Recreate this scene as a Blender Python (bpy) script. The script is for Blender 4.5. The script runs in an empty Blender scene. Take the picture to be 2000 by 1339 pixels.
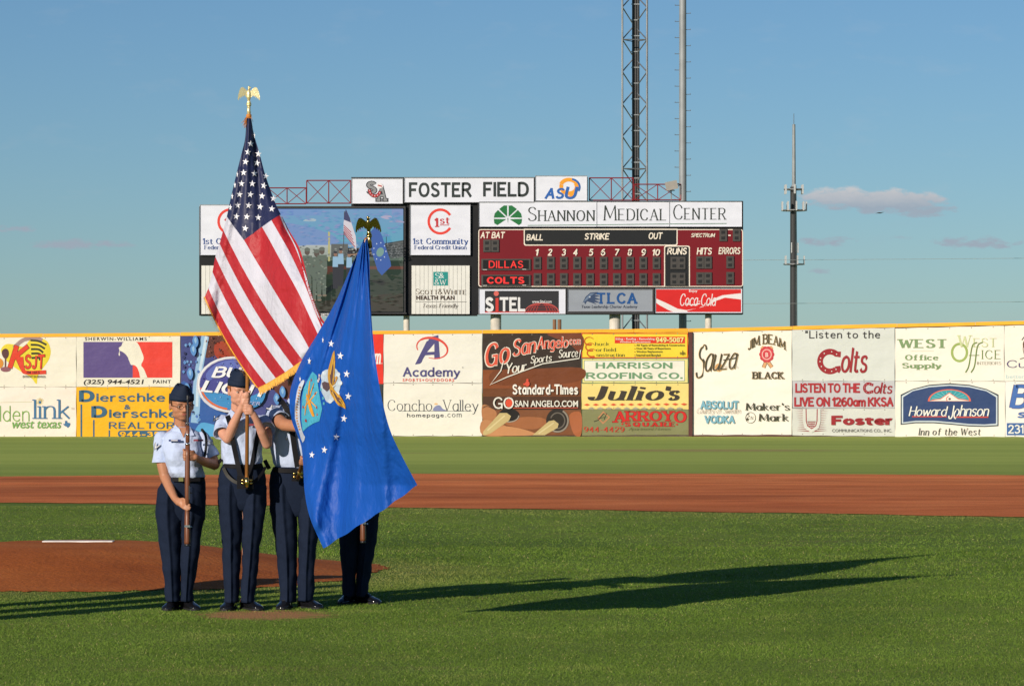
import bpy, bmesh, math, random
import numpy as np
from mathutils import Vector, Matrix, noise

# ------------------------------------------------------------------ camera, sky, sun
scene = bpy.context.scene
F, HC, HY = 6468.0, 1.65, 763.0          # focal length in photo pixels, eye height, horizon row
cam_d = bpy.data.cameras.new('camera')
cam_d.sensor_width = 36.0
cam_d.lens = F * 36.0 / 2000.0
cam_d.shift_y = (HY - 669.5) / 2000.0
cam_d.clip_start = 0.1
cam_d.clip_end = 5000
cam = bpy.data.objects.new('camera', cam_d)
cam.location = (0, 0, HC)
cam.rotation_euler = (math.radians(90), 0, 0)
scene.collection.objects.link(cam)
scene.camera = cam

SUN = Vector((-1.76, -2.45, 1.0)).normalized()      # towards the sun
sun_el = math.asin(SUN.z)
sun_az = math.atan2(SUN.x, SUN.y)
sl = bpy.data.lights.new('sun', 'SUN')
sl.energy = 5.0
sl.angle = math.radians(0.5)
sl.color = (1.0, 0.88, 0.74)
so = bpy.data.objects.new('sun', sl)
so.rotation_euler = (-SUN).to_track_quat('-Z', 'Y').to_euler()
so.location = (-20, -25, 20)
scene.collection.objects.link(so)

scene.view_settings.view_transform = 'Standard'
scene.view_settings.look = 'None'
scene.view_settings.exposure = 0.0
scene.view_settings.gamma = 1.0
scene.view_settings.use_curve_mapping = False
scene.render.engine = 'CYCLES'
scene.cycles.max_bounces = 5
scene.cycles.diffuse_bounces = 3
scene.cycles.glossy_bounces = 3
scene.cycles.transparent_max_bounces = 6

world = bpy.data.worlds.new('World')
scene.world = world
world.use_nodes = True
wn, wl = world.node_tree.nodes, world.node_tree.links
wn.clear()
def N(t, **k):
    n = wn.new(t)
    for a, b in k.items():
        setattr(n, a, b)
    return n
def M(op, a, b=None, c=None):
    n = wn.new('ShaderNodeMath'); n.operation = op
    for i, v in enumerate((a, b, c)):
        if v is None: continue
        if isinstance(v, (int, float)): n.inputs[i].default_value = v
        else: wl.new(v, n.inputs[i])
    return n.outputs[0]
sky = N('ShaderNodeTexSky', sky_type='NISHITA')
sky.sun_disc = False
sky.sun_elevation = sun_el
sky.sun_rotation = sun_az
sky.altitude = 600
sky.air_density = 1.0
sky.dust_density = 0.3
sky.ozone_density = 3.0
tc = N('ShaderNodeTexCoord')
sep = N('ShaderNodeSeparateXYZ')
wl.new(tc.outputs['Generated'], sep.inputs[0])
yy = M('MAXIMUM', sep.outputs[1], 0.02)
az = M('DIVIDE', sep.outputs[0], yy)
el = M('DIVIDE', sep.outputs[2], yy)
front = M('GREATER_THAN', sep.outputs[1], 0.05)
comb = N('ShaderNodeCombineXYZ'); wl.new(az, comb.inputs[0]); wl.new(el, comb.inputs[1])
def cl_noise(sx, sy, detail, seed, rough=0.6):
    m = N('ShaderNodeMapping'); m.inputs['Scale'].default_value = (sx, sy, 1); m.inputs['Location'].default_value = (seed, seed * .37, 0)
    wl.new(comb.outputs[0], m.inputs[0])
    n = N('ShaderNodeTexNoise'); n.inputs['Scale'].default_value = 1; n.inputs['Detail'].default_value = detail
    n.inputs['Roughness'].default_value = rough
    wl.new(m.outputs[0], n.inputs['Vector'])
    return n.outputs[0]
n1 = cl_noise(170, 420, 7, 3.1)
n2 = cl_noise(45, 120, 4, 9.7)
mask = None
# low clouds near the horizon: (azimuth, elevation, half width, half height, weight)
clouds = [(0.0985, .0585, .0125, .0030, 1.1), (0.113, .0572, .0175, .0036, 1.3), (0.125, .0545, .0095, .0022, 0.9), (0.0895, .0580, .005, .0012, .35),
          (-0.131, .0443, .016, .0017, .85), (-0.150, .0490, .007, .0013, .7), (0.0945, .0452, .010, .0017, .75), (0.140, .0448, .015, .0020, .8), (0.0925, .0360, .006, .0013, .6),
          (0.118, .0462, .005, .0009, .3), (-0.22, .05, .02, .003, .7), (0.22, .06, .03, .004, .8), (0.35, .05, .04, .004, .7), (-0.4, .07, .05, .006, .7)]
for a, e, w_, h_, k in clouds:
    dx = M('DIVIDE', M('SUBTRACT', az, a), w_)
    dy = M('DIVIDE', M('SUBTRACT', el, e), h_)
    d2 = M('ADD', M('MULTIPLY', dx, dx), M('MULTIPLY', dy, dy))
    g = M('MULTIPLY', M('MAXIMUM', M('SUBTRACT', 1.0, M('MULTIPLY', d2, 0.55)), 0.0), k)
    mask = g if mask is None else M('MAXIMUM', mask, g)
edge = M('SUBTRACT', M('ADD', mask, M('MULTIPLY', M('SUBTRACT', n1, 0.5), 2.4)), 0.36)
cov = M('MINIMUM', M('MAXIMUM', M('MULTIPLY', edge, 1.6), 0.0), 0.85)
cov = M('MULTIPLY', M('MULTIPLY', cov, M('MINIMUM', M('MULTIPLY', mask, 3.0), 1.0)), front)
wisp = M('MULTIPLY', M('MAXIMUM', M('SUBTRACT', n2, 0.56), 0.0), 0.35)
cov = M('MAXIMUM', cov, M('MULTIPLY', wisp, front))
ccol = N('ShaderNodeMix', data_type='RGBA')
ccol.inputs[6].default_value = (4.9, 5.6, 6.7, 1)
ccol.inputs[7].default_value = (8.6, 8.2, 8.3, 1)
wl.new(M('MINIMUM', M('MAXIMUM', M('MULTIPLY', M('SUBTRACT', M('ADD', el, M('MULTIPLY', n1, .004)), .0573), 170.0), 0.0), 1.0), ccol.inputs[0])
tint = N('ShaderNodeMix', data_type='RGBA', blend_type='MULTIPLY'); tint.inputs[0].default_value = 1
tint.inputs[7].default_value = (0.72, 0.93, 1.13, 1)
wl.new(sky.outputs[0], tint.inputs[6])
smix = N('ShaderNodeMix', data_type='RGBA')
wl.new(cov, smix.inputs[0]); wl.new(tint.outputs[2], smix.inputs[6]); wl.new(ccol.outputs[2], smix.inputs[7])
bg = N('ShaderNodeBackground'); bg.inputs[1].default_value = 0.07
wl.new(smix.outputs[2], bg.inputs[0])
wo = N('ShaderNodeOutputWorld'); wl.new(bg.outputs[0], wo.inputs[0])

# ------------------------------------------------------------------ helpers
random.seed(7)
def P(px, py, D):
    return Vector(((px - 1000) / F * D, D, HC + (HY - py) / F * D))
def lin(c):
    c = c / 255.0
    return c / 12.92 if c <= .04045 else ((c + .055) / 1.055) ** 2.4
def C(r, g, b, k=0.77):
    return (lin(r) * k, lin(g) * k, lin(b) * k)
_mats = {}
def mat(name, col, rough=.7, metal=0, var=.08, scale=8, bump=0, bscale=None, spec=.4, sss=0, emit=None, stretch=None, sheen=0, coords='Object'):
    if name in _mats: return _mats[name]
    m = bpy.data.materials.new(name); m.use_nodes = True
    nt = m.node_tree; b = nt.nodes['Principled BSDF']
    b.inputs['Roughness'].default_value = rough
    b.inputs['Metallic'].default_value = metal
    b.inputs['Specular IOR Level'].default_value = spec
    b.inputs['Base Color'].default_value = (*col, 1)
    t = nt.nodes.new('ShaderNodeTexCoord')
    vec = t.outputs[coords]
    if stretch:
        mp = nt.nodes.new('ShaderNodeMapping'); mp.inputs['Scale'].default_value = stretch
        nt.links.new(vec, mp.inputs[0]); vec = mp.outputs[0]
    if var:
        n = nt.nodes.new('ShaderNodeTexNoise'); n.inputs['Scale'].default_value = scale; n.inputs['Detail'].default_value = 5
        nt.links.new(vec, n.inputs['Vector'])
        r = nt.nodes.new('ShaderNodeMapRange'); r.inputs[1].default_value = .25; r.inputs[2].default_value = .75
        r.inputs[3].default_value = 1 - var; r.inputs[4].default_value = 1 + var
        nt.links.new(n.outputs[0], r.inputs[0])
        mx = nt.nodes.new('ShaderNodeVectorMath'); mx.operation = 'SCALE'; mx.inputs[0].default_value = col
        nt.links.new(r.outputs[0], mx.inputs['Scale']); nt.links.new(mx.outputs[0], b.inputs['Base Color'])
    if bump:
        n = nt.nodes.new('ShaderNodeTexNoise'); n.inputs['Scale'].default_value = bscale or scale * 3; n.inputs['Detail'].default_value = 4
        nt.links.new(vec, n.inputs['Vector'])
        bp = nt.nodes.new('ShaderNodeBump'); bp.inputs['Strength'].default_value = 1; bp.inputs['Distance'].default_value = bump
        nt.links.new(n.outputs[0], bp.inputs['Height']); nt.links.new(bp.outputs[0], b.inputs['Normal'])
    if sss:
        b.inputs['Subsurface Weight'].default_value = sss; b.inputs['Subsurface Radius'].default_value = (.01, .004, .002)
    if sheen: b.inputs['Sheen Weight'].default_value = sheen
    if emit:
        b.inputs['Emission Color'].default_value = (*col, 1); b.inputs['Emission Strength'].default_value = emit
    _mats[name] = m
    return m

COL = scene.collection
LOC = {}
def tag(o, label=None, cat=None, group=None, kind=None):
    if label: o['label'] = label
    if cat: o['category'] = cat
    if group: o['group'] = group
    if kind: o['kind'] = kind
    return o
def empty(name, loc, label=None, cat=None, group=None):
    o = bpy.data.objects.new(name, None); COL.objects.link(o); o.location = loc; o.empty_display_size = .2
    LOC[o.name] = Vector(loc)
    return tag(o, label, cat, group)
def mk(name, verts, faces, mats, parent=None, mi=None, smooth=False, loc=None):
    """links a mesh given in world coordinates"""
    base = Vector((0, 0, 0))
    if parent is not None: base = LOC[parent.name]
    elif loc is not None: base = Vector(loc)
    v = np.array([tuple(p) for p in verts], dtype=float).reshape(-1, 3) - np.array(base)
    me = bpy.data.meshes.new(name); me.from_pydata(v.tolist(), [], faces)
    if not isinstance(mats, (list, tuple)): mats = [mats]
    for m in mats: me.materials.append(m)
    if mi is not None: me.polygons.foreach_set('material_index', mi)
    if smooth: me.polygons.foreach_set('use_smooth', [True] * len(me.polygons))
    me.update()
    o = bpy.data.objects.new(name, me); COL.objects.link(o)
    if parent is not None:
        o.parent = parent; LOC[o.name] = base.copy()
    else:
        o.location = base; LOC[o.name] = base.copy()
    return o
def put(o, parent):
    o.parent = parent; return o
class MB:
    def __init__(s): s.v = []; s.f = []; s.m = []
    def add(s, vs, fs, mi=0):
        n = len(s.v); s.v += [Vector(p) for p in vs]; s.f += [tuple(i + n for i in f) for f in fs]; s.m += [mi] * len(fs); return s
    def box(s, a, b, mi=0):
        x0, y0, z0 = a; x1, y1, z1 = b
        s.add([(x0,y0,z0),(x1,y0,z0),(x1,y1,z0),(x0,y1,z0),(x0,y0,z1),(x1,y0,z1),(x1,y1,z1),(x0,y1,z1)],
              [(0,3,2,1),(4,5,6,7),(0,1,5,4),(1,2,6,5),(2,3,7,6),(3,0,4,7)], mi); return s
    def tube(s, a, b, r0, r1=None, n=10, mi=0, cap=True):
        a, b = Vector(a), Vector(b); r1 = r0 if r1 is None else r1
        d = (b - a); q = d.to_track_quat('Z', 'Y'); vs = []
        for p, r in ((a, r0), (b, r1)):
            for i in range(n):
                t = 2 * math.pi * i / n; vs.append(p + q @ Vector((r * math.cos(t), r * math.sin(t), 0)))
        fs = [(i, (i + 1) % n, n + (i + 1) % n, n + i) for i in range(n)]
        if cap: fs += [tuple(range(n))[::-1], tuple(range(n, 2 * n))]
        s.add(vs, fs, mi); return s
    def loft(s, rings, mi=0, cap=True):
        n = len(rings[0]); vs = [p for r in rings for p in r]; fs = []
        for k in range(len(rings) - 1):
            for i in range(n):
                j = (i + 1) % n; fs.append((k*n+i, k*n+j, (k+1)*n+j, (k+1)*n+i))
        if cap: fs += [tuple(range(n))[::-1], tuple(range((len(rings)-1)*n, len(rings)*n))]
        s.add(vs, fs, mi); return s
    def ell(s, c, r, R=None, n=16, k=10, mi=0):
        c = Vector(c); rings = []
        vs = []; fs = []
        for a in range(1, k):
            ph = math.pi * a / k
            for i in range(n):
                t = 2 * math.pi * i / n
                v = Vector((r[0]*math.sin(ph)*math.cos(t), r[1]*math.sin(ph)*math.sin(t), r[2]*math.cos(ph)))
                vs.append(c + (R @ v if R else v))
        top = Vector((0, 0, r[2])); bot = Vector((0, 0, -r[2]))
        vs += [c + (R @ top if R else top), c + (R @ bot if R else bot)]
        for a in range(k - 2):
            for i in range(n):
                j = (i + 1) % n; fs.append((a*n+i, (a+1)*n+i, (a+1)*n+j, a*n+j))
        T = len(vs) - 2
        for i in range(n):
            j = (i + 1) % n; fs += [(T, i, j), (T+1, (k-2)*n+j, (k-2)*n+i)]
        s.add(vs, fs, mi); return s
    def cap(s, a, ra, b, rb, mi=0, n=12):
        s.tube(a, b, ra, rb, n, mi); s.ell(a, (ra,)*3, None, n, 8, mi); s.ell(b, (rb,)*3, None, n, 8, mi); return s
    def chain(s, pts, mi=0):
        for (a, ra), (b, rb) in zip(pts, pts[1:]): s.cap(a, ra, b, rb, mi)
        return s
    def extrude(s, pts, back, mi=0):
        """front polygon pts (world) extruded by vector back"""
        n = len(pts); back = Vector(back)
        s.add(list(pts) + [Vector(p) + back for p in pts],
              [tuple(range(n)), tuple(range(2*n-1, n-1, -1))] + [(i, i+n, (i+1) % n + n, (i+1) % n) for i in range(n)], mi); return s
    def build(s, name, mats, parent=None, smooth=False, loc=None):
        return mk(name, s.v, s.f, mats, parent, s.m, smooth, loc)
def catmull(pts, sub=5, closed=False):
    pts = [Vector(p) for p in pts]; n = len(pts); out = []
    rng = range(n) if closed else range(n - 1)
    for i in rng:
        p1, p2 = pts[i], pts[(i+1) % n]
        p0 = pts[(i-1) % n] if closed or i > 0 else p1 * 2 - p2
        p3 = pts[(i+2) % n] if closed or i < n - 2 else p2 * 2 - p1
        for k in range(sub):
            t = k / sub
            out.append(0.5 * ((2*p1) + (p2-p0)*t + (2*p0-5*p1+4*p2-p3)*t*t + (3*p1-p0-3*p2+p3)*t*t*t))
    if not closed: out.append(pts[-1])
    return out
def interp(x, tab):
    if x <= tab[0][0]: return tab[0][1]
    for (a, b), (c, d) in zip(tab, tab[1:]):
        if x <= c: return b + (d - b) * (x - a) / (c - a)
    return tab[-1][1]

# ------------------------------------------------------------------ lettering
GL = {
'A':"0,0 3.6,10 7.2,0;1.2,3.5 6,3.5",'B':"0,0 0,10;~0,10 3.8,10 5.7,8.9 5.8,6.8 4,5.4 0,5.4;~0,5.4 4.3,5.4 6.3,4 6.4,1.6 4.3,0 0,0",
'C':"~7,7.6 6,9.3 3.9,10 1.3,8.7 0,5 1.3,1.3 3.9,0 6,.6 7,2.3",'D':"0,0 0,10;~0,10 3.5,10 6.2,8.4 7.1,5 6.2,1.6 3.5,0 0,0",
'E':"0,0 0,10;0,10 5.6,10;0,5.2 4.4,5.2;0,0 5.8,0",'F':"0,0 0,10;0,10 5.6,10;0,5 4.4,5",
'G':"~7,7.6 6,9.3 3.9,10 1.3,8.7 0,5 1.3,1.3 3.9,0 6,.6 7,2;7,0 7,4.3;4.4,4.3 7,4.3",'H':"0,0 0,10;6.6,0 6.6,10;0,5.2 6.6,5.2",
'I':"0,0 0,10",'J':"~4,10 4,3 3.3,.7 1.8,0 .5,.6 0,2.2",'K':"0,0 0,10;0,4 6,10;1.8,5.6 6.6,0",'L':"0,10 0,0;0,0 5.4,0",
'M':"0,0 .6,10 4.4,1.5 8.2,10 8.8,0",'N':"0,0 0,10 6.8,0 6.8,10",'O':"~3.9,10 1.2,8.7 0,5 1.2,1.3 3.9,0 6.6,1.3 7.8,5 6.6,8.7 3.9,10",
'P':"0,0 0,10;~0,10 4,10 6,8.9 6.2,7 4.8,5 0,4.7",'Q':"~3.9,10 1.2,8.7 0,5 1.2,1.3 3.9,0 6.6,1.3 7.8,5 6.6,8.7 3.9,10;4.4,2.6 7.6,-1",
'R':"0,0 0,10;~0,10 4,10 6,8.9 6,6.6 4,5.1 0,4.9;3.2,5 6.8,0",'S':"~5.8,8.3 4.6,9.7 2.8,10 .9,9.2 .4,7.4 1.6,5.9 3.4,5.1 5.3,4 6,2.4 5.2,.7 3,0 1.2,.4 0,1.9",
'T':"3.5,0 3.5,10;0,10 7,10",'U':"~0,10 0,3.2 1,.8 3.3,0 5.6,.8 6.6,3.2 6.6,10",'V':"0,10 3.5,0 7,10",'W':"0,10 2.7,0 5.2,9 7.7,0 10.4,10",
'X':"0,10 6.6,0;0,0 6.6,10",'Y':"0,10 3.4,4.8 6.8,10;3.4,4.8 3.4,0",'Z':"0,10 6.2,10 0,0 6.4,0",
'a':"~4.9,5.2 3.7,6.4 2.2,6.5 .4,5 0,3.1 .5,1.1 2.1,0 3.6,.3 4.9,1.6;5,6.4 5,0",'b':"0,10 0,0;~0,1.5 1.5,.1 3.2,0 4.9,1.5 5.3,3.3 4.9,5 3.2,6.5 1.5,6.4 0,5",
'c':"~5,5.2 3.9,6.4 2.5,6.5 .7,5.4 0,3.2 .7,1.1 2.5,0 3.9,.1 5,1.3",'d':"5.2,10 5.2,0;~5.2,5 3.7,6.4 2,6.5 .4,5 0,3.3 .4,1.5 2,0 3.7,.1 5.2,1.5",
'e':"0.1,3.5 5.2,3.5;~5.2,3.5 4.6,5.6 2.7,6.5 .8,5.4 0,3.2 .8,1 2.8,0 4.3,.2 5.2,1.3",'f':"~4.4,9.3 3.5,10 2.3,9.6 1.8,8 1.8,6;1.8,6.2 1.8,0;0,6.3 3.8,6.3",
'g':"~5,5.2 3.7,6.4 2.1,6.5 .4,5 0,3.3 .4,1.5 2,0 3.6,.3 5,1.6;~5.1,6.5 5.1,-1 4.3,-2.7 2.6,-3.1 .4,-2.4",'h':"0,10 0,0;~0,4.6 1.3,6.1 3,6.5 4.5,5.8 4.9,4;4.9,4.2 4.9,0",
'i':"0,6.4 0,0;0,8.3 0,9.3",'j':"~1.5,6.4 1.5,-1.2 .9,-2.7 -.4,-3;1.5,8.3 1.5,9.3",'k':"0,10 0,0;0,2.6 4.4,6.4;1.4,3.8 4.9,0",'l':"0,10 0,0",
'm':"0,6.4 0,0;~0,4.6 1.2,6.1 2.6,6.5 3.8,5.8 4.1,4;4.1,4.2 4.1,0;~4.1,4.6 5.3,6.1 6.7,6.5 7.9,5.8 8.2,4;8.2,4.2 8.2,0",'n':"0,6.4 0,0;~0,4.6 1.3,6.1 3,6.5 4.5,5.8 4.9,4;4.9,4.2 4.9,0",
'o':"~2.8,6.5 .8,5.5 0,3.2 .8,1 2.8,0 4.8,1 5.6,3.2 4.8,5.5 2.8,6.5",'p':"0,6.4 0,-3.2;~0,1.5 1.5,.1 3.2,0 4.9,1.5 5.3,3.3 4.9,5 3.2,6.5 1.5,6.4 0,5",
'q':"5.2,6.4 5.2,-3.2;~5.2,5 3.7,6.4 2,6.5 .4,5 0,3.3 .4,1.5 2,0 3.7,.1 5.2,1.5",'r':"0,6.4 0,0;~0,4.2 1,5.9 2.3,6.5 3.5,6.2",
's':"~4.4,5.4 3.4,6.4 2,6.5 .6,5.9 .4,4.6 1.6,3.6 3.2,3.1 4.4,2.2 4.3,.8 2.9,0 1.2,.1 0,1.2",'t':"~1.6,8.8 1.6,1.5 2.1,.3 3.2,0 4.1,.5;0,6.3 3.8,6.3",
'u':"~0,6.4 0,2.2 .6,.5 2,0 3.5,.4 4.9,1.8;4.9,6.4 4.9,0",'v':"0,6.4 2.6,0 5.2,6.4",'w':"0,6.4 2,0 4,5.8 6,0 8,6.4",'x':"0,6.4 4.9,0;0,0 4.9,6.4",
'y':"0,6.4 2.7,.3;~5.3,6.4 2.7,.3 1.6,-2.2 .6,-3 -.4,-2.9",'z':"0,6.3 4.6,6.3 0,.1 4.8,.1",
'0':"~3,10 .8,8.6 0,5 .8,1.4 3,0 5.2,1.4 6,5 5.2,8.6 3,10",'1':"0,7.8 2.2,10 2.2,0",'2':"~.2,7.6 .9,9.4 2.9,10 5,9.2 5.5,7.2 4,4.6 0,.1;0,0 5.8,0",
'3':"~.2,8.4 1.4,9.8 3.2,10 5,9 5.1,6.8 3.8,5.5 2.2,5.3;~2.2,5.3 4.6,5 5.8,3.2 5.2,1 3,0 1.2,.3 0,1.6",'4':"4.4,0 4.4,10 0,3 6,3",
'5':"5,10 1,10 .6,5.6;~.6,5.6 2.6,6.3 4.8,5.6 5.8,3.4 5,1 2.8,0 1,.4 0,1.4",'6':"~5,9.3 3.4,10 1.4,8.8 .2,5.8 .1,3 1,.8 3,0 5,.9 5.8,3 5,5.2 3.2,6 1.2,5.2 .2,3.4",
'7':"0,10 5.8,10 2,0",'8':"~3,10 1.1,9.3 .5,7.6 1.4,6 3,5.3 4.6,4.6 5.7,2.7 5,.8 3,0 1,.8 .3,2.7 1.4,4.6 3,5.3 4.6,6 5.5,7.6 4.9,9.3 3,10",
'9':"~.8,.7 2.4,0 4.4,1.2 5.6,4.2 5.7,7 4.8,9.2 2.8,10 .8,9.1 0,7 .8,4.8 2.6,4 4.6,4.8 5.6,6.6",
'-':"0,3.6 2.8,3.6",'.':"0,0 0,1.2","'":"0,10 0,7.4",'"':"0,10 0,7.4;1.8,10 1.8,7.4",'+':"0,4 4,4;2,2 2,6",'&':"~6.6,0 1.8,6.6 1.4,8.4 2.6,9.9 4.1,9 3.8,7 1,4.6 .2,2.2 1.4,.2 3.6,.2 6.2,4.4",
',':"0,1 0,-1",
}
def sk_quads(s, thick, thin, serif=0, slant=0, gap=1.9, smallcaps=False):
    """skeleton letters drawn with a broad pen: list of 2D quads"""
    out = []; x = 0
    for ch in s:
        if ch == ' ': x += 4.2 if gap > 1.2 else 3; continue
        sc = 1.0
        key = ch
        if smallcaps and ch.islower(): key = ch.upper(); sc = .76
        g = GL.get(key)
        if g is None: continue
        xs = []
        for st in g.split(';'):
            sm = st[0] == '~'
            pts = [Vector((float(a) * sc, float(b) * sc)) for a, b in (p.split(',') for p in st.lstrip('~').split())]
            xs += [p.x for p in pts]
            raw = pts
            if sm: pts = [Vector((p.x, p.y)) for p in catmull([p.to_3d() for p in pts], 4)]
            W = []
            sh = lambda p: Vector((p.x + x + slant * p.y, p.y))
            q = [sh(p) for p in pts]
            if sm:
                L = []; R = []
                for i, p in enumerate(q):
                    d = q[min(i+1, len(q)-1)] - q[max(i-1, 0)]
                    if d.length < 1e-6: d = Vector((1, 0))
                    d.normalize(); hw = (thin + (thick - thin) * abs(d.y) ** 1.3) / 2; nn = Vector((-d.y, d.x))
                    L.append(p + nn * hw); R.append(p - nn * hw)
                for i in range(len(q) - 1): out.append(('j', [R[i], R[i+1], L[i+1], L[i]]))
                out.append(('e', None))
            else:
                for a, b in zip(q, q[1:]):
                    d = (b - a); 
                    if d.length < 1e-6: continue
                    d.normalize(); up = abs(d.y)
                    hw = (thin + (thick - thin) * up ** 1.3) / 2
                    if serif and d.y > .3 and abs(d.x) > .2 and key in 'AVWMYvwyXxN' : hw = (thin * 1.2) / 2 if (d.y > 0) else hw
                    nn = Vector((-d.y, d.x)); e = d * (thin * .35)
                    if thick == thin: e = d * (thick * .42)
                    out.append(('q', [a - e - nn*hw, b + e - nn*hw, b + e + nn*hw, a - e + nn*hw]))
                if serif:
                    for end, other in ((raw[0], raw[1]), (raw[-1], raw[-2])):
                        if abs(end.y - other.y) > 1.5 and abs(end.x - other.x) < abs(end.y - other.y) * .9 and key not in "-.'\"+&":
                            if abs(end.y) < .6 or abs(end.y - 10*sc) < .3 or abs(end.y - 6.4) < .3 or abs(end.y + 3.2) < .3:
                                e = sh(end); hw = thick * .5 + serif
                                if key.islower() and end.y > 3 and not sm: a0, a1 = e.x - hw, e.x
                                else: a0, a1 = e.x - hw, e.x + hw
                                t2 = thin * .5
                                out.append(('q', [Vector((a0, e.y-t2)), Vector((a1, e.y-t2)), Vector((a1, e.y+t2)), Vector((a0, e.y+t2))]))
        x += max(xs) + gap + thick * .5
    return out
_tc = {}
def gill(s, bold, sp):
    k = (s, bold, sp)
    if k not in _tc:
        cu = bpy.data.curves.new('lettering', 'FONT'); cu.body = s; cu.offset = bold; cu.resolution_u = 4; cu.space_character = sp
        o = bpy.data.objects.new('lettering', cu); me = o.to_mesh()
        V = [(v.co.x, v.co.y) for v in me.vertices]; Fc = [tuple(p.vertices) for p in me.polygons]
        o.to_mesh_clear(); bpy.data.objects.remove(o); bpy.data.curves.remove(cu)
        _tc[k] = (V, Fc)
    return _tc[k]
def pmat(col, emit=None, tagname='print'):
    key = '%s_%02x%02x%02x' % (tagname, *[int(max(0, min(255, c))) for c in col])
    if emit:
        m = mat(key + '_lit', C(*col, 1.0), .4, var=0, emit=emit); m.node_tree.nodes['Principled BSDF'].inputs['Base Color'].default_value = (.015, .015, .016, 1); return m
    if tagname == 'vinyl': return mat(key, C(*col), .42, var=.05, scale=.6, bump=.045, bscale=.9, stretch=(1, 1, 1.7), spec=.35)
    return mat(key, C(*col), .45, var=.06, scale=2.0, bump=.045 if tagname == 'print' else 0, bscale=.9, stretch=(1, 1, 1.7), spec=.3)
class Dec:
    """flat print in photo coordinates laid on a surface given by mapf(px, py, off)"""
    def __init__(s, mapf, reg=(0, 0, 1.0), base=.027, emit=None, tagname='print'):
        s.mapf, s.reg, s.off, s.emit, s.tn = mapf, reg, base, emit, tagname
        s.v = []; s.f = []; s.m = []; s.cols = []
    def px(s, u, v): return (s.reg[0] + u / s.reg[2], s.reg[1] + v / s.reg[2])
    def mi(s, col):
        if col not in s.cols: s.cols.append(col)
        return s.cols.index(col)
    def raw(s, pts, faces, col, off=None):
        n = len(s.v); o = s.off if off is None else off
        for p in pts: s.v.append(s.mapf(*s.px(p[0], p[1]), o))
        k = s.mi(col)
        for f in faces: s.f.append(tuple(i + n for i in f)); s.m.append(k)
    def step(s, d=.0008): s.off += d; return s
    def poly(s, pts, col): s.step(); s.raw(pts, [tuple(range(len(pts)))], col); return s
    def spoly(s, pts, col, sub=4): return s.poly([(p.x, p.y) for p in catmull([Vector((a, b, 0)) for a, b in pts], sub, True)], col)
    def rect(s, u0, v0, u1, v1, col): return s.poly([(u0, v0), (u0, v1), (u1, v1), (u1, v0)], col)
    def ell(s, u, v, a, b, col, n=28, rot=0):
        c, si = math.cos(rot), math.sin(rot)
        return s.poly([(u + a*math.cos(t)*c - b*math.sin(t)*si, v + a*math.cos(t)*si + b*math.sin(t)*c) for t in [2*math.pi*i/n for i in range(n)]], col)
    def arc(s, u, v, a, b, t0, t1, w, col, n=24, w1=None, rot=0):
        c, si = math.cos(rot), math.sin(rot); w1 = w if w1 is None else w1; pts = []
        for i in range(n + 1):
            t = math.radians(t0 + (t1 - t0) * i / n); x, y = a*math.cos(t), b*math.sin(t); ww = (w + (w1 - w) * i / n) / 2
            for sg in (1, -1):
                X, Y = (a + sg*ww)*math.cos(t), (b + sg*ww)*math.sin(t); pts.append((u + X*c - Y*si, v + X*si + Y*c))
        s.step(); s.raw(pts, [(2*i, 2*i+2, 2*i+3, 2*i+1) for i in range(n)], col); return s
    def line(s, pts, w, col, smooth=False, w1=None):
        if smooth: pts = [(p.x, p.y) for p in catmull([Vector((a, b, 0)) for a, b in pts], 6)]
        pv = [Vector(p) for p in pts]; out = []; n = len(pv)
        for i, p in enumerate(pv):
            d = (pv[min(i+1, n-1)] - pv[max(i-1, 0)]); d.normalize(); nn = Vector((-d.y, d.x)) * ((w if w1 is None else w + (w1 - w) * i / max(1, n-1)) / 2)
            out += [p + nn, p - nn]
        s.step(); s.raw(out, [(2*i, 2*i+1, 2*i+3, 2*i+2) for i in range(n-1)], col); return s
    def text(s, t, box, col, font='g', bold=.0, shear=0, warp=None, thick=1.3, thin=None, serif=.9, gap=1.9, caps=False, out=None, sp=1.0, rise=0):
        """box in region units: u0, v0 (top), u1, v1 (bottom)"""
        u0, v0, u1, v1 = box
        if out: s.text(t, (u0-out[1]*.6, v0-out[1]*.6, u1+out[1]*.6, v1+out[1]*.6), out[0], font, min(.03, bold+.015), shear, warp, thick+out[1]*10/(v1-v0)*.9, (thin if thin is not None else thick)+out[1]*10/(v1-v0)*.9, serif, gap, caps, None, sp, rise)
        s.step()
        if font == 'g':
            V, Fc = gill(t, bold, sp); pts = [(x + shear * y, y) for x, y in V]; offs = None
        else:
            if thin is None: thin = {'f': thick * .4, 'c': thick * .45, 's': thick}[font]
            q = sk_quads(t, thick, thin, serif if font == 'f' else 0, shear, gap, caps)
            pts = []; Fc = []; offs = []; k = 0; lay = 0
            for kind, ps in q:
                if kind == 'e': lay += 1; continue
                n = len(pts); pts += [(p.x, p.y) for p in ps]; Fc.append((n, n+1, n+2, n+3))
                if kind == 'q': lay += 1
                offs += [(lay % 9) * .0003] * 4
        if not pts: return s
        xs = [p[0] for p in pts]; ys = [p[1] for p in pts]; X0, X1, Y0, Y1 = min(xs), max(xs), min(ys), max(ys)
        n = len(s.v)
        for i, (x, y) in enumerate(pts):
            a = (x - X0) / (X1 - X0); b = (y - Y0) / (Y1 - Y0)
            u = u0 + a * (u1 - u0); v = v1 + b * (v0 - v1) - rise * a
            if warp: u, v = warp(u, v, a, b)
            s.v.append(s.mapf(*s.px(u, v), s.off + (offs[i] if offs else 0)))
        k = s.mi(col)
        for f in Fc: s.f.append(tuple(i + n for i in f)); s.m.append(k)
        s.off += .0026 if font != 'g' else .0004
        return s
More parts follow.
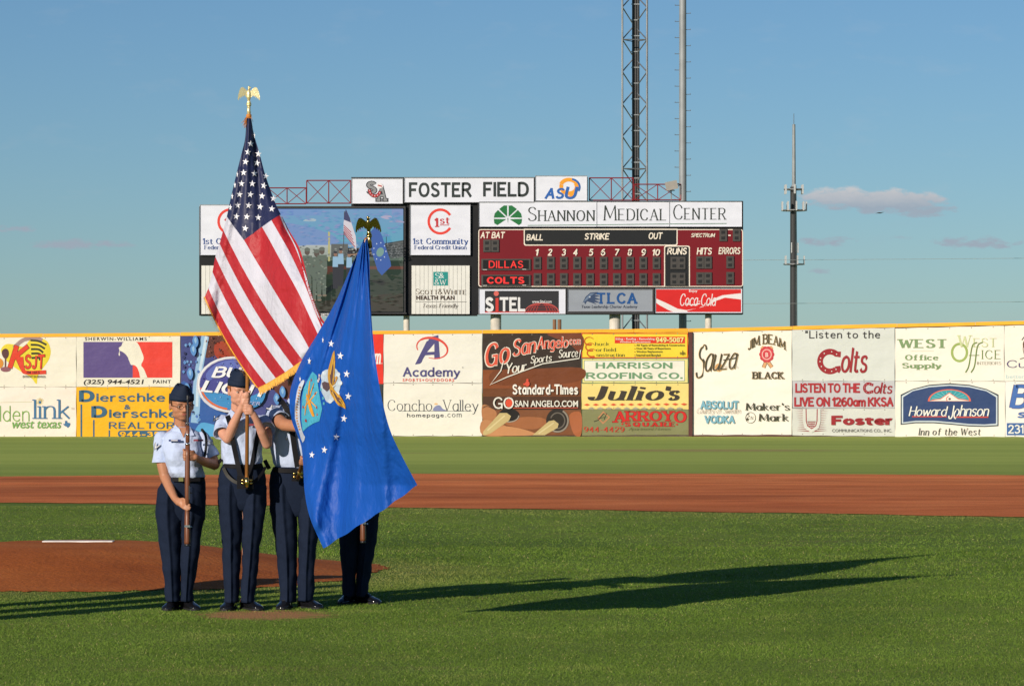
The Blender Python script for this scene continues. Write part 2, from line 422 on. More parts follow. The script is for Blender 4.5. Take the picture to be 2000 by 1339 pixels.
    def star(s, u, v, r, col, rot=0, sx=1):
        return s.poly([(u + sx*(r if i % 2 == 0 else r*.4)*math.sin(rot + math.pi*i/5), v - (r if i % 2 == 0 else r*.4)*math.cos(rot + math.pi*i/5)) for i in range(10)], col)
    def build(s, name, parent):
        base = s.off
        o = mk(name, s.v, s.f, [pmat(c, s.emit, s.tn) for c in s.cols], parent, s.m)
        s.v = []; s.f = []; s.m = []; s.cols = []
        return o
# ------------------------------------------------------------------ ground
MC = (-3.97, 29.9)
def ground_h(x, y):
    r = math.hypot(x - MC[0], (y - MC[1]) / 1.12)
    t = max(0.0, min(1.0, 1 - (r - .7) / 2.5)); return .26 * t * t * (3 - 2 * t) * (0.75 + .25 * t)
def near_edge(x): return 46.2 - .40 * x - .005 * x * x + .10 * math.sin(x * 1.9) + .06 * math.sin(x * 5.3 + 1)
def far_edge(x): return 65.9 + .05 * x - .018 * x * x + .08 * math.sin(x * 2.3) + .05 * math.sin(x * 6.1 + 2)
def dirt_r(th):
    """radius of the dirt round the mound at angle th, ragged"""
    base = 2.70 + .35 * max(0, -math.sin(th)) + .55 * max(0, math.sin(th)) * max(0, .3 + math.cos(th)) 
    return base + .10 * noise.noise(Vector((math.cos(th) * 4, math.sin(th) * 4, 1.3))) + .07 * noise.noise(Vector((math.cos(th) * 16, math.sin(th) * 16, 4.3))) + .06 * noise.noise(Vector((math.cos(th) * 60, math.sin(th) * 60, 8.3)))
def on_dirt(x, y):
    dx, dy = x - MC[0], y - MC[1]
    if math.hypot(dx, dy) < dirt_r(math.atan2(dy, dx)) - .03: return True
    return near_edge(x) < y < far_edge(x)
WORN = (-1.82, 24.42)

def ground_mat(name, kind):
    m = bpy.data.materials.new(name); m.use_nodes = True; nt = m.node_tree; b = nt.nodes['Principled BSDF']
    L = nt.links
    b.inputs['Roughness'].default_value = .95; b.inputs['Specular IOR Level'].default_value = .15
    t = nt.nodes.new('ShaderNodeTexCoord')
    def ns(scale, st=(1, 1, 1), d=5, r=.6):
        mp = nt.nodes.new('ShaderNodeMapping'); mp.inputs['Scale'].default_value = st; L.new(t.outputs['Object'], mp.inputs[0])
        n = nt.nodes.new('ShaderNodeTexNoise'); n.inputs['Scale'].default_value = scale; n.inputs['Detail'].default_value = d; n.inputs['Roughness'].default_value = r
        L.new(mp.outputs[0], n.inputs['Vector']); return n.outputs[0]
    def ramp(x, stops):
        r = nt.nodes.new('ShaderNodeValToRGB'); e = r.color_ramp.elements
        while len(e) < len(stops): e.new(.5)
        for i, (p, c) in enumerate(stops): e[i].position = p; e[i].color = (*c, 1)
        L.new(x, r.inputs[0]); return r.outputs[0]
    def mix(f, a, b_, bt='MIX'):
        x = nt.nodes.new('ShaderNodeMix'); x.data_type = 'RGBA'; x.blend_type = bt
        for i, v in ((0, f), (6, a), (7, b_)):
            if isinstance(v, (float, int)): x.inputs[i].default_value = v
            elif isinstance(v, tuple): x.inputs[i].default_value = (*v, 1)
            else: L.new(v, x.inputs[i])
        return x.outputs[2]
    def mth(op, a, c=None):
        x = nt.nodes.new('ShaderNodeMath'); x.operation = op
        for i, v in enumerate((a, c)):
            if v is None: continue
            if isinstance(v, (int, float)): x.inputs[i].default_value = v
            else: L.new(v, x.inputs[i])
        return x.outputs[0]
    if kind == 'grass':
        c = ramp(ns(.35, (1, .45, 1), 6), [(.3, (.12, .19, .026)), (.55, (.16, .235, .036)), (.75, (.22, .26, .05))])
        f = ramp(ns(38, (1, .35, 1), 4, .7), [(.3, (.55, .6, .5)), (.5, (1, 1, 1)), (.72, (1.5, 1.4, 1.35))])
        c = mix(1.0, c, f, 'MULTIPLY')
        # mower bands far out, dry strips
        band = ramp(ns(.16, (.06, 1, 1), 2), [(.42, (.86, .9, .85)), (.52, (1.12, 1.08, 1.1)), (.6, (.92, .95, .9))])
        c = mix(.9, c, band, 'MULTIPLY')
        sp = nt.nodes.new('ShaderNodeSeparateXYZ'); L.new(t.outputs['Object'], sp.inputs[0])
        dry = ramp(ns(1.6, (.25, 1, 1), 5), [(.56, (0, 0, 0)), (.72, (.55, .55, .55))])
        c = mix(dry, c, (.26, .2, .075))
        # bright outfield
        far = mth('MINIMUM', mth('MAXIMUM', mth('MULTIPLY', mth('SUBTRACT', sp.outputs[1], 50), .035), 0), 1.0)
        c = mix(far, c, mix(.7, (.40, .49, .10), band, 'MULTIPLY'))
        # pale worn strip and bare patch
        def patch(x0, y0, rx, ry, col, amt, c):
            dx = mth('DIVIDE', mth('SUBTRACT', sp.outputs[0], x0), rx); dy = mth('DIVIDE', mth('SUBTRACT', sp.outputs[1], y0), ry)
            d = mth('SQRT', mth('ADD', mth('MULTIPLY', dx, dx), mth('MULTIPLY', dy, dy)))
            n = mth('ADD', mth('SUBTRACT', 1.0, d), mth('MULTIPLY', mth('SUBTRACT', ns(9, d=6), .5), 1.3))
            return mix(mth('MINIMUM', mth('MAXIMUM', mth('MULTIPLY', n, 2.2), 0), amt), c, col)
        c = patch(5.2, 92, 4.5, 2.2, (.42, .30, .12), .7, c)
        c = patch(-6.5, 88, 5.5, 1.2, (.36, .28, .10), .4, c)
        c = patch(WORN[0], WORN[1], .58, .62, (.46, .23, .10), .95, c)
        L.new(c, b.inputs['Base Color'])
        bp = nt.nodes.new('ShaderNodeBump'); bp.inputs['Distance'].default_value = .03; L.new(ns(60, (1, .6, 1), 3), bp.inputs['Height']); L.new(bp.outputs[0], b.inputs['Normal'])
    else:
        c = ramp(ns(.9, (.45, 1, 1), 6, .65), [(.3, (.56, .145, .038)), (.5, (.74, .215, .060)), (.72, (.84, .29, .095))])
        f = ramp(ns(45, d=4, r=.75), [(.3, (.6, .58, .58)), (.5, (1, 1, 1)), (.78, (1.35, 1.4, 1.5))])
        c = mix(1.0, c, f, 'MULTIPLY')
        drag = ramp(ns(.32, (.22, 1.0, 1), 5), [(.36, (.74, .70, .68)), (.52, (1.0, 1.0, 1.0)), (.66, (1.1, 1.12, 1.15))])
        c = mix(1.0 if kind == 'infield' else .35, c, drag, 'MULTIPLY')
        if kind == 'mound': c = mix(1.0, c, (.55, .52, .38), 'MULTIPLY')
        else:
            sp = nt.nodes.new('ShaderNodeSeparateXYZ'); L.new(t.outputs['Object'], sp.inputs[0])
            wet = mth('MINIMUM', mth('MAXIMUM', mth('MULTIPLY', mth('SUBTRACT', mth('ADD', 55.0, mth('MULTIPLY', ns(.25, (.5, 1, 1), 5), 7)), sp.outputs[1]), .22), 0), .5)
            c = mix(wet, c, mix(1.0, c, (.66, .56, .50), 'MULTIPLY'))
        L.new(c, b.inputs['Base Color'])
        bp = nt.nodes.new('ShaderNodeBump'); bp.inputs['Distance'].default_value = .012; L.new(ns(22, d=5), bp.inputs['Height']); L.new(bp.outputs[0], b.inputs['Normal'])
    return m
M_GRASS = ground_mat('turf', 'grass'); M_DIRT = ground_mat('red_clay', 'infield'); M_MOUND = ground_mat('mound_clay', 'mound')

xs = np.concatenate([[-900, -300, -100, -40, -20], np.arange(-11, 9.01, .3), [12, 20, 40, 100, 300, 900]])
ys = np.concatenate([[-200, -50, 0, 10, 18], np.arange(22, 38.01, .3), [42, 50, 60, 80, 120, 200, 500, 2500]])
gv = [(x, y, ground_h(x, y)) for y in ys for x in xs]; nx = len(xs)
gf = [(j*nx+i, j*nx+i+1, (j+1)*nx+i+1, (j+1)*nx+i) for j in range(len(ys)-1) for i in range(nx-1)]
tag(mk('grass_field', gv, gf, M_GRASS, smooth=True), kind='structure')

# infield dirt: a strip between the inner and the outer grass edge
sx = np.concatenate([np.linspace(-30, -11, 12), np.arange(-10.9, 11, .06), np.linspace(11, 30, 12)])
K = 8; dv = []; df = []
for x in sx:
    a, b_ = near_edge(x), far_edge(x)
    jn = .10 * noise.noise(Vector((x * 7, 0, 0))); jf = .12 * noise.noise(Vector((x * 7, 5, 0)))
    for k in range(K + 1):
        dv.append((x, a + jn + (b_ + jf - a - jn) * k / K, .008 + .004 * (0 < k < K)))
for i in range(len(sx) - 1):
    for k in range(K): df.append((i*(K+1)+k, (i+1)*(K+1)+k, (i+1)*(K+1)+k+1, i*(K+1)+k+1))
tag(mk('infield_dirt', dv, df, M_DIRT), kind='structure')

# pitcher's mound
NR, NT = 26, 900; mv = [(MC[0], MC[1], ground_h(*MC) + .012)]; mf = []
for k in range(1, NR + 1):
    for i in range(NT):
        th = 2 * math.pi * i / NT; r = dirt_r(th) * k / NR
        x, y = MC[0] + r * math.cos(th), MC[1] + r * math.sin(th)
        mv.append((x, y, ground_h(x, y) + (.012 if k < NR else .006) + .004 * noise.noise(Vector((x * 5, y * 5, 0)))))
for i in range(NT): mf.append((0, 1 + i, 1 + (i + 1) % NT))
for k in range(NR - 1):
    for i in range(NT):
        j = (i + 1) % NT; a = 1 + k * NT; mf.append((a + i, a + NT + i, a + NT + j, a + j))
tag(mk('pitchers_mound', mv, mf, M_MOUND, smooth=True), kind='structure')
b = MB(); rx = (153 - 1000) / F * 30.3; gz = ground_h(rx, 30.3)
b.box((rx - .32, 30.22, gz - .02), (rx + .32, 30.38, gz + .021))
tag(b.build('pitching_rubber', mat('white_rubber', (.75, .73, .68), .6, var=.15, scale=14), loc=(rx, 30.3, gz)), 'long white rubber slab set in the top of the dirt mound', 'pitching rubber')
# ------------------------------------------------------------------ outfield wall and its banners
TOP = [(-300, 654), (0, 652), (360, 649), (750, 645.3), (1136, 643.3), (1345, 641.5), (1550, 637), (1760, 632), (2000, 627), (2300, 620)]
def wallD(px): return interp(px, [(-400, 119.6), (1349, 120), (2400, 118.1)])
def W(px, py, off=0.0):
    return P(px, py, wallD(px) - off)
wall_root = empty('outfield_wall', W(1000, 852), 'long outfield wall with yellow top rail, covered in advertising banners', 'wall')
M_backing = mat('wall_board', (.10, .075, .06), .8, var=.3, scale=3)
M_yel = mat('yellow_rail_paint', C(255, 180, 45, .86), .5, var=.10, scale=1.2, bump=.004, bscale=6)
M_maroon = mat('maroon_paint', C(92, 48, 46), .6, var=.15)
edges = [-200, -50, 149, 352, 551, 748, 942, 1136, 1349, 1547, 1748, 1961, 2150]
for a, b_ in zip(edges, edges[1:]):
    m = MB(); g = .4
    f = [W(a+g, 856, 0), W(b_-g, 856, 0), W(b_-g, interp(b_, TOP) + 6, 0), W(a+g, interp(a, TOP) + 6, 0)]
    m.extrude(f, (0, .25, 0)); m.build('wall_board', M_backing, wall_root)
rail = [-200, -60, 84, 352, 620, 942, 1238, 1345, 1548, 1752, 1905, 2150]
for a, b_ in zip(rail, rail[1:]):
    m = MB(); y0, y1 = interp(a, TOP), interp(b_, TOP)
    jig = random.uniform(-.4, .4); r0 = [W(a+.3, y0 + jig, .045), W(a+.3, y0 + 6.6, .045), W(a+.3, y0+6.8, -.3), W(a+.3, y0 + jig, -.3)]
    r1 = [W(b_-.3, y1 + jig, .045), W(b_-.3, y1 + 6.6, .045), W(b_-.3, y1+6.8, -.3), W(b_-.3, y1 + jig, -.3)]
    m.loft([r0, r1]); m.build('top_rail', M_yel, wall_root)
m = MB(); m.extrude([W(1345, 853, .12), W(1352.4, 853, .12), W(1352.4, 648.4, .12), W(1345, 648.4, .12)], (0, .11, 0)); m.build('wall_post', M_maroon, wall_root)
m = MB(); m.extrude([W(1353, 853.5, .06), W(1547, 853.5, .06), W(1547, 849.2, .06), W(1353, 849.2, .06)], (0, .05, 0)); m.build('base_board', M_maroon, wall_root)

def banner(x0, x1, yt0, yt1, yb0, yb1, col, label, seed=0, wr=.022, tear=True):
    """a vinyl banner with its own thickness and slack; returns the object and a decal layer"""
    nx, ny = 30, 16; vs = []; rng = random.Random(seed)
    cols = []
    pulls = [(rng.choice([0, 1]), rng.choice([0, 1]), rng.uniform(.25, .6)) for _ in range(3)]
    for j in range(ny + 1):
        for i in range(nx + 1):
            a, c = i / nx, j / ny; e = min(a, 1-a, c, 1-c)
            px = x0 + (x1-x0)*a; py = (yt0+(yt1-yt0)*a)*(1-c) + (yb0+(yb1-yb0)*a)*c
            o = .012
            if j in (0, ny): py += .35 * math.sin(a * 19 + seed)
            if i in (0, nx): px += .35 * math.sin(c * 9 + seed)
            vs.append(W(px, py, o + .012))
    n = len(vs); 
    vs += [v + Vector((0, .008, 0)) for v in vs]
    fs = [(j*(nx+1)+i, (j+1)*(nx+1)+i, (j+1)*(nx+1)+i+1, j*(nx+1)+i+1) for j in range(ny) for i in range(nx)]
    fs += [tuple(n + k for k in f[::-1]) for f in fs]
    per = [i for i in range(nx+1)] + [j*(nx+1)+nx for j in range(1, ny+1)] + [ny*(nx+1)+i for i in range(nx-1, -1, -1)] + [j*(nx+1) for j in range(ny-1, 0, -1)]
    fs += [(per[k], per[(k+1) % len(per)], per[(k+1) % len(per)] + n, per[k] + n) for k in range(len(per))]
    o = mk('banner', vs, fs, pmat(col, tagname='vinyl'), None, smooth=False, loc=W((x0+x1)/2, yb0))
    tag(o, label, 'banner')
    # grommets along the edges
    g = MB()
    for k in range(5):
        px = x0 + (x1-x0)*(k+.5)/5
        for py in (yt0 + 2.2, yb0 - 2.2):
            p = W(px, py + (yt1-yt0)*(px-x0)/(x1-x0)*(py < (yt0+yb0)/2), .022); g.tube(p, p + Vector((0, -.008, 0)), .02, n=6)
    g.build('grommet', mat('grommet_metal', (.25, .22, .18), .5, .5), o)['kind'] = 'stuff'
    return o
REG1 = (0, 630, 5.5556); REG2 = (340, 630, 4.762); REG3 = (740, 630, 5.0); REG4 = (1120, 630, 5.579); REG5 = (1340, 620, 4.762); REG6 = (1740, 620, 5.358)
WHITE = (246, 240, 224); WHITE2 = (252, 246, 234)

# --- upper row, far left: yellow drop, maracas, red letters
o = banner(-52, 148.6, 659, 657.5, 755, 755, WHITE, 'white banner with red letters over a yellow drop and piano keys', 1)
d = Dec(W, REG1)
d.spoly([(395, 665), (330, 590), (180, 500), (60, 400), (10, 300), (60, 235), (150, 235), (260, 260), (330, 180), (420, 165), (510, 200), (550, 300), (530, 400), (460, 500), (410, 580)], (240, 218, 60))
d.line([(150, 270), (250, 190), (370, 165), (460, 190)], 42, (168, 140, 140), True)
for i in range(5):
    d.line([(330 + i*3 - 20*0, 190 + i*48), (420, 200 + i*45), (505 - i*18, 240 + i*42)], 22, (58, 62, 40), True)
d.spoly([(25, 300), (60, 280), (90, 300), (95, 350), (70, 390), (40, 380), (20, 340)], (95, 60, 62))
d.line([(60, 380), (58, 480)], 16, (110, 75, 70)); d.ell(62, 505, 55, 28, (150, 95, 105)); d.ell(-25, 440, 62, 60, (225, 150, 60))
d.build('emblem', o)
d.text('K', (85, 235, 315, 500), (232, 70, 45), 'c', thick=2.6, shear=.35, out=((120, 40, 30), 10), thin=2.0)
d.line([(230, 370), (245, 500), (290, 540), (500, 535)], 42, (232, 70, 45), True)
d.text('SJT', (270, 345, 485, 500), (232, 70, 45), 's', thick=2.0, out=((120, 40, 30), 8), shear=.08)
d.text('FM 107.5', (290, 525, 430, 553), (90, 40, 40), 'g', .02)
d.text('ENTERNET EN ESPANOL', (246, 572, 496, 596), (60, 55, 50), 'g', .01)
d.build('lettering', o)
# --- lower row, far left
o = banner(-52, 148.6, 755.6, 755.6, 852.6, 854.6, (253, 240, 228), 'white banner with green and blue lowercase letters and a tiny blue state outline', 2)
d = Dec(W, REG1)
d.line([(-200, 868), (120, 862), (345, 856)], 4, (190, 200, 150))
for k in range(14):
    t = 2*math.pi*k/14; d.line([(432+14*math.cos(t), 855+14*math.sin(t)), (432+42*math.cos(t), 855+42*math.sin(t))], 5, (226, 205, 120))
d.poly([(705, 1062), (728, 1062), (728, 1080), (762, 1088), (758, 1115), (735, 1140), (720, 1125), (705, 1120), (682, 1098), (704, 1095)], (70, 120, 165))
d.build('emblem', o)
d.text('golden', (-215, 900, 318, 1120), (140, 185, 95), 's', thick=.75)
d.text('link', (350, 832, 760, 1045), (72, 122, 165), 'f', thick=1.1, thin=.55, serif=.8)
d.text('west texas', (130, 1062, 665, 1145), (130, 180, 100), 'g', .012, shear=.22)
d.text('TM', (770, 922, 802, 942), (190, 180, 170), 'g')
d.build('lettering', o)
# --- paint store banner
o = banner(149.4, 352, 657.3, 655, 755, 755, (243, 238, 222), 'white banner with purple and red box round a white bowed head', 3)
d = Dec(W, REG1)
d.rect(905, 208, 1870, 596, (238, 70, 58)); d.rect(905, 208, 1440, 596, (98, 82, 142))
d.spoly([(1345, 207), (1470, 207), (1510, 250), (1540, 320), (1556, 365), (1556, 400), (1532, 460), (1560, 500), (1585, 560), (1594, 597), (1526, 597), (1510, 540), (1485, 480), (1450, 458), (1425, 458), (1412, 440), (1405, 420), (1395, 400), (1388, 375), (1350, 330), (1300, 305), (1302, 350), (1292, 357), (1287, 340), (1296, 300), (1290, 272), (1318, 250)], (243, 238, 222))
d.build('emblem', o)
d.text('SHERWIN-WILLIAMS', (922, 157, 1592, 194), (55, 50, 48), 'g', .02, sp=1.3)
d.text('(325) 944-4521', (908, 616, 1560, 680), (55, 50, 48), 'g', .025, shear=.12)
d.text('PAINT', (1660, 620, 1855, 657), (55, 50, 48), 'g', .02, sp=1.2)
d.build('lettering', o)
# --- yellow realtor banner
o = banner(149.4, 352, 755.6, 755.6, 855.6, 855.6, (252, 190, 28), 'bright yellow banner with blue letters and blue vertical bars', 4)
d = Dec(W, REG1); BL = (62, 105, 135)
d.rect(873, 885, 892, 1243, BL); d.rect(1009, 1052, 1026, 1243, BL); d.rect(1178, 1165, 1194, 1243, BL)
d.rect(1310, 1168, 2100, 1240, BL); d.ell(1310, 1204, 32, 36, BL)
d.build('emblem', o)
d.text('D', (857, 730, 1027, 860), BL, 's', thick=3.1); d.text('ierschke', (1045, 762, 1790, 858), BL, 's', thick=1.75, gap=2.0)
d.text('&', (1347, 888, 1418, 940), BL, 'g', .02); d.text('D', (990, 900, 1160, 1030), BL, 's', thick=3.1)
d.text('ierschke', (1183, 935, 1920, 1032), BL, 's', thick=1.75, gap=2.0)
d.text('REALTORS', (1180, 1075, 1990, 1150), BL, 's', thick=1.5, gap=2.6)
d.text('944-3500', (1298, 1178, 1900, 1238), (252, 190, 28), 's', thick=2.6, gap=2.4)
d.build('lettering', o)
# --- big blue banner, both rows
o = banner(353.2, 598, 655, 650.5, 853, 852.6, (70, 76, 140), 'tall dark blue banner with white letters in an oval, covered in water drops', 5)
d = Dec(W, REG2)
d.rect(64, 122, 1228, 400, (66, 74, 135)); d.spoly([(300, 130), (560, 125), (900, 130), (1225, 125), (1225, 600), (1000, 700), (700, 300), (420, 300), (290, 320)], (96, 52, 46))
d.spoly([(380, 200), (520, 170), (650, 240), (560, 330), (400, 330)], (168, 62, 40))
d.spoly([(65, 560), (200, 640), (430, 800), (560, 900), (900, 1000), (1000, 1058), (65, 1058)], (52, 96, 172))
d.spoly([(250, 930), (430, 960), (700, 1000), (980, 1020), (990, 1058), (260, 1058)], (88, 168, 224))
d.line([(290, 125), (250, 330), (215, 560), (205, 780), (190, 930)], 72, (150, 190, 228), True); d.line([(300, 125), (262, 330), (222, 560), (212, 780)], 26, (205, 226, 244), True)
rr = random.Random(4)
for _ in range(70):      # running water streaks and small beads
    u = rr.choice([rr.uniform(75, 240), rr.uniform(75, 240), rr.uniform(900, 1200)]); v = rr.uniform(140, 1020); r = rr.uniform(5, 14)
    d.poly([(u - r, v - r*.3), (u - r*.2, v - r*1.3), (u + r*.9, v - r*.5), (u + r*1.2, v + r*.4), (u + r*.1, v + r*1.5), (u - r*.9, v + r*.7)], rr.choice([(96, 144, 208), (118, 166, 220), (84, 124, 196), (52, 60, 112), (44, 48, 92)]))
for _ in range(60):
    u = rr.uniform(290, 700); v = rr.uniform(135, 340); r = rr.uniform(3, 8); d.ell(u, v, r, r*1.1, rr.choice([(126, 74, 62), (64, 36, 36), (150, 92, 74)]), 8)
for u, v in ((180, 250), (150, 470), (120, 610), (1010, 640), (955, 705), (200, 170)):
    d.spoly([(u-30, v-10), (u-8, v-52), (u+18, v-30), (u+26, v+20), (u+6, v+58), (u-20, v+34)], (92, 146, 212)); d.spoly([(u-14, v-12), (u, v-34), (u+10, v-6), (u, v+24)], (150, 192, 232))
d.build('water_picture', o)
d.ell(540, 575, 330, 262, (214, 214, 226)); d.ell(545, 575, 308, 240, (74, 74, 152)); d.spoly([(260, 640), (420, 650), (640, 700), (840, 640), (800, 760), (620, 815), (420, 780), (300, 720)], (64, 142, 205))
d.arc(545, 572, 296, 232, 100, 172, 18, (222, 110, 60)); d.arc(545, 572, 318, 252, 150, 290, 10, (245, 245, 250)); d.spoly([(300, 470), (420, 370), (600, 345), (780, 400), (700, 440), (450, 450), (330, 540)], (98, 112, 190))
for _ in range(46):
    t = rr.uniform(0, 6.28); q_ = rr.random()**.5; u = 545 + 290*q_*math.cos(t); v = 575 + 225*q_*math.sin(t); r = rr.uniform(3, 7); d.ell(u, v, r, r*1.1, rr.choice([(120, 140, 210), (56, 60, 128), (160, 190, 230)]), 7)
d.text('BUD', (345, 405, 760, 512), (244, 244, 250), 's', thick=2.2, shear=.3, thin=1.9)
d.text('LIGHT', (245, 528, 900, 640), (244, 244, 250), 's', thick=2.2, shear=.3, rise=-60, thin=1.9); d.text('WATER', (560, 735, 800, 765), (190, 186, 226), 'g', shear=.2)
d.build('lettering', o)
# --- red banner behind the blue flag
o = banner(599, 748.6, 650.5, 651, 750, 749.5, (238, 58, 44), 'red banner with white lowercase letter beside the blue flag', 6)
d = Dec(W, REG2); d.text('m', (1855, 285, 1925, 385), (248, 240, 236), 'f', thick=2.6, shear=.2, thin=1.1, serif=.3); d.ell(1932, 378, 4, 5, (248, 240, 236), 8); d.build('lettering', o)
o = banner(599, 746.6, 751, 751, 852.6, 852.4, (60, 62, 66), 'dark banner in the lower row, mostly behind the blue flag', 7)
# --- sporting goods
o = banner(749.4, 941.5, 651.6, 651, 747.6, 747.6, (244, 241, 233), 'white banner with purple slanted letter A circled by a red ring', 8)
d = Dec(W, REG3); PU = (88, 84, 138)
d.arc(520, 248, 152, 98, 150, 330, 10, (228, 78, 66), w1=22, rot=.22)
d.poly([(352, 408), (468, 178), (502, 178), (418, 385), (402, 400)], PU); d.poly([(352, 408), (500, 140), (580, 120), (597, 352), (542, 356), (540, 312), (452, 318), (402, 400)], PU)
d.poly([(472, 286), (541, 205), (542, 282)], (244, 241, 233))
d.arc(520, 248, 152, 98, -75, 95, 24, (228, 78, 66), w1=6, rot=.22); d.arc(520, 248, 152, 98, 215, 290, 20, (228, 78, 66), w1=26, rot=.22)
d.build('emblem', o)
d.text('Academy', (232, 432, 796, 552), PU, 's', thick=1.9, gap=1.7); d.text('SPORTS+OUTDOORS', (232, 545, 735, 574), (232, 88, 70), 'g', .025, sp=1.4); d.ell(818, 436, 7, 7, (190, 185, 180), 8)
d.build('lettering', o)
o = banner(749.4, 941.5, 748.6, 748.6, 851, 851, (246, 242, 232), 'white banner with thin grey serif letters, small lamp emblem, webpage line below', 9)
d = Dec(W, REG3)
d.spoly([(528, 855), (545, 820), (575, 805), (600, 810), (625, 840), (665, 857), (600, 862)], (140, 146, 190)); d.ell(558, 792, 18, 9, (238, 190, 140)); d.line([(190, 862), (905, 862)], 4, (70, 78, 90))
d.build('emblem', o)
d.text('Concho', (85, 752, 520, 860), (62, 68, 78), 'f', thick=.85, thin=.3, serif=.7); d.text('Valley', (620, 752, 972, 893), (62, 68, 78), 'f', thick=.85, thin=.3, serif=.7)
d.text('homepage', (275, 882, 632, 932), (70, 74, 84), 's', thick=1.5, gap=3.2); d.text('.com', (650, 885, 806, 922), (110, 114, 122), 's', thick=.9, gap=3.2)
d.build('lettering', o)
# --- brown picture banner
o = banner(942.4, 1135.4, 651, 650.6, 850, 849.6, (88, 58, 42), 'brown picture banner with red script across the top and cable ends below', 10)
d = Dec(W, REG3)
d.rect(1014, 108, 1974, 460, (62, 50, 44)); d.rect(1014, 460, 1974, 640, (142, 78, 44)); d.rect(1014, 640, 1974, 720, (118, 70, 42)); d.rect(1014, 720, 1974, 860, (84, 56, 42)); 
d.spoly([(1640, 108), (1974, 108), (1974, 300), (1850, 200)], (124, 68, 48)); d.spoly([(1120, 470), (1500, 450), (1974, 440), (1974, 560), (1600, 610), (1130, 600)], (124, 68, 40))
d.rect(1014, 850, 1974, 1097, (132, 82, 52))
for pts, c_ in (([(1014, 800), (1120, 840), (1150, 900), (1100, 960), (1014, 940)], (186, 126, 84)), ([(1014, 950), (1200, 990), (1300, 1050), (1290, 1097), (1014, 1097)], (196, 138, 94)), ([(1200, 960), (1400, 920), (1600, 930), (1640, 990), (1500, 1040), (1300, 1010)], (168, 106, 68)),
                ([(1060, 1030), (1250, 1010), (1450, 1050), (1510, 1097), (1060, 1097)], (206, 146, 100)), ([(1860, 900), (1974, 880), (1974, 1097), (1900, 1080)], (178, 104, 66))): d.spoly(pts, c_)
d.ell(1270, 905, 105, 68, (38, 34, 32)); d.arc(1270, 905, 96, 62, 0, 150, 10, (170, 160, 148)); d.ell(1745, 955, 112, 118, (50, 44, 40)); d.arc(1745, 955, 102, 108, -60, 160, 16, (150, 140, 128)); d.arc(1745, 955, 70, 76, -160, 120, 12, (112, 104, 96))
d.poly([(1020, 1060), (1180, 880), (1250, 880), (1290, 910), (1270, 955), (1090, 1080), (1040, 1097), (1016, 1097)], (206, 184, 130)); d.poly([(1500, 1097), (1660, 960), (1710, 950), (1755, 985), (1745, 1025), (1620, 1097)], (206, 184, 130))
d.line([(1060, 1050), (1230, 905)], 14, (226, 208, 158)); d.line([(1560, 1080), (1710, 975)], 14, (226, 208, 158))
d.line([(1014, 830), (1060, 815), (1140, 850)], 6, (50, 40, 36), True)
d.build('cable_picture', o)
arcw = lambda u, v, a, b_: (u, v - 95 * a)
d.text('Go', (1040, 215, 1280, 440), (228, 96, 74), 'c', thick=2.0, thin=.9, shear=.12, out=((246, 236, 222), 16), warp=lambda u, v, a, b_: (u, v - 55*a))
d.text('San', (1310, 170, 1535, 330), (228, 96, 74), 'c', thick=1.9, thin=.9, shear=.14, out=((246, 236, 222), 12), warp=lambda u, v, a, b_: (u, v - 40*a), gap=1.2)
d.text('Angelo', (1545, 135, 1850, 295), (228, 96, 74), 'c', thick=1.9, thin=.9, shear=.14, out=((246, 236, 222), 10), warp=lambda u, v, a, b_: (u, v - 25*a*(1-b_)), gap=1.0)
d.text('.com', (1850, 165, 1970, 212), (228, 96, 74), 'c', thick=1.9, thin=1.0, out=((246, 236, 222), 7), gap=1.0)
d.line([(1215, 380), (1190, 470), (1085, 605), (1250, 530), (1600, 400), (1955, 348), (1970, 265)], 10, (240, 236, 226))
d.text('Your', (1245, 395, 1445, 500), (240, 236, 226), 'c', thick=1.9, thin=.8, shear=.2, gap=1.0, warp=lambda u, v, a, b_: (u, v - 28*a)); d.text('Sports', (1480, 325, 1690, 420), (240, 236, 226), 'c', thick=1.9, thin=.8, shear=.2, gap=1.0, warp=lambda u, v, a, b_: (u, v - 22*a)); d.text('Source', (1755, 262, 1945, 345), (240, 236, 226), 'c', thick=1.9, thin=.8, shear=.2, gap=1.0, warp=lambda u, v, a, b_: (u, v - 12*a))
d.ell(1450, 595, 22, 26, (228, 90, 70)); d.ell(1450, 560, 12, 14, (228, 90, 70)); d.ell(1425, 600, 16, 10, (228, 90, 70))
d.text('Standard-Times', (1305, 600, 1945, 702), (248, 244, 238), 's', thick=2.3, gap=1.9)
d.text('GO', (1115, 725, 1318, 840), (240, 236, 228), 's', thick=1.35, gap=1.4); d.ell(1270, 783, 34, 40, (228, 84, 58))
d.text('SAN ANGELO.COM', (1328, 758, 1945, 822), (240, 236, 228), 'g', .02); d.line([(1310, 832), (1945, 830)], 6, (228, 96, 74))
d.build('lettering', o)
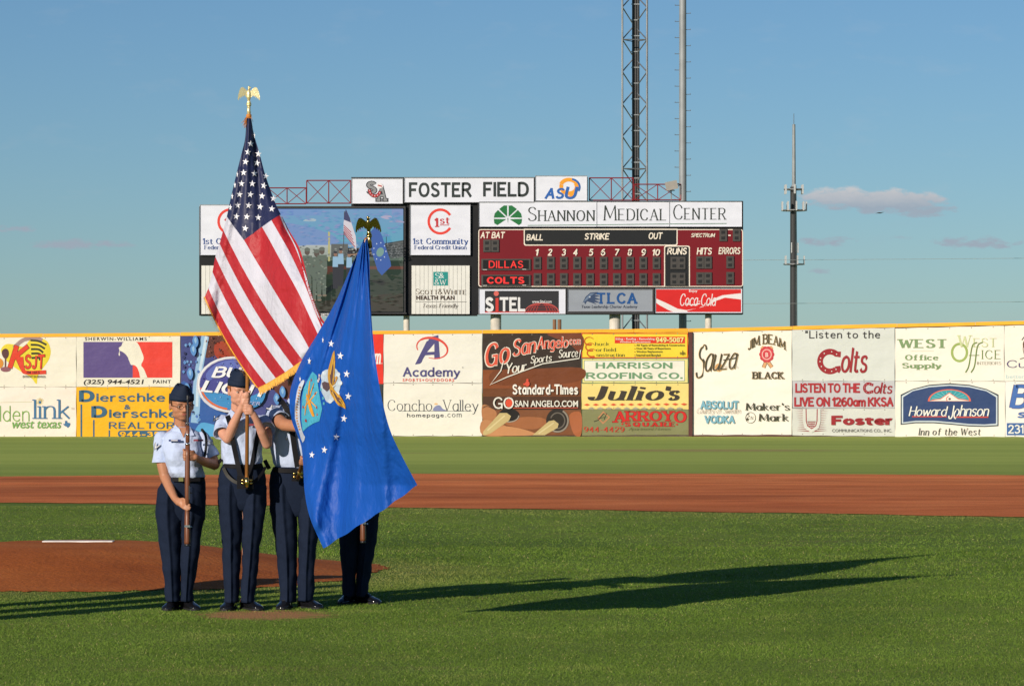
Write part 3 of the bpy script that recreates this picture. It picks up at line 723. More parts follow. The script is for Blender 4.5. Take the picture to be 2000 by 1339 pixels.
# --- four small signs stacked
o = banner(1136.2, 1344, 650.4, 648.6, 698.6, 697.4, (250, 222, 66), 'topmost yellow sign of four stacked, red border and red swash letters', 11, .008)
d = Dec(W, REG4)
d.rect(88, 112, 1248, 122, (226, 62, 40)); d.rect(88, 376, 1248, 385, (226, 62, 40)); d.rect(88, 112, 96, 385, (226, 62, 40)); d.rect(1240, 112, 1248, 385, (226, 62, 40))
d.rect(450, 152, 1215, 224, (232, 62, 44)); d.build('border', o)
d.arc(172, 200, 52, 42, 60, 330, 18, (206, 92, 34), w1=6); d.arc(186, 264, 52, 42, 60, 330, 18, (206, 92, 34), w1=6); d.arc(202, 328, 52, 42, 60, 330, 18, (206, 92, 34), w1=6)
d.text('huck', (232, 212, 390, 250), (88, 92, 50), 'f', thick=1.4, thin=.5); d.text('orfield', (246, 275, 466, 313), (88, 92, 50), 'f', thick=1.4, thin=.5); d.text('onstruction', (250, 334, 560, 368), (88, 92, 50), 'f', thick=1.4, thin=.5)
d.text('Siding - Roofing - Remodeling', (458, 165, 885, 194), (252, 232, 220), 'g', .02); d.text('Window Replacements', (505, 198, 840, 224), (252, 232, 220), 'g', .02)
d.text('949-5087', (897, 158, 1202, 214), (250, 236, 150), 's', thick=2.6, gap=1.4)
for k, t_ in enumerate(('All Types of Remodeling & Construction', 'Over 30 Years of Experience', 'Window Replacement', 'Insured and Bonded')):
    v0 = 234 + k * 35; d.text(t_, (684, v0, (1212, 1058, 970, 946)[k], v0 + 26), (84, 84, 48), 'g', .02); d.ell(667, v0 + 13, 5, 5, (200, 120, 40), 8)
d.text('BBB', (1160, 320, 1218, 346), (110, 100, 50), 'g', .01); d.line([(1189, 300), (1189, 355)], 6, (110, 100, 50))
d.build('lettering', o)
o = banner(1137, 1344, 699.4, 698.2, 748, 747.6, (120, 165, 120), 'green bordered white sign with two lines of green capitals, second of the stack', 12, .008)
d = Dec(W, REG4); GR = (118, 160, 122); CR = (246, 232, 150)
d.rect(100, 396, 1244, 652, CR); d.rect(116, 410, 1214, 636, (70, 128, 92)); d.rect(121, 415, 1209, 631, (246, 242, 230)); d.build('border', o)
d.text('HARRISON', (242, 430, 1084, 502), GR, 's', thick=2.3, gap=2.0); d.text('ROOFING CO.', (135, 540, 1190, 614), GR, 's', thick=2.3, gap=2.0); d.build('lettering', o)
o = banner(1136, 1345, 748.6, 748.4, 798.4, 799, (250, 226, 140), 'pale yellow sign with black italic name above a row of red diamonds', 13, .008)
d = Dec(W, REG4)
for k in range(12):
    u = 148 + k * 96; d.poly([(u-36, 893 - k*.6), (u, 879 - k*.6), (u+36, 893 - k*.6), (u, 907 - k*.6)], (226, 96, 62))
    if 0 < k < 12: d.poly([(u-86, 934), (u-48, 918), (u-10, 934), (u-30, 942), (u-66, 942)], (182, 172, 150))
d.build('diamond_border', o)
d.text("J", (155, 686, 380, 846), (70, 62, 56), 'f', thick=3.0, thin=.7, serif=1.2, shear=.22); d.text('ulio', (375, 686, 985, 846), (70, 62, 56), 'f', thick=2.5, thin=.6, serif=.5, shear=.24, gap=2.6); d.text("'s", (1000, 688, 1158, 846), (70, 62, 56), 'f', thick=3.2, thin=1.0, serif=.1, shear=.22, gap=1.0)
d.build('lettering', o)
o = banner(1137, 1345, 799, 799.6, 850, 848.6, (140, 140, 98), 'olive green sign with red capitals and diamond emblem, lowest of the stack', 14, .03)
d = Dec(W, REG4)
d.poly([(325, 962), (400, 1030), (322, 1103), (260, 1040)], (206, 140, 100)); d.poly([(325, 980), (382, 1030), (322, 1085), (278, 1038)], (140, 140, 98)); d.line([(225, 1075), (270, 1060), (330, 990), (362, 985), (335, 1055)], 8, (50, 46, 40)); d.line([(262, 1042), (345, 1028)], 6, (50, 46, 40))
d.build('emblem', o)
RD = (216, 46, 42)
d.text('ARROYO', (425, 960, 1232, 1088), RD, 'f', thick=2.3, thin=1.1, serif=1.1, out=((110, 30, 28), 7), gap=1.3, warp=lambda u, v, a, b_: (u, v - (16 if .16 < a < .82 else 0) * (1-b_)))
d.text('SQUARE', (560, 1082, 1100, 1134), RD, 'f', thick=2.8, thin=1.3, serif=1.2, gap=4.5, out=((110, 30, 28), 4)); d.ell(532, 1102, 10, 10, RD, 8); d.ell(1128, 1106, 10, 10, RD, 8)
d.text('944-4429', (112, 1132, 556, 1188), (214, 66, 50), 'f', thick=1.6, thin=.7, serif=.7); d.text('Apartment Homes', (600, 1140, 1062, 1180), (108, 112, 74), 'c', thick=.9, shear=.3, gap=.8)
d.build('lettering', o)
# --- four drinks on one big banner
o = banner(1353, 1546.4, 648.2, 645, 849, 848.4, WHITE2, 'large white banner with dark script, a red wax seal and pale blue capitals', 15)
d = Dec(W, REG5); DK = (72, 66, 50); TN = (226, 180, 120)
d.ell(305, 465, 38, 40, TN); d.arc(305, 465, 26, 28, 0, 360, 4, (190, 130, 80)); d.text('S', (294, 448, 316, 482), (190, 130, 80), 'g', .02)
for (a_, b_) in (((745, 405), (720, 465)), ((758, 405), (798, 462))): d.line([a_, b_], 36, DK); d.line([a_, b_], 28, (226, 170, 120))
d.poly([(690, 285), (712, 260), (750, 290), (790, 260), (812, 285), (780, 320), (720, 320)], (226, 170, 120))
for k in range(10):
    t = 2*math.pi*k/10; d.ell(750 + 46*math.cos(t), 342 + 52*math.sin(t), 25, 26, (206, 62, 72), 14)
d.ell(750, 342, 56, 62, (222, 82, 88)); d.arc(750, 342, 42, 46, 0, 360, 6, (244, 214, 204)); d.ell(750, 345, 30, 34, (206, 62, 72)); d.text('B', (738, 325, 764, 367), (244, 214, 204), 'g', .02)
d.arc(600, 930, 46, 50, 0, 360, 4, DK); d.star(570, 945, 22, DK); d.text('S', (570, 893, 590, 923), DK, 'g'); d.text('IV', (598, 918, 634, 948), DK, 'f', thick=1)
d.build('emblem', o)
d.text('Sauza', (88, 252, 485, 515), DK, 'c', thick=1.35, thin=.4, shear=.42, gap=1.0, out=((238, 204, 150), 6), warp=lambda u, v, a, b_: (u, v + (52 if a < .18 else -38*a)*(1 if b_ < .4 else .25)))
d.line([(345, 395), (400, 385), (455, 375), (485, 345)], 9, DK, True)
d.text('TEQUILA', (353, 450, 487, 474), (150, 138, 116), 'f', thick=.9, serif=.5)
d.text('JIM BEAM', (575, 165, 928, 245), DK, 'f', thick=1.9, thin=.9, serif=.8, caps=False, out=((238, 204, 150), 4), gap=1.5, warp=lambda u, v, a, b_: (u, v + 62 * (2*(a-.5))**2 - 14*math.sin(math.pi*a)*b_))
d.text('BLACK', (612, 503, 912, 570), DK, 'f', thick=2.3, thin=1.3, serif=.9, out=((230, 200, 160), 4))
d.text('ABSOLUT', (130, 770, 488, 852), (128, 182, 204), 's', thick=2.7, gap=1.2); d.text('VODKA', (168, 906, 454, 986), (128, 182, 204), 's', thick=2.7, gap=1.2); d.text('Country of Sweden', (100, 838, 508, 906), (150, 116, 92), 'c', thick=.7, thin=.35, shear=.35, gap=.7)
d.text("Maker's", (548, 792, 962, 862), DK, 'f', thick=1.6, thin=.6, serif=.9); d.text('Mark', (668, 892, 950, 962), DK, 'f', thick=1.6, thin=.6, serif=.9)
d.build('lettering', o)
# --- team radio banners
RC = (160, 40, 48)
def horseshoe(d, u, v, a, b_, w, holes=True, bg=(220, 222, 216)):
    d.arc(u, v, a, b_, 52, 318, w, RC, n=30)
    d.poly([(u + a*.55, v - b_*1.02), (u + a*1.12, v - b_*1.0), (u + a*1.08, v - b_*.42), (u + a*.5, v - b_*.5)], RC); d.poly([(u + a*.5, v + b_*.5), (u + a*1.05, v + b_*.42), (u + a*1.12, v + b_*.85), (u + a*.95, v + b_*1.18), (u + a*.6, v + b_*1.0)], RC)
    for t in ((-125), -160, 180, 150, 118, -80, 80, -48, 52):
        r = math.radians(t); d.ell(u + a*math.cos(r)*1.0, v + b_*math.sin(r)*1.0, w*.11, w*.12, bg, 8)
o = banner(1547.2, 1747.6, 644.4, 639.6, 743.4, 743.4, (220, 224, 220), 'pale grey banner with a crimson horseshoe word under black words', 16, .01)
d = Dec(W, REG5)
horseshoe(d, 1338, 408, 92, 92, 54); d.build('horseshoe', o)
d.text('"Listen to the', (1108, 124, 1804, 197), (62, 60, 60), 's', thick=1.45, gap=2.6, warp=lambda u, v, a, b_: (u, v - 3))
d.text('olts', (1440, 275, 1690, 515), RC, 'c', thick=1.9, thin=1.1, shear=.22, gap=1.0); d.build('lettering', o)
o = banner(1548, 1747.6, 743.8, 743.8, 796.4, 797, (200, 200, 206), 'grey strip banner with two lines of crimson capitals, middle of three', 17, .03)
d = Dec(W, REG5)
horseshoe(d, 1698, 655, 40, 42, 26, bg=(200, 200, 206)); d.build('horseshoe', o)
d.text('LISTEN TO THE', (1015, 606, 1618, 702), (176, 46, 54), 's', thick=2.6, gap=1.1); d.text('olts', (1745, 600, 1920, 708), RC, 'c', thick=1.9, thin=1.1, shear=.22, gap=1.0)
d.text('LIVE ON 1260am KKSA', (1005, 735, 1930, 830), (176, 46, 54), 's', thick=2.6, gap=1.1); d.build('lettering', o)
for pts in (((1480, 612), (1540, 650)), ((1845, 615), (1890, 640)), ((1850, 818), (1905, 835))): pass
o = banner(1547.2, 1748.2, 797.4, 797.6, 849.6, 852, (218, 220, 214), 'pale grey banner with a crimson U shape and rays, below the strip', 18, .01)
d = Dec(W, REG5); LG = (218, 220, 214)
for k in range(13):
    v = 850 + k * 16.5; wv = (150 - 4*k if k < 9 else 120 + (k-9)*6)
    d.poly([(1168 - wv - 10, v), (1168, v + 3), (1168, v + 12)], RC); d.poly([(1168 + wv + 12, v), (1168, v + 3), (1168, v + 12)], RC)
d.line([(1107, 848), (1107, 960), (1120, 1015), (1168, 1048), (1216, 1015), (1229, 960), (1229, 848)], 44, LG); d.line([(1116, 848), (1118, 960), (1130, 1005), (1168, 1032), (1206, 1005), (1218, 960), (1220, 848)], 9, RC); d.rect(1124, 850, 1212, 960, LG)
d.build('emblem', o)
d.text('Foster', (1350, 910, 1920, 1000), RC, 's', thick=3.3, gap=1.6); d.text('COMMUNICATIONS CO., INC.', (1358, 1035, 1915, 1068), (112, 108, 108), 'g', 0)
d.build('lettering', o)
# --- office supply and inn
o = banner(1748.4, 1961, 641, 636, 743.6, 744, WHITE2, 'white banner with two green office supply logos side by side', 19, .012)
d = Dec(W, REG6); G1 = (132, 160, 112); G2 = (214, 222, 170); G3 = (120, 146, 74)
d.arc(718, 365, 78, 90, 0, 360, 26, (164, 184, 104)); d.line([(205, 352), (450, 350)], 3, (200, 190, 150)); d.build('emblem', o)
d.text('WEST', (65, 224, 582, 320), G1, 'f', thick=2.8, thin=1.2, serif=1.2); d.text('Office', (147, 388, 498, 446), G1, 'f', thick=2.6, thin=1.3, serif=.8); d.text('Supply', (117, 474, 532, 545), G1, 'f', thick=2.6, thin=1.3, serif=.8)
d.text('W', (690, 182, 850, 310), G2, 'f', thick=1.8, thin=.6, serif=.8); d.text('EST', (856, 215, 1104, 308), G2, 'f', thick=1.3, thin=.5, serif=.8)
d.line([(780, 574), (815, 500), (850, 300), (900, 258)], 11, G3, True); d.line([(838, 574), (875, 500), (905, 300), (960, 255)], 11, G3, True); d.line([(815, 395), (925, 393)], 6, G3)
d.text('ICE', (946, 340, 1148, 432), G3, 'f', thick=.9, thin=.4, serif=.7, gap=3); d.text('INTERIORS', (900, 460, 1152, 492), (150, 140, 116), 'f', thick=.9, thin=.5, serif=.5)
d.build('lettering', o)
o = banner(1748.4, 1963, 744.4, 744.8, 852.2, 852.6, WHITE2, 'white banner with a navy arched sign shape and orange roof emblem', 20, .012)
d = Dec(W, REG6)
def arched(i): return [(102+i, 806+i), (230, 745+i*.9), (400, 702+i), (612, 686+i), (820, 702+i), (1000, 746+i*.9), (1127-i, 806+i), (1127-i, 1134-i), (980, 1143-i), (820, 1138-i), (640, 1120-i), (450, 1104-i), (260, 1104-i), (102+i, 1121-i)]
d.poly(arched(0), (44, 62, 72)); d.poly(arched(12), (214, 224, 232)); d.poly(arched(26), (52, 74, 122))
d.arc(612, 872, 1, 1, 0, 360, 1, (255, 255, 255), n=4)
fan = [(385, 875)] + [(612 + 226*math.cos(math.radians(t)), 875 - 127*math.sin(math.radians(t))) for t in range(180, -1, -12)] + [(838, 875)]
d.poly(fan, (236, 110, 84)); fan2 = [(612 + 205*math.cos(math.radians(t)), 866 - 108*math.sin(math.radians(t))) for t in range(180, -1, -12)]
d.poly(fan2, (60, 160, 172)); 
for t in range(20, 165, 16): d.line([(612 + 60*math.cos(math.radians(t)), 866 - 34*math.sin(math.radians(t))), (612 + 190*math.cos(math.radians(t)), 866 - 98*math.sin(math.radians(t)))], 7, (120, 200, 206))
d.poly([(400, 872), (520, 852), (612, 786), (705, 852), (825, 872)], (250, 240, 230)); d.line([(425, 862), (520, 850), (612, 786), (705, 850), (800, 862)], 8, (236, 110, 84)); d.arc(606, 850, 24, 26, 130, 270, 8, (226, 90, 70)); d.ell(615, 850, 14, 12, (90, 80, 80), 8)
d.rect(222, 1030, 585, 1040, (226, 84, 66)); d.rect(662, 1034, 1020, 1046, (226, 84, 66)); d.build('emblem', o)
d.text('Howard', (185, 925, 600, 1032), (248, 246, 240), 'c', thick=1.5, thin=.8, shear=.25, gap=1.0, out=((30, 44, 70), 5)); d.text('Johnson', (600, 912, 1030, 1062), (248, 246, 240), 'c', thick=1.5, thin=.8, shear=.25, gap=1.0, out=((30, 44, 70), 5), warp=lambda u, v, a, b_: (u, v - (30 if a > .2 else 0)*(1-b_)))
d.text('Inn of the West', (285, 1156, 938, 1228), (72, 66, 58), 'f', thick=1.3, thin=.55, shear=.16, serif=.7, gap=2.6); d.build('lettering', o)
# --- far right pair
o = banner(1961.8, 2150, 636, 632, 744, 744, WHITE2, 'white banner with thin purple script below a small bust drawing', 21)
d = Dec(W, REG6); d.text('Culligan', (1212, 445, 1800, 548), (88, 78, 122), 's', thick=1.1, gap=1.6); d.text('better water', (1206, 598, 1600, 634), (186, 218, 222), 'g')
d.line([(1370, 235), (1400, 200), (1450, 190)], 10, (90, 70, 62), True); d.line([(1385, 300), (1385, 340), (1400, 400)], 7, (120, 92, 78), True); d.ell(1420, 280, 40, 50, (106, 80, 64)); d.line([(1350, 432), (1400, 420)], 8, (100, 76, 62)); d.build('lettering', o)
o = banner(1963.8, 2150, 744.8, 744.8, 852.6, 853, (250, 247, 242), 'white banner with big blue script above a blue numbered box', 22)
d = Dec(W, REG6); d.rect(1213, 1102, 1900, 1230, (70, 110, 170)); d.build('number_box', o)
d.text('Blair', (1240, 700, 1800, 950), (76, 116, 190), 'c', thick=2.5, thin=1.7, shear=.2, gap=.8, out=((120, 90, 90), 8)); d.text('Sports', (1325, 990, 1800, 1062), (76, 116, 190), 's', thick=2.6, out=((120, 90, 90), 5), shear=.15)
d.text('2319 K', (1228, 1118, 1560, 1214), (244, 242, 236), 's', thick=1.7, gap=1.4); d.build('lettering', o)
# ------------------------------------------------------------------ scoreboard
SD = 131.0
def S(px, py, off=0.0): return P(px, py, SD - off)
def slab(m, x0, y0, x1, y1, front, depth, mi=0):
    a = S(x0, y1, front); b_ = S(x1, y0, front)
    m.box((a.x, a.y, a.z), (b_.x, a.y + depth, b_.z), mi); return m
sb = empty('scoreboard', S(925, 846), 'big black framed scoreboard with red line score panel, video screen and white sign panels', 'scoreboard')
M_BLK = mat('black_cabinet', (.011, .012, .014), .6, var=.2, scale=1.5, spec=.2)
M_DARKF = mat('dark_frame', (.03, .03, .033), .5, var=.2)
M_SIGNEDGE = mat('sign_trim', (.35, .36, .38), .4, .3)
M_RED = mat('truss_red', C(150, 45, 50), .5, var=.12, scale=3)
M_POST = mat('weathered_white_post', (.62, .58, .50), .7, var=.25, scale=2.2, bump=.004)
M_BRD = mat('oxblood_panel', C(126, 22, 32), .32, var=.10, scale=.5)
M_CREAM = mat('cream_line', C(250, 240, 222), .5, var=.03)
m = MB(); slab(m, 389, 403, 932, 616, 0, .9); slab(m, 932, 392.5, 1451.5, 613.5, 0, .9); slab(m, 686, 346, 1148, 402.8, -.1, .7); m.build('cabinet', M_BLK, sb)
for x0, x1, px in ((788, 800, 0), (958, 979, 0), (1190, 1212, 0), (1377, 1390, 0), (432, 446, 0)):
    m = MB(); c = S((x0+x1)/2, 850, -.45); r = (x1 - x0) / 2 / F * SD
    m.tube(c, (c.x, c.y, S(0, 560, 0).z), r, n=20)
    m.build('support_post', M_POST, sb, smooth=False)
def sign(x0, y0, x1, y1, col, label=None, rim=.9):
    m = MB(); slab(m, x0, y0, x1, y1, .10, .10)
    o = m.build('sign_panel', pmat(col, tagname='panel'), sb)
    m = MB()
    for r in ((x0-rim, y0-rim, x1+rim, y0), (x0-rim, y1, x1+rim, y1+rim), (x0-rim, y0, x0, y1), (x1, y0, x1+rim, y1)): slab(m, *r, .13, .13)
    m.build('trim', M_SIGNEDGE, o)
    if label: o['label'] = label
    return o
def SDc(reg, base=.104, **k): return Dec(S, reg, base, tagname='signprint', **k)
S6 = (380, 330, 3.636); S7 = (900, 330, 3.448); WS = (236, 240, 252)
# top signs
o = sign(687, 349, 786, 397, WS, 'small white sign with grey block letters and a red horseshoe'); d = SDc(S6)
GY = (148, 150, 154); d.text('S', (1218, 84, 1298, 182), (58, 60, 66), 's', thick=4.2); d.text('S', (1224, 90, 1292, 176), GY, 's', thick=2.6)
d.text('A', (1284, 112, 1376, 234), (58, 60, 66), 'f', thick=3.4, thin=2.8, serif=1.6); d.text('A', (1292, 120, 1368, 228), GY, 'f', thick=1.9, thin=1.6, serif=1.0)
d.arc(1280, 150, 38, 42, 10, 190, 24, (58, 60, 66)); d.arc(1280, 150, 38, 42, 14, 186, 17, (188, 50, 58)); d.spoly([(1295, 108), (1320, 100), (1340, 122), (1322, 138), (1298, 132)], (240, 236, 238)); d.line([(1302, 116), (1332, 124)], 8, (188, 50, 58))
for t in (30, 60, 90, 120, 150, 178): d.ell(1280 + 38*math.cos(math.radians(t)), 150 + 42*math.sin(math.radians(t)), 3.5, 3.5, (245, 235, 235), 8)
d.build('emblem', o)
o = sign(790, 347.5, 1042, 394.5, WS, 'long white sign with black block capitals'); d = SDc(S6)
d.text('FOSTER', (1522, 94, 1970, 204), (52, 60, 60), 's', thick=2.25, gap=2.0)
d.reg = S7; d.text('FIELD', (150, 86, 458, 188), (52, 60, 60), 's', thick=2.25, gap=2.0); d.build('lettering', o)
o = sign(1046, 344, 1146, 391.5, WS, 'small white sign with blue capitals on an orange ring'); d = SDc(S7)
d.arc(728, 120, 52, 44, -30, 200, 26, (250, 170, 50)); d.arc(728, 118, 56, 46, 200, 330, 26, (250, 170, 50)); d.arc(738, 122, 62, 54, -80, 30, 14, (50, 105, 180)); d.arc(722, 158, 34, 30, 20, 120, 14, (250, 170, 50))
d.text('AS', (562, 126, 700, 204), (50, 105, 185), 's', thick=2.4, shear=.2); d.text('U', (700, 118, 792, 204), (50, 105, 185), 's', thick=2.2, shear=.2); d.build('emblem', o)
# community signs, right one and the one half hidden by the flag
for dx, w in ((0, 117), (-410.5, 117)):
    o = sign(801.5+dx, 400.5, 918+dx, 497.5, WS, 'white sign with red ring, %s' % ('right of the screen' if dx == 0 else 'half hidden by the striped flag')); d = SDc(S6)
    k = dx * 3.636
    d.arc(1745+k, 373, 82, 84, 32, 328, 18, (236, 70, 58), n=40); d.text('1', (1702+k, 345, 1738+k, 412), (200, 60, 70), 'f', thick=2.6, thin=1.3, serif=1.2); d.text('st', (1742+k, 345, 1810+k, 390), (200, 60, 70), 'f', thick=2.2, thin=1.0, serif=.8); d.line([(1742+k, 398), (1808+k, 398)], 5, (200, 60, 70)); d.build('emblem', o)
    d.text('1st Community', (1549+k, 490, 1943+k, 545), (52, 88, 158), 'f', thick=1.8, thin=.9, serif=.8); d.text('Federal Credit Union', (1560+k, 541, 1932+k, 571), (52, 88, 158), 'f', thick=1.6, thin=.8, serif=.7); d.build('lettering', o)
# slatted signs
for dx in (0, -410.5):
    x0, y0, x1, y1 = 804+dx, 518.5, 917.5+dx, 613
    m = MB(); slab(m, x0, y0, x1, y1, .06, .06); o = m.build('sign_panel', pmat((236, 236, 228), tagname='panel'), sb); o['label'] = 'white ribbed sign of upright slats, %s' % ('under the ring sign' if dx == 0 else 'at the lower left corner')
    for k in range(14):
        a = x0 + (x1-x0)*k/14 + .25; m = MB(); slab(m, a, y0, a + (x1-x0)/14 - .5, y1, .10, .04); m.build('slat', pmat((240, 240, 232), tagname='panel'), o)
    d = SDc(S6); k = dx*3.636
    if dx == 0:
        d.rect(1695, 730, 1800, 827, (38, 152, 146)); d.text('S', (1708, 738, 1742, 778), (235, 242, 240), 'f', thick=1.3, thin=.6); d.text('&', (1738, 738, 1772, 775), (235, 242, 240), 'g'); d.text('&', (1704, 784, 1738, 822), (235, 242, 240), 'f', thick=1.3, thin=.6); d.text('W', (1738, 784, 1790, 822), (235, 242, 240), 'f', thick=1.3, thin=.6); d.build('emblem', o)
        d.text('Scott', (1568, 850, 1726, 890), (128, 112, 92), 'f', thick=1.1, thin=.5, serif=.6, caps=True); d.text('&', (1728, 850, 1760, 890), (128, 112, 92), 'f', thick=1.1, thin=.5); d.text('White', (1762, 850, 1928, 890), (128, 112, 92), 'f', thick=1.1, thin=.5, serif=.6, caps=True)
        d.text('HEALTH PLAN', (1574, 898, 1845, 928), (86, 66, 54), 'g', .025, sp=1.1); d.line([(1568, 942), (1930, 942)], 2, (150, 145, 135)); d.text('Texas Friendly', (1622, 955, 1872, 992), (110, 96, 80), 'f', thick=1.1, thin=.5, shear=.25, serif=.5); d.build('lettering', o)
    else:
        d.rect(1695+k, 730, 1720+k, 900, (70, 80, 150)); d.rect(1720+k, 740, 1800+k, 900, (180, 50, 60)); d.build('emblem', o)
# video screen
m = MB(); slab(m, 519, 407, 789, 610, .05, .05); scr = m.build('video_screen', mat('screen_black', (.02, .02, .022), .35, var=0), sb); scr['label'] = 'video screen showing soldiers and a colour guard on a ball field'
m = MB()
for r in ((514, 402.5, 792, 406.5), (514, 610.5, 794, 613), (789.5, 406.5, 792, 610.5), (514, 406.5, 518.5, 610.5)): slab(m, *r, .16, .16)
m.build('screen_frame', M_DARKF, scr)
E_ = .85; d = Dec(S, S6, .054, emit=E_, tagname='screen')
def sc_(c): return tuple(x for x in c)
d.rect(510, 283, 1482, 560, (98, 150, 192))
for k in range(9): d.rect(510, 283 + k*26, 1482, 283 + k*26 + 26, (112 - k*2, 158 + k*1, 200 - k*1))
for u0, u1, c_ in ((680, 900, (114, 152, 203)), (510, 700, (112, 146, 203)), (1400, 1480, (130, 152, 200))): d.rect(u0, 283, u1, 330, c_)
d.spoly([(530, 380), (760, 400), (980, 470), (980, 540), (530, 540)], (116, 148, 198)); d.spoly([(770, 368), (820, 350), (862, 358), (850, 372)], (170, 190, 200)); d.spoly([(1320, 340), (1380, 328), (1402, 345), (1370, 358)], (178, 172, 200)); d.spoly([(1380, 375), (1440, 362), (1482, 372), (1482, 382)], (160, 160, 195))
d.rect(510, 545, 980, 600, (176, 184, 178)); d.rect(790, 540, 1160, 545, (190, 195, 195)); d.rect(740, 560, 1000, 640, (168, 176, 166)); d.rect(970, 532, 1090, 640, (92, 96, 92))
d.poly([(1340, 530), (1482, 505), (1482, 640), (1340, 640)], (66, 72, 70))
for k in range(6): d.line([(1345, 540 + k*16), (1482, 520 + k*20)], 4, (110, 112, 112))
d.line([(1362, 480), (1362, 530)], 4, (60, 60, 60)); d.rect(510, 625, 1482, 655, (96, 112, 98)); d.rect(510, 650, 1482, 1012, (52, 66, 52)); d.rect(510, 690, 1482, 712, (106, 66, 52)); d.spoly([(740, 700), (1000, 695), (1010, 740), (740, 745)], (100, 62, 50)); d.rect(510, 780, 1482, 1012, (46, 58, 46)); d.poly([(900, 940), (1050, 915), (1200, 900), (1350, 888), (1480, 882), (1480, 1010), (860, 1010)], (58, 54, 42))
d.rect(948, 445, 962, 655, (188, 182, 120)); d.poly([(1248, 795), (1310, 778), (1394, 815), (1330, 826)], (28, 34, 30)); d.poly([(880, 880), (1010, 800), (1060, 790), (900, 920)], (30, 36, 34))
for _ in range(150):
    u, v = random.uniform(516, 1460), random.uniform(286, 520); c0 = 100 + random.uniform(-4, 26); d.poly([(u-22, v), (u, v-7), (u+22, v), (u, v+7)], (c0 + 8, 152 - (v-286)*.02, 200 - (v-286)*.03))
for _ in range(160):
    u, v = random.uniform(516, 1460), random.uniform(722, 1000); k = random.uniform(-6, 8); d.poly([(u-26, v), (u, v-5), (u+26, v), (u, v+5)], (50 + k + max(0, v-900)*.05, 62 + k - max(0, v-900)*.03, 46 + k))
for _ in range(120):
    u, v = random.uniform(516, 1340), random.uniform(548, 640); k = random.uniform(-50, 40); d.poly([(u-7, v-4), (u+7, v-4), (u+7, v+4), (u-7, v+4)], (140 + k, 146 + k, 138 + k))
for _ in range(110):
    u = random.uniform(1346, 1476); v = random.uniform(530, 636); k = random.uniform(-24, 50); d.poly([(u-5, v-3), (u+5, v-3), (u+5, v+3), (u-5, v+3)], (84 + k, 88 + k, 88 + k))
for u, v, s_ in ((800, 640, 1), (868, 655, 1.05), (905, 635, 1)):      # soldiers seen from behind
    q = lambda a, b_: (u + a*s_, v + b_*s_)
    d.poly([q(-32, -25), q(34, -25), q(38, 90), q(30, 120), q(28, 260), q(4, 262), q(0, 130), q(-6, 262), q(-28, 258), q(-30, 110), q(-38, 90)], (92, 106, 92)); d.ell(u, v - 52*s_, 19*s_, 24*s_, (86, 72, 62), 14); d.ell(u, v - 68*s_, 21*s_, 14*s_, (96, 104, 92), 12)
    for k in range(26):
        a, b_ = random.uniform(-30, 30), random.uniform(-15, 235); d.poly([q(a-9, b_), q(a, b_-6), q(a+9, b_), q(a+2, b_+6)], random.choice([(86, 98, 86), (136, 144, 128), (98, 96, 80), (72, 82, 76)]))
    d.ell(u - 18*s_, v + 262*s_, 16, 8, (126, 112, 92), 10); d.ell(u + 18*s_, v + 262*s_, 16, 8, (126, 112, 92), 10)
d.poly([(728, 600), (756, 585), (762, 700), (740, 760), (728, 760)], (96, 104, 96))
for u, v in ((1000, 650), (1038, 630), (1098, 655)):                   # colour guard on the screen
    d.poly([(u-18, v-28), (u+18, v-28), (u+22, v+45), (u-20, v+45)], (150, 190, 216)); d.poly([(u-20, v+45), (u+22, v+45), (u+18, v+200), (u-18, v+200)], (22, 26, 40)); d.ell(u, v-45, 12, 16, (150, 108, 88), 12); d.ell(u, v-60, 14, 10, (28, 32, 46), 12)
d.line([(1058, 560), (1064, 300)], 5, (70, 60, 50)); d.poly([(1075, 285), (1100, 340), (1145, 480), (1150, 580), (1110, 520), (1058, 440), (1058, 380)], (222, 214, 220)); d.poly([(1075, 285), (1104, 350), (1110, 380), (1060, 360), (1064, 320)], (52, 56, 100))
for k in range(5): d.line([(1060, 400 + k*14), (1112 + k*7, 450 + k*26)], 6, (176, 66, 72))
d.line([(1090, 610), (1250, 596)], 8, (170, 130, 100)); d.poly([(1230, 470), (1290, 398), (1330, 470), (1392, 660), (1396, 690), (1330, 755), (1300, 720), (1262, 600)], (46, 92, 170)); d.ell(1318, 590, 26, 34, (120, 160, 150), 16, .4)
for k in range(9): d.ell(1315 + 44*math.cos(k*.7), 585 + 62*math.sin(k*.7), 4, 5, (210, 220, 235), 8)
d.build('screen_picture', scr)
d = SDc(S6, .17); d.text('SPECTRUM', (895, 1024, 980, 1048), (232, 232, 232), 's', thick=2.6, shear=.25); d.build('maker_name', scr)
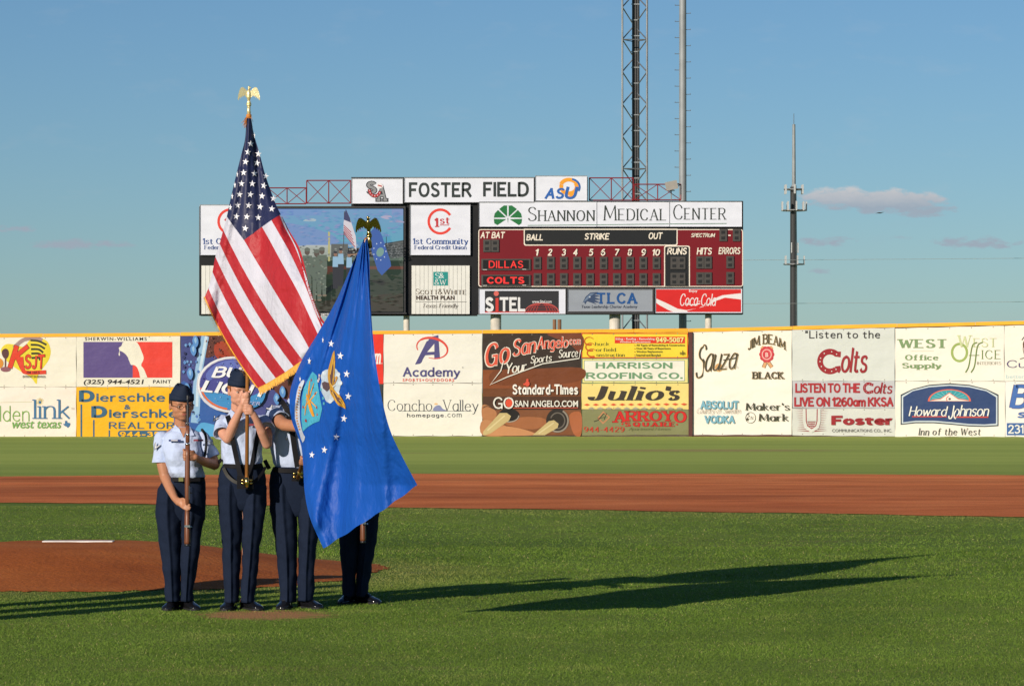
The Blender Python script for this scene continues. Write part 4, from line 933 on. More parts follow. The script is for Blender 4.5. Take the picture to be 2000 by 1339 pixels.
# hospital sign, three panels
xs3 = [935.5, 1165.2, 1307.5, 1449]
for k in range(3):
    o = sign(xs3[k] + .15, 394, xs3[k+1] - .15, 442.5, WS, ('left panel with green four leaf emblem', 'middle panel of the long white sign', 'right panel of the long white sign')[k], rim=.0 if k == 1 else .3)
    d = SDc(S7, .104); dk = (58, 66, 62)
    if k == 0:
        for pts in ([(312, 246), (312, 322), (258, 270), (290, 246)], [(322, 246), (322, 322), (378, 270), (345, 246)], [(250, 276), (305, 326), (222, 328), (228, 300)], [(384, 276), (330, 326), (412, 328), (406, 300)], [(222, 336), (306, 338), (246, 378), (226, 366)], [(412, 336), (328, 338), (390, 378), (408, 366)]): d.poly(pts, (36, 120, 66))
        d.poly([(314, 330), (320, 330), (317, 366)], (36, 120, 66)); d.build('emblem', o)
        d.text('Shannon', (452, 256, 906, 352), dk, 'f', thick=1.15, thin=.45, serif=.6, caps=True); d.line([(450, 380), (912, 376)], 4, (70, 130, 90))
    if k == 1: d.text('Medical', (958, 244, 1382, 348), dk, 'f', thick=1.15, thin=.45, serif=.6, caps=True); d.line([(918, 376), (1400, 370)], 4, (70, 130, 90))
    if k == 2: d.text('Center', (1430, 240, 1790, 343), dk, 'f', thick=1.15, thin=.45, serif=.6, caps=True); d.line([(1408, 370), (1790, 367)], 4, (70, 130, 90))
    d.build('lettering', o)
# red line score
m = MB(); slab(m, 935.5, 448, 1450, 559.5, .10, .10); brd = m.build('score_panel', M_BRD, sb); brd['label'] = 'glossy dark red line score panel with cream outline'
def rounded(x0, y0, x1, y1, r, corners='abcd'):
    out = []
    for (cx, cy, a0, k) in ((x0+r, y0+r, 180, 'a'), (x1-r, y0+r, 270, 'b'), (x1-r, y1-r, 0, 'c'), (x0+r, y1-r, 90, 'd')):
        for t in range(0, 91, 18): 
            th = math.radians(a0 + t); rr_ = r
            if k in corners: out.append((cx + rr_*math.cos(th), cy + rr_*math.sin(th)))
            else: out.append((cx - r if k in 'ad' else cx + r, cy - r if k in 'ab' else cy + r))
    return out
d = Dec(S, S7, .104, tagname='signprint')
CM = (250, 240, 222)
r_ = rounded(121, 408, 1898, 790, 14); d.line(r_ + [r_[0]], 6, CM)
d.poly(rounded(424, 402, 1460, 516, 14, 'cd'), CM); d.poly(rounded(431, 410, 1453, 509, 12, 'cd'), (34, 36, 38)); d.poly(rounded(1369, 516, 1543, 790, 14, 'ab'), CM); d.poly(rounded(1376, 523, 1536, 790, 12, 'ab'), (34, 36, 38))
d.build('outline', brd)
kw = dict(font='s', thick=2.2, shear=.17)
for t, bx in (('AT BAT', (131, 422, 298, 468)), ('BALL', (440, 438, 552, 482)), ('STRIKE', (833, 431, 1002, 477)), ('OUT', (1265, 427, 1360, 473)), ('RUNS', (1388, 529, 1524, 577)), ('HITS', (1588, 529, 1692, 577)), ('ERRORS', (1735, 527, 1883, 575))): d.text(t, bx, CM, **kw, gap=1.6)
d.text('SPECTRUM', (1550, 432, 1714, 460), CM, 's', thick=2.0, shear=.25, gap=1.2); d.rect(1801, 443, 1818, 451, CM)
for t, c in zip(('1', '2', '3', '4', '5', '6', '7', '8', '9', '10'), (515, 601, 693, 771, 877, 958, 1054, 1138, 1232, 1316)):
    w = 12 if t == '1' else (26 if t == '10' else 15); d.text(t, (c-w, 537, c+w, 584), CM, **kw)
d.build('lettering', brd)
M_MOD = mat('digit_housing', (.055, .05, .045), .5, var=.15); M_SEG = mat('unlit_digits', (.018, .017, .017), .35, var=.1)
proto = None
mods = [(490 + dx, v) for v in (592, 702) for dx in (0, 90, 178, 267, 355, 446, 535, 625, 713, 802)]
mods += [(151, 476), (205, 476), (1586, 588), (1639, 588), (1586, 696), (1639, 696), (1788, 586), (1788, 694), (1742, 404), (1832, 404), (1412, 592), (1462, 592), (1412, 700), (1462, 700)]
for u, v in mods:
    w, h = 51, 82; x0, y0 = S7[0] + u/S7[2], S7[1] + v/S7[2]; x1, y1 = x0 + w/S7[2], y0 + h/S7[2]
    base = S(x0, y1, .155)
    if proto is None:
        m = MB(); m.box((base.x, base.y, base.z), (S(x1, 0, .155).x, base.y + .05, S(0, y0).z)); o = m.build('digit_display', M_MOD, brd); LOC[o.name] = LOC[brd.name]
        m2 = MB()
        for k in (0, 1):
            a = S(x0 + 3.6, y0 + 3.4 + k*11.2, .157); b2 = S(x1 - 3.6, y0 + 9.4 + k*11.2, .157)
            m2.box((a.x, a.y, b2.z), (b2.x, a.y + .01, a.z))
        s_ = m2.build('digit_segments', M_SEG, o); proto = (o, s_, base)
    else:
        o = proto[0].copy(); s_ = proto[1].copy(); COL.objects.link(o); COL.objects.link(s_); o.parent = brd; s_.parent = o; o.location = base - proto[2]
for k, (t, v0) in enumerate((('DILLAS', 605), ('COLTS', 712))):
    x0, y0, x1, y1 = S7[0] + 138/S7[2], S7[1] + v0/S7[2], S7[0] + 470/S7[2], S7[1] + (v0+76)/S7[2]
    m = MB(); slab(m, x0, y0, x1, y1, .16, .05); o = m.build('name_display', M_MOD, brd)
    d = Dec(S, S7, .162, tagname='signprint'); d.rect(150, v0 + 8, 458, v0 + 68, (22, 20, 22)); d.rect(148, v0+70, 176, v0+74, (225, 222, 215)); d.rect(414, v0+68, 440, v0+72, (225, 222, 215)); d.build('display_window', o)
    d = Dec(S, S7, .166, emit=1.1, tagname='led')
    d.text(t, (188, v0+12, 420, v0+62) if k == 0 else (175, v0+14, 428, v0+60), (250, 40, 34), 's', thick=1.7 if k == 0 else 2.6, gap=2.4); d.build('led_letters', o)
# bottom signs
o = sign(935.6, 564.5, 1104, 612.3, WS, 'white bordered black sign with white letters and a red globe'); d = SDc(S7)
d.rect(162, 820, 660, 966, (50, 50, 54)); d.rect(162, 958, 660, 966, (206, 60, 56)); 
for a_ in (112, 96, 78, 58, 36): d.arc(545, 968, a_, 64, 180, 360, 5, (176, 62, 60))
for b_ in (16, 32, 48): d.line([(440 + b_*.9, 968-b_), (655 - b_*.9, 968-b_)], 4, (160, 58, 56))
d.arc(545, 968, 114, 66, 180, 360, 7, (200, 90, 84)); d.build('globe', o)
d.text('S', (166, 862, 222, 962), (240, 240, 240), 's', thick=2.8); d.text('I', (234, 868, 254, 962), (216, 62, 54), 's', thick=5); d.ell(239, 838, 17, 17, (226, 110, 100)); d.text('TEL', (262, 862, 434, 960), (240, 240, 240), 's', thick=2.4); d.text('www.Sitel.com', (480, 882, 612, 902), (230, 230, 230), 'g', .02); d.build('lettering', o)
o = sign(1109.4, 565.5, 1273.5, 607, (158, 166, 176), 'grey message board with blue eagle head and blue capitals'); d = SDc(S7)
d.poly([(818, 905), (840, 860), (872, 832), (920, 828), (936, 838), (900, 846), (940, 856), (900, 862), (944, 880), (902, 880), (940, 902), (896, 896), (915, 912), (870, 896), (850, 890), (838, 912), (828, 890)], (60, 78, 110)); d.poly([(822, 900), (844, 866), (874, 838), (905, 836), (880, 850), (852, 880)], (112, 132, 160)); d.ell(868, 862, 6, 4, (220, 224, 228), 8); d.build('eagle_head', o)
d.text('TLCA', (916, 832, 1190, 908), (36, 88, 152), 'f', thick=2.3, thin=2.1, serif=.6, gap=2.8); d.text('Texas Leadership Charter Academy', (812, 916, 1190, 942), (70, 78, 96), 'g', .012, shear=.15); d.build('lettering', o)
m = MB()
for r in ((1106.5, 562, 1277.5, 564.4), (1106.5, 608, 1277.5, 613), (1106.5, 564.4, 1108.4, 608), (1274.4, 564.4, 1277.5, 608)): slab(m, *r, .15, .15)
m.build('board_frame', M_DARKF, sb)
o = sign(1280.5, 563.5, 1449, 610.5, WS, 'red sign with white script and a white wave'); d = SDc(S7)
RK = (226, 42, 40); d.rect(1316, 810, 1887, 962, RK)
d.poly([(1316, 872), (1380, 900), (1460, 940), (1520, 950), (1600, 936), (1660, 905), (1700, 875), (1760, 850), (1887, 836), (1887, 878), (1780, 866), (1720, 886), (1660, 920), (1600, 962), (1400, 962), (1316, 900)], (246, 240, 238)); d.poly([(1316, 905), (1400, 950), (1430, 962), (1316, 962)], RK)
d.poly([(1460, 895), (1660, 860), (1700, 885), (1640, 925), (1500, 925)], RK); d.poly([(1520, 955), (1640, 925), (1720, 890), (1887, 880), (1887, 962), (1530, 962)], RK)
d.build('wave', o)
d.text('Enjoy', (1537, 812, 1594, 834), (246, 240, 238), 'g', .02); d.text('Coca-Cola', (1476, 838, 1722, 922), (246, 240, 238), 'c', thick=1.5, thin=.7, shear=.28, gap=1.2); d.line([(1520, 905), (1560, 915), (1612, 905)], 7, (246, 240, 238), True); d.build('lettering', o)
# red trusses on top
def truss(x0, y0, x1, y1, n):
    m = MB(); t = 1.1 / F * SD
    def bar(a, b_, r=t): m.tube(S(a[0], a[1], -.2), S(b_[0], b_[1], -.2), r*.8, n=4)
    bar((x0, y0), (x1, y0), t*1.3); bar((x0, y1), (x1, y1), t*1.3)
    for k in range(n + 1): x = x0 + (x1-x0)*k/n; bar((x, y0), (x, y1), t*1.2)
    for k in range(n):
        a, b_ = x0 + (x1-x0)*k/n, x0 + (x1-x0)*(k+1)/n; bar((a, y0), (b_, y1), t*.8); bar((a, y1), (b_, y0), t*.8)
    m.build('truss', M_RED, sb)
truss(486, 367, 598, 398, 3); truss(599, 352.5, 685, 397, 2); truss(1151, 347.5, 1237, 391, 2); truss(1239, 360, 1330, 390.5, 2)
fl = empty('floodlight', S(1311, 373, -.2), 'grey box floodlight perched on the red truss beside the light pole', 'floodlight')
m = MB(); a = S(1311, 363, 0); R_ = Matrix.Rotation(math.radians(-12), 3, 'Y')
vs = []
for f_, (sx_, sz_) in ((-.25, (.24, .17)), (.22, (.17, .12))):
    vs.append([a + R_ @ Vector((x*sx_, f_, z*sz_)) for x, z in ((-1, -1), (1, -1), (1, 1), (-1, 1))])
m.loft(vs); m.build('lamp_housing', mat('grey_casting', (.32, .30, .27), .6, .3), fl)
m = MB(); m.tube(S(1311, 366, -.2), S(1311, 392, -.2), .02, n=6); m.tube(S(1304, 372, -.2), S(1318, 372, -.2), .02, n=6); m.build('lamp_bracket', mat('grey_casting', (0, 0, 0)), fl)

# ------------------------------------------------------------------ masts behind
M_GALV = mat('galvanised_steel', (.25, .27, .285), .6, .2, var=.15, scale=2)
M_DKST = mat('dark_cable', (.03, .032, .035), .6, var=.1)
M_GALD = mat('dull_steel', (.16, .17, .18), .5, .4, var=.2)
TD = 152.0
lt = empty('lattice_tower', P(1240, 763, TD), 'tall lattice radio mast with zigzag braces and black cables, behind the scoreboard', 'radio mast'); lt.location.z = 0; LOC[lt.name].z = 0
pxm = TD / F
legs = [((1215.5 - 1000) * pxm, TD), ((1264 - 1000) * pxm, TD + .1), ((1240 - 1000) * pxm, TD + 1.0)]
HT = 46
for lx, ly in legs:
    m = MB(); m.tube((lx, ly, 0), (lx, ly, HT), .045, n=8); m.build('tower_leg', M_GALV if lx < legs[1][0] else M_GALD, lt)
step = 63 * pxm
for (a, b_) in ((0, 2), (1, 2), (0, 1)):
    m = MB(); z = 0; k = 0
    while z < HT - step:
        A, B = (legs[a], legs[b_])
        if (a, b_) != (0, 1):
            m.tube((*A, z), (*B, z + step/2), .030, n=5); m.tube((*B, z + step/2), (*A, z + step), .030, n=5)
        if k % 4 == 0: m.tube((*A, z), (*B, z), .025, n=5)
        z += step; k += 1
    m.build('brace', M_GALV if (a, b_) == (0, 2) else M_GALD, lt)['kind'] = 'stuff'
for dx in (-.04, .07, .18):
    m = MB(); m.tube((legs[2][0] + dx, TD + .8, 0), (legs[2][0] + dx, TD + .8, HT - 1), .065, n=8)
    m.build('cable_run', M_DKST, lt)
m = MB(); z = .5
while z < HT - 1: m.box((legs[2][0] - .14, TD + .72, z), (legs[2][0] + .24, TD + .74, z + .05)); z += 31 * pxm
m.build('cable_clamp', M_GALV, lt)['kind'] = 'stuff'
# stadium light pole
lp = empty('light_pole', P(1333, 763, 140), 'thick grey steel light pole with climbing pegs beside the lattice mast', 'light pole'); lp.location.z = 0; LOC[lp.name].z = 0
pm = 140 / F; X0 = (1333.5 - 1000) * pm
m = MB(); m.tube((X0, 140, 0), (X0, 140, 26), 7.8 * pm, 6.4 * pm, n=24); m.build('pole', M_GALV, lp, smooth=False)
m = MB(); z = 2.2; k = 0
while z < 25.5:
    r = (7.8 - 1.4 * z / 26) * pm; sg = 1 if k % 2 else -1; m.tube((X0 + sg*r, 140, z), (X0 + sg*(r + .19), 140, z), .013, n=5); m.box((X0 + sg*(r+.17) - .01, 139.98, z), (X0 + sg*(r+.17) + .01, 140.02, z + .04)); z += 15.8*pm; k += 1
m.build('climbing_peg', M_GALD, lp)['kind'] = 'stuff'
m = MB()
for xo in (X0 - .1, X0 + .1): pass
# phone mast far off
MD = 240.0; mm = MD / F
pt = empty('phone_mast', ((1550.5 - 1000) * mm, MD, 0), 'slim far off phone mast with three rings of white aerials', 'phone mast')
XM = (1550.5 - 1000) * mm; Z = lambda py: HC + (HY - py) * mm
m = MB(); m.tube((XM, MD, 0), (XM, MD, Z(470)), 7.3*mm, 6.3*mm, n=18); m.tube((XM, MD, Z(470)), (XM, MD, Z(362)), 6.0*mm, 5.0*mm, n=18); m.tube((XM, MD, Z(362)), (XM, MD, Z(243)), 3.9*mm, 2.9*mm, n=14); m.build('mast_pole', M_GALV, pt)
m = MB()
for k in range(6):
    a = math.radians(-165 + k*17); m.tube((XM + 6.8*mm*math.cos(a), MD + 6.8*mm*math.sin(a), 0), (XM + 5.8*mm*math.cos(a), MD + 5.8*mm*math.sin(a), Z(365)), .06, n=6)
m.build('cable_run', M_DKST, pt)
M_AER = mat('aerial_white', (.42, .43, .44), .5, var=.05)
for zc, rad, ph, pw, n, jit in ((370, 19, 18, 1.6, 6, 0), (403, 24, 18, 1.5, 9, 1), (508, 20, 17, 1.2, 5, 2), (484, 8, 20, 1.0, 3, 3)):
    m = MB(); zr = Z(zc + (8 if jit in (1, 2) else 0)); N_ = 12
    if jit != 3:
        for k in range(N_):
            a, b_ = 2*math.pi*k/N_, 2*math.pi*(k+1)/N_; m.tube((XM + rad*mm*math.cos(a), MD + rad*mm*math.sin(a), zr), (XM + rad*mm*math.cos(b_), MD + rad*mm*math.sin(b_), zr), .045, n=5)
        for k in range(3): a = 2*math.pi*k/3 + .4; m.tube((XM, MD, zr), (XM + rad*mm*math.cos(a), MD + rad*mm*math.sin(a), zr), .05, n=5)
        m.build('aerial_frame', M_GALD, pt)
    for k in range(n):
        a = 2*math.pi*(k + .5)/n + jit*.3; cx, cy = XM + rad*mm*math.cos(a), MD + rad*mm*math.sin(a); m = MB(); m.box((cx - pw*mm, cy - .1, Z(zc) - ph/2*mm), (cx + pw*mm, cy + .1, Z(zc) + ph/2*mm)); m.build('aerial', M_AER, pt)
m = MB(); m.tube((XM, MD, Z(243)), (XM, MD, Z(222)), .02, n=4); m.build('whip_aerial', M_GALD, pt)
# timber poles behind
for x0, x1, c_ in ((1079.5, 1086.5, 'left'), (1089, 1096.5, 'right')):
    m = MB(); D_ = 160; c = P((x0+x1)/2, 700, D_); m.tube((c.x, D_, 0), (c.x, D_, 5.1), (x1-x0)/2/F*D_, n=12)
    o = m.build('timber_pole', mat('brown_timber', (.22, .11, .06), .8, var=.3, stretch=(6, 6, .5)), loc=(c.x, D_, 0)); tag(o, 'short brown timber pole under the scoreboard, %s of a close pair' % ('next to a white post' if c_ == 'left' else 'nearer the second white post'), 'timber pole', 'pair of timber poles')
# overhead wires
for k, (y0, y1) in enumerate(((507.5, 503), (592.5, 588))):
    D_ = 165; m = MB(); pts = []
    for i in range(25):
        t = i / 24; px = 1340 + (2500 - 1340) * t; py = y0 + (y1 - y0) * (px - 1450) / 550 + 1.2 * math.sin(t * math.pi); pts.append(P(px, py, D_))
    for a, b_ in zip(pts, pts[1:]): m.tube(a, b_, .009, n=4)
    tag(m.build('overhead_wire', mat('bare_wire', (.55, .58, .60), .35, .5), loc=pts[0]), ('upper thin pale wire crossing the sky beside the scoreboard', 'lower thin pale wire just above the yellow rail')[k], 'wire')
# bird
m = MB(); c = P(1718, 415.5, 150); k = .022
prof = [(-9, -1.5), (-4, .2), (0, .6), (4, 1.0), (10, 1.6), (5, -.4), (1, -1.2), (-3, -1.0)]
m.extrude([c + Vector((x*k, 0, z*k)) for x, z in prof], (0, .04, 0)); m.ell(c + Vector((0, .02, -.2*k)), (4.5*k, .03, 1.2*k), n=10, k=6)
tag(m.build('bird', mat('dark_feathers', (.02, .02, .02), .8), loc=c), 'small dark bird gliding below the cloud', 'bird')
# ------------------------------------------------------------------ people
M_NAVY = mat('navy_serge', (.0095, .016, .036), .85, var=.12, scale=60, bump=.0006, bscale=400, spec=.12)
M_CAP = mat('navy_cap_cloth', (.010, .018, .040), .8, var=.12, scale=80, spec=.2)
M_SHIRT = mat('light_blue_shirting', (.45, .53, .72), .75, var=.05, scale=14, bump=.022, bscale=9, spec=.2)
M_LEATH = mat('black_leather', (.007, .007, .009), .6, var=.1, spec=.12)
M_SHOE = mat('polished_black_shoe', (.008, .008, .010), .10, var=0, spec=.7)
M_BRASS = mat('brass', (.80, .55, .18), .22, 1.0, var=.08, scale=30)
M_STEEL = mat('bright_steel', (.55, .56, .58), .25, 1.0, var=.05)
M_GUNM = mat('gun_metal', (.05, .052, .056), .4, .7, var=.1)
M_STOCK = mat('walnut_stock', (.16, .055, .025), .38, var=.25, scale=14, stretch=(4, 4, .6))
M_POLEW = mat('varnished_ash', (.36, .15, .045), .3, var=.2, scale=10, stretch=(5, 5, .4))
M_EYEW = mat('eye_white', (.30, .28, .26), .3, var=0); M_IRIS = mat('iris', (.03, .025, .02), .2, var=0)
M_BLACKP = mat('black_thread', (.01, .01, .012), .7, var=0)
M_WHT = mat('white_thread', (.75, .75, .78), .7, var=0)
dg_tmp = []
def remesh(mb, name, m, parent, voxel=.006, smooth=4):
    me = bpy.data.meshes.new('tmp'); base = LOC[parent.name]
    me.from_pydata([tuple(v - base) for v in mb.v], [], mb.f); me.update()
    o = bpy.data.objects.new('tmp', me); COL.objects.link(o)
    r = o.modifiers.new('r', 'REMESH'); r.mode = 'VOXEL'; r.voxel_size = voxel
    s = o.modifiers.new('s', 'SMOOTH'); s.factor = .5; s.iterations = smooth
    dg = bpy.context.evaluated_depsgraph_get(); nm = bpy.data.meshes.new_from_object(o.evaluated_get(dg))
    bpy.data.objects.remove(o); bpy.data.meshes.remove(me)
    nm.polygons.foreach_set('use_smooth', [True]*len(nm.polygons)); nm.materials.clear(); nm.materials.append(m)
    nm.name = name
    q = bpy.data.objects.new(name, nm); COL.objects.link(q); q.parent = parent; LOC[q.name] = base.copy()
    return q
def ring(c, rx, ry, n=48, cr=0, ex=2.2, cb=0):
    """horizontal super-ellipse ring with optional pressed crease front and back"""
    out = []
    for i in range(n):
        t = 2*math.pi*i/n; co, si = math.cos(t), math.sin(t)
        x = rx * math.copysign(abs(co)**(2/ex), co); y = -ry * math.copysign(abs(si)**(2/ex), si)
        if cr: y -= cr * math.exp(-((t - math.pi/2)/.16)**2)
        if cb: y += cb * math.exp(-((t - 3*math.pi/2)/.16)**2)
        out.append(Vector((c[0] + x, c[1] + y, c[2])))
    return out
def resample(tab, step):
    ks = [t[0] for t in tab]; out = []; k = ks[0]
    n = max(2, int(abs(ks[-1] - ks[0]) / step))
    for i in range(n + 1):
        y = ks[0] + (ks[-1] - ks[0]) * i / n
        out.append((y, *[interp(y, [(t[0], t[j]) for t in tab]) if ks[0] < ks[-1] else interp(-y, [(-t[0], t[j]) for t in tab]) for j in range(1, len(tab[0]))]))
    return out
class Fig:
    def __init__(s, D0, cx, label, skin, foot_y=1192, group=None):
        s.D0 = D0; s.k = D0 / F
        s.root = empty('person', P(cx, foot_y, D0), label, 'person', group); s.root.location.z = 0; LOC[s.root.name].z = 0
        s.skin = skin; s.body = MB()
    def q(s, px, py, dy=0): return P(px, py, s.D0 + dy)
    def cloth_loft(s, mb, tab, dy, cr=0, cb=0, wr=.006, seed=0, ex=2.3, step=4, ws=(6, 6, 3), n=64):
        """tab rows: y, x0, x1, half depth, dy shift"""
        rows = resample(tab, step); rings = []
        for y, x0, x1, hd, sh in rows:
            c = s.q((x0+x1)/2, y, dy + sh); rx = (x1-x0)/2*s.k
            r = ring(c, rx, hd, n, cr, ex, cb); rr = []
            for p in r:
                w = noise.noise(Vector((p.x*ws[0]+seed, p.y*ws[1], p.z*ws[2]))) + .5*noise.noise(Vector((p.x*ws[0]*2.3+seed, p.y*ws[1]*2.3, p.z*ws[2]*2.6)))
                # folds: ridged
                w2 = 1 - abs(noise.noise(Vector((p.x*ws[0]*.9 - seed, p.y*ws[1]*.9, p.z*ws[2]*1.3 + p.x*3))))*2
                d = Vector((p.x - c.x, p.y - c.y, 0)); d.normalize(); rr.append(p + d * wr * (w*.9 + (w2-.5)*.55))
            rings.append(rr)
        mb.loft(rings); return mb
    def head(s, px, py, dy, yaw, pitch, sc=1.0, wide=1.0, hair=None, capdir=0):
        R = Matrix.Rotation(math.radians(yaw), 3, 'Z') @ Matrix.Rotation(math.radians(pitch), 3, 'X')
        # local: x right, -y forward, z up
        O = s.q(px, py, dy); s.hO, s.hR, s.hs = O, R, sc
        L = lambda x, f, z: O + R @ (Vector((x*wide, -f, z)) * sc)
        s.L = L; b = s.body
        def E(c, r): b.ell(L(*c), (r[0]*sc*wide, r[1]*sc, r[2]*sc), R, 20, 14)
        E((0, -.012, .036), (.074, .094, .082)); E((0, .020, -.018), (.068, .072, .070)); E((0, .026, -.056), (.058, .060, .050)); E((0, .052, -.086), (.032, .030, .022)); E((0, .052, .030), (.058, .040, .040))
        for sg in (1, -1):
            E((sg*.036, .050, -.030), (.025, .022, .030)); E((sg*.040, .010, -.062), (.021, .045, .030)); E((sg*.030, .0765, .0105), (.0165, .012, .0042)); E((sg*.030, .0745, -.0085), (.0155, .011, .0038)); E((sg*.077, -.006, -.008), (.008, .019, .030)); E((sg*.026, .081, .020), (.026, .010, .008)); E((sg*.011, .098, -.033), (.009, .011, .008))
        b.cap(L(0, .086, .012), .0085*sc, L(0, .110, -.028), .0115*sc); E((0, .070, -.056), (.032, .022, .026))
        for sg in (1, -1):
            m = MB(); m.ell(L(sg*.030, .073, .001), (.0135*sc, .0120*sc, .0070*sc), R, 14, 10); eye = m.build('eye', M_EYEW, s.root, True)
            m = MB(); m.ell(L(sg*.031, .0845, -.001), (.006*sc, .0028*sc, .0058*sc), R, 10, 8); m.build('iris', M_IRIS, eye, True)
            m = MB(); m.loft([[L(sg*x, f + t2, z + t) for t, t2 in ((0, 0), (.003, 0), (.003, .004), (0, .004))] for x, f, z in ((.012, .094, .017), (.026, .0945, .0225), (.040, .086, .022), (.050, .074, .015))]); m.build('eyebrow', hair, s.root)
        m = MB(); m.ell(L(0, .0895, -.0535), (.019*sc, .0052*sc, .0036*sc), R, 12, 8); m.ell(L(0, .0885, -.0610), (.016*sc, .0056*sc, .0044*sc), R, 12, 8); m.build('lips', s.lip, s.root, True)
        # hair: shell round the back and sides
        m = MB(); m.ell(L(0, -.020, .030), (.0815*sc*wide, .094*sc, .086*sc), R, 28, 20)
        keep = []
        for f in m.f:
            c = sum((m.v[i] for i in f), Vector()) / len(f); l = R.transposed() @ (c - O) / sc
            if l.z > -.045 and (-l.y < .012 + max(0, l.z - .03) * 1.6): keep.append(f)
        m.f = keep; m.m = [0]*len(keep); m.build('hair', hair, s.root, True)
        # flight cap
        rings = []
        for z, rx, f0, f1 in ((.043, .0815, .100, -.112), (.060, .082, .103, -.116), (.085, .0745, .104, -.116), (.108, .064, .103, -.114), (.130, .052, .102, -.110), (.148, .040, .100, -.105), (.154, .031, .097, -.101), (.143, .009, .094, -.096), (.138, .002, .090, -.092)):
            rg = []
            for i in range(40):
                t = 2*math.pi*i/40; co, si = math.cos(t), math.sin(t); ff = (f0+f1)/2 + (f0-f1)/2*si
                zz = z + (.010*(abs(si)**3) * (1 if z > .12 else 0)) - (.006 if si > .8 and z < .05 else 0) 
                rg.append(L(rx*co*(1 - .12*max(0, si)**4), ff, zz))
            rings.append(rg)
        m = MB(); m.loft(rings); cp = m.build('flight_cap', M_CAP, s.root, True)
        rings = []
        for z, k in ((.042, 1.012), (.058, 1.02), (.070, 1.0), (.0705, .94)):
            rings.append([L(.0815*k*math.cos(t), -.006 + .108*k*math.sin(t), z + .020*abs(math.cos(t))*(z > .06)) for t in [2*math.pi*i/40 for i in range(40)]])
        m = MB(); m.loft(rings); m.build('cap_curtain', M_CAP, cp, True)
    def hand_fist(s, c, axis, side, sc=1.0, fwd=Vector((0, -1, 0)), r=.0155):
        """a hand closed round a bar at c: axis along the bar, side = unit vector from bar towards the palm, wrist joined by caller"""
        axis, side, fwd = Vector(axis).normalized(), Vector(side).normalized(), Vector(fwd).normalized(); b = s.body
        palm = c + side * (r + .018) + fwd * -.002
        Rm = Matrix((side, fwd, axis)).transposed()
        b.ell(palm, (.020*sc, .030*sc, .044*sc), Rm, 16, 10)
        for k, (o, l) in enumerate(((.031, .92), (.011, 1.0), (-.010, .96), (-.030, .80))):
            o *= sc; fr = .0095*sc if k < 3 else .0082*sc
            p0 = palm + axis*o + fwd*.022; p1 = c + axis*o + fwd*(r+.010)*1.0 + side*(r*.9)
            p2 = c + axis*(o - .001) + fwd*(r+.009) - side*(r*.75*l); p3 = c + axis*(o-.002) - side*(r+.008)*l - fwd*.004
            b.chain([(p0, fr*1.12), (p1, fr*1.1), (p2, fr), (p3, fr*.85)])
        t0 = palm + axis*.022*sc - fwd*.020; t1 = c + axis*.040*sc - fwd*(r+.006) ; t2 = c + axis*.046*sc - side*(r+.008) - fwd*.004
        b.chain([(t0, .0125*sc), (t1, .0110*sc), (t2, .0090*sc)])
        return palm
    def shoe(s, px, py, dy, yaw, L_=.285, w=1.0):
        O = s.q(px, py, dy); O.z = ground_h(O.x, O.y) + .002
        R = Matrix.Rotation(math.radians(yaw), 3, 'Z')
        T = lambda x, f, z: O + R @ Vector((x*w, -f, z))
        rings = []
        for f, hw, h, z0 in ((-.10, .018, .05, .004), (-.092, .030, .085, .002), (-.06, .036, .105, .002), (-.02, .037, .108, .002), (.02, .038, .088, .003), (.06, .044, .066, .003), (.10, .049, .052, .004), (.135, .047, .043, .005), (.160, .038, .034, .007), (.176, .020, .024, .010), (.180, .006, .018, .012)):
            rg = []
            for i in range(24):
                t = 2*math.pi*i/24; co, si = math.cos(t), math.sin(t)
                x = hw * math.copysign(abs(co)**.75, co); z = z0 + (h - z0)*(.5 + .5*math.copysign(abs(si)**.8, si)) ; x *= (1 - .28*max(0, si))
                rg.append(T(x, f, z))
            rings.append(rg)
        m = MB(); m.loft(rings); o = m.build('shoe', M_SHOE, s.root, True)
        m = MB(); rings = [[T(x*1.04, f, 0), T(x*1.04, f, .014), T(-x*1.04, f, .014), T(-x*1.04, f, 0)] for f, x in ((-.103, .022), (-.06, .039), (.0, .036), (.06, .046), (.11, .051), (.15, .044), (.182, .016))]
        m.loft(rings); m.build('sole', M_BLACKP, o)
        m = MB()
        for k in range(4): m.tube(T(-.016, .022 + k*.016, .093 - k*.010), T(.016, .022 + k*.016, .093 - k*.010), .0028, n=5)
        m.build('laces', M_BLACKP, o)['kind'] = 'stuff'
    def strap(s, pts, w, t=.004, name='strap', m_=None, parent=None, smooth=True):
        """flat strap along px points (px, py, dy)"""
        P3 = [s.q(*p) for p in pts]
        if smooth: P3 = catmull(P3, 5)
        rings = []
        for i, p in enumerate(P3):
            d = P3[min(i+1, len(P3)-1)] - P3[max(i-1, 0)]; d.normalize(); n = Vector((0, -1, 0)); sd = d.cross(n).normalized() * w/2; f = n * t
            rings.append([p - sd, p - sd + f, p + sd + f, p + sd])
        m = MB(); m.loft(rings); return m.build(name, m_ or M_LEATH, parent or s.root)
    def trousers(s, hips, l, r, dy=0, seed=0, label=None):
        m = MB(); s.cloth_loft(m, hips, dy, wr=.004, seed=seed, ex=2.6); l = [(l[0][0]-14, l[0][1]+9, l[0][2]-3, l[0][3]-.035, l[0][4])] + l; r = [(r[0][0]-14, r[0][1]+3, r[0][2]-9, r[0][3]-.035, r[0][4])] + r
        s.cloth_loft(m, l, dy, cr=.017, cb=.010, wr=.011, seed=seed+3, ex=2.1, ws=(8, 8, 7), n=96); s.cloth_loft(m, r, dy, cr=.017, cb=.010, wr=.011, seed=seed+9, ex=2.1, ws=(8, 8, 7), n=96)
        return m.build('trousers', M_NAVY if not hasattr(s, 'tm') else s.tm, s.root, True)
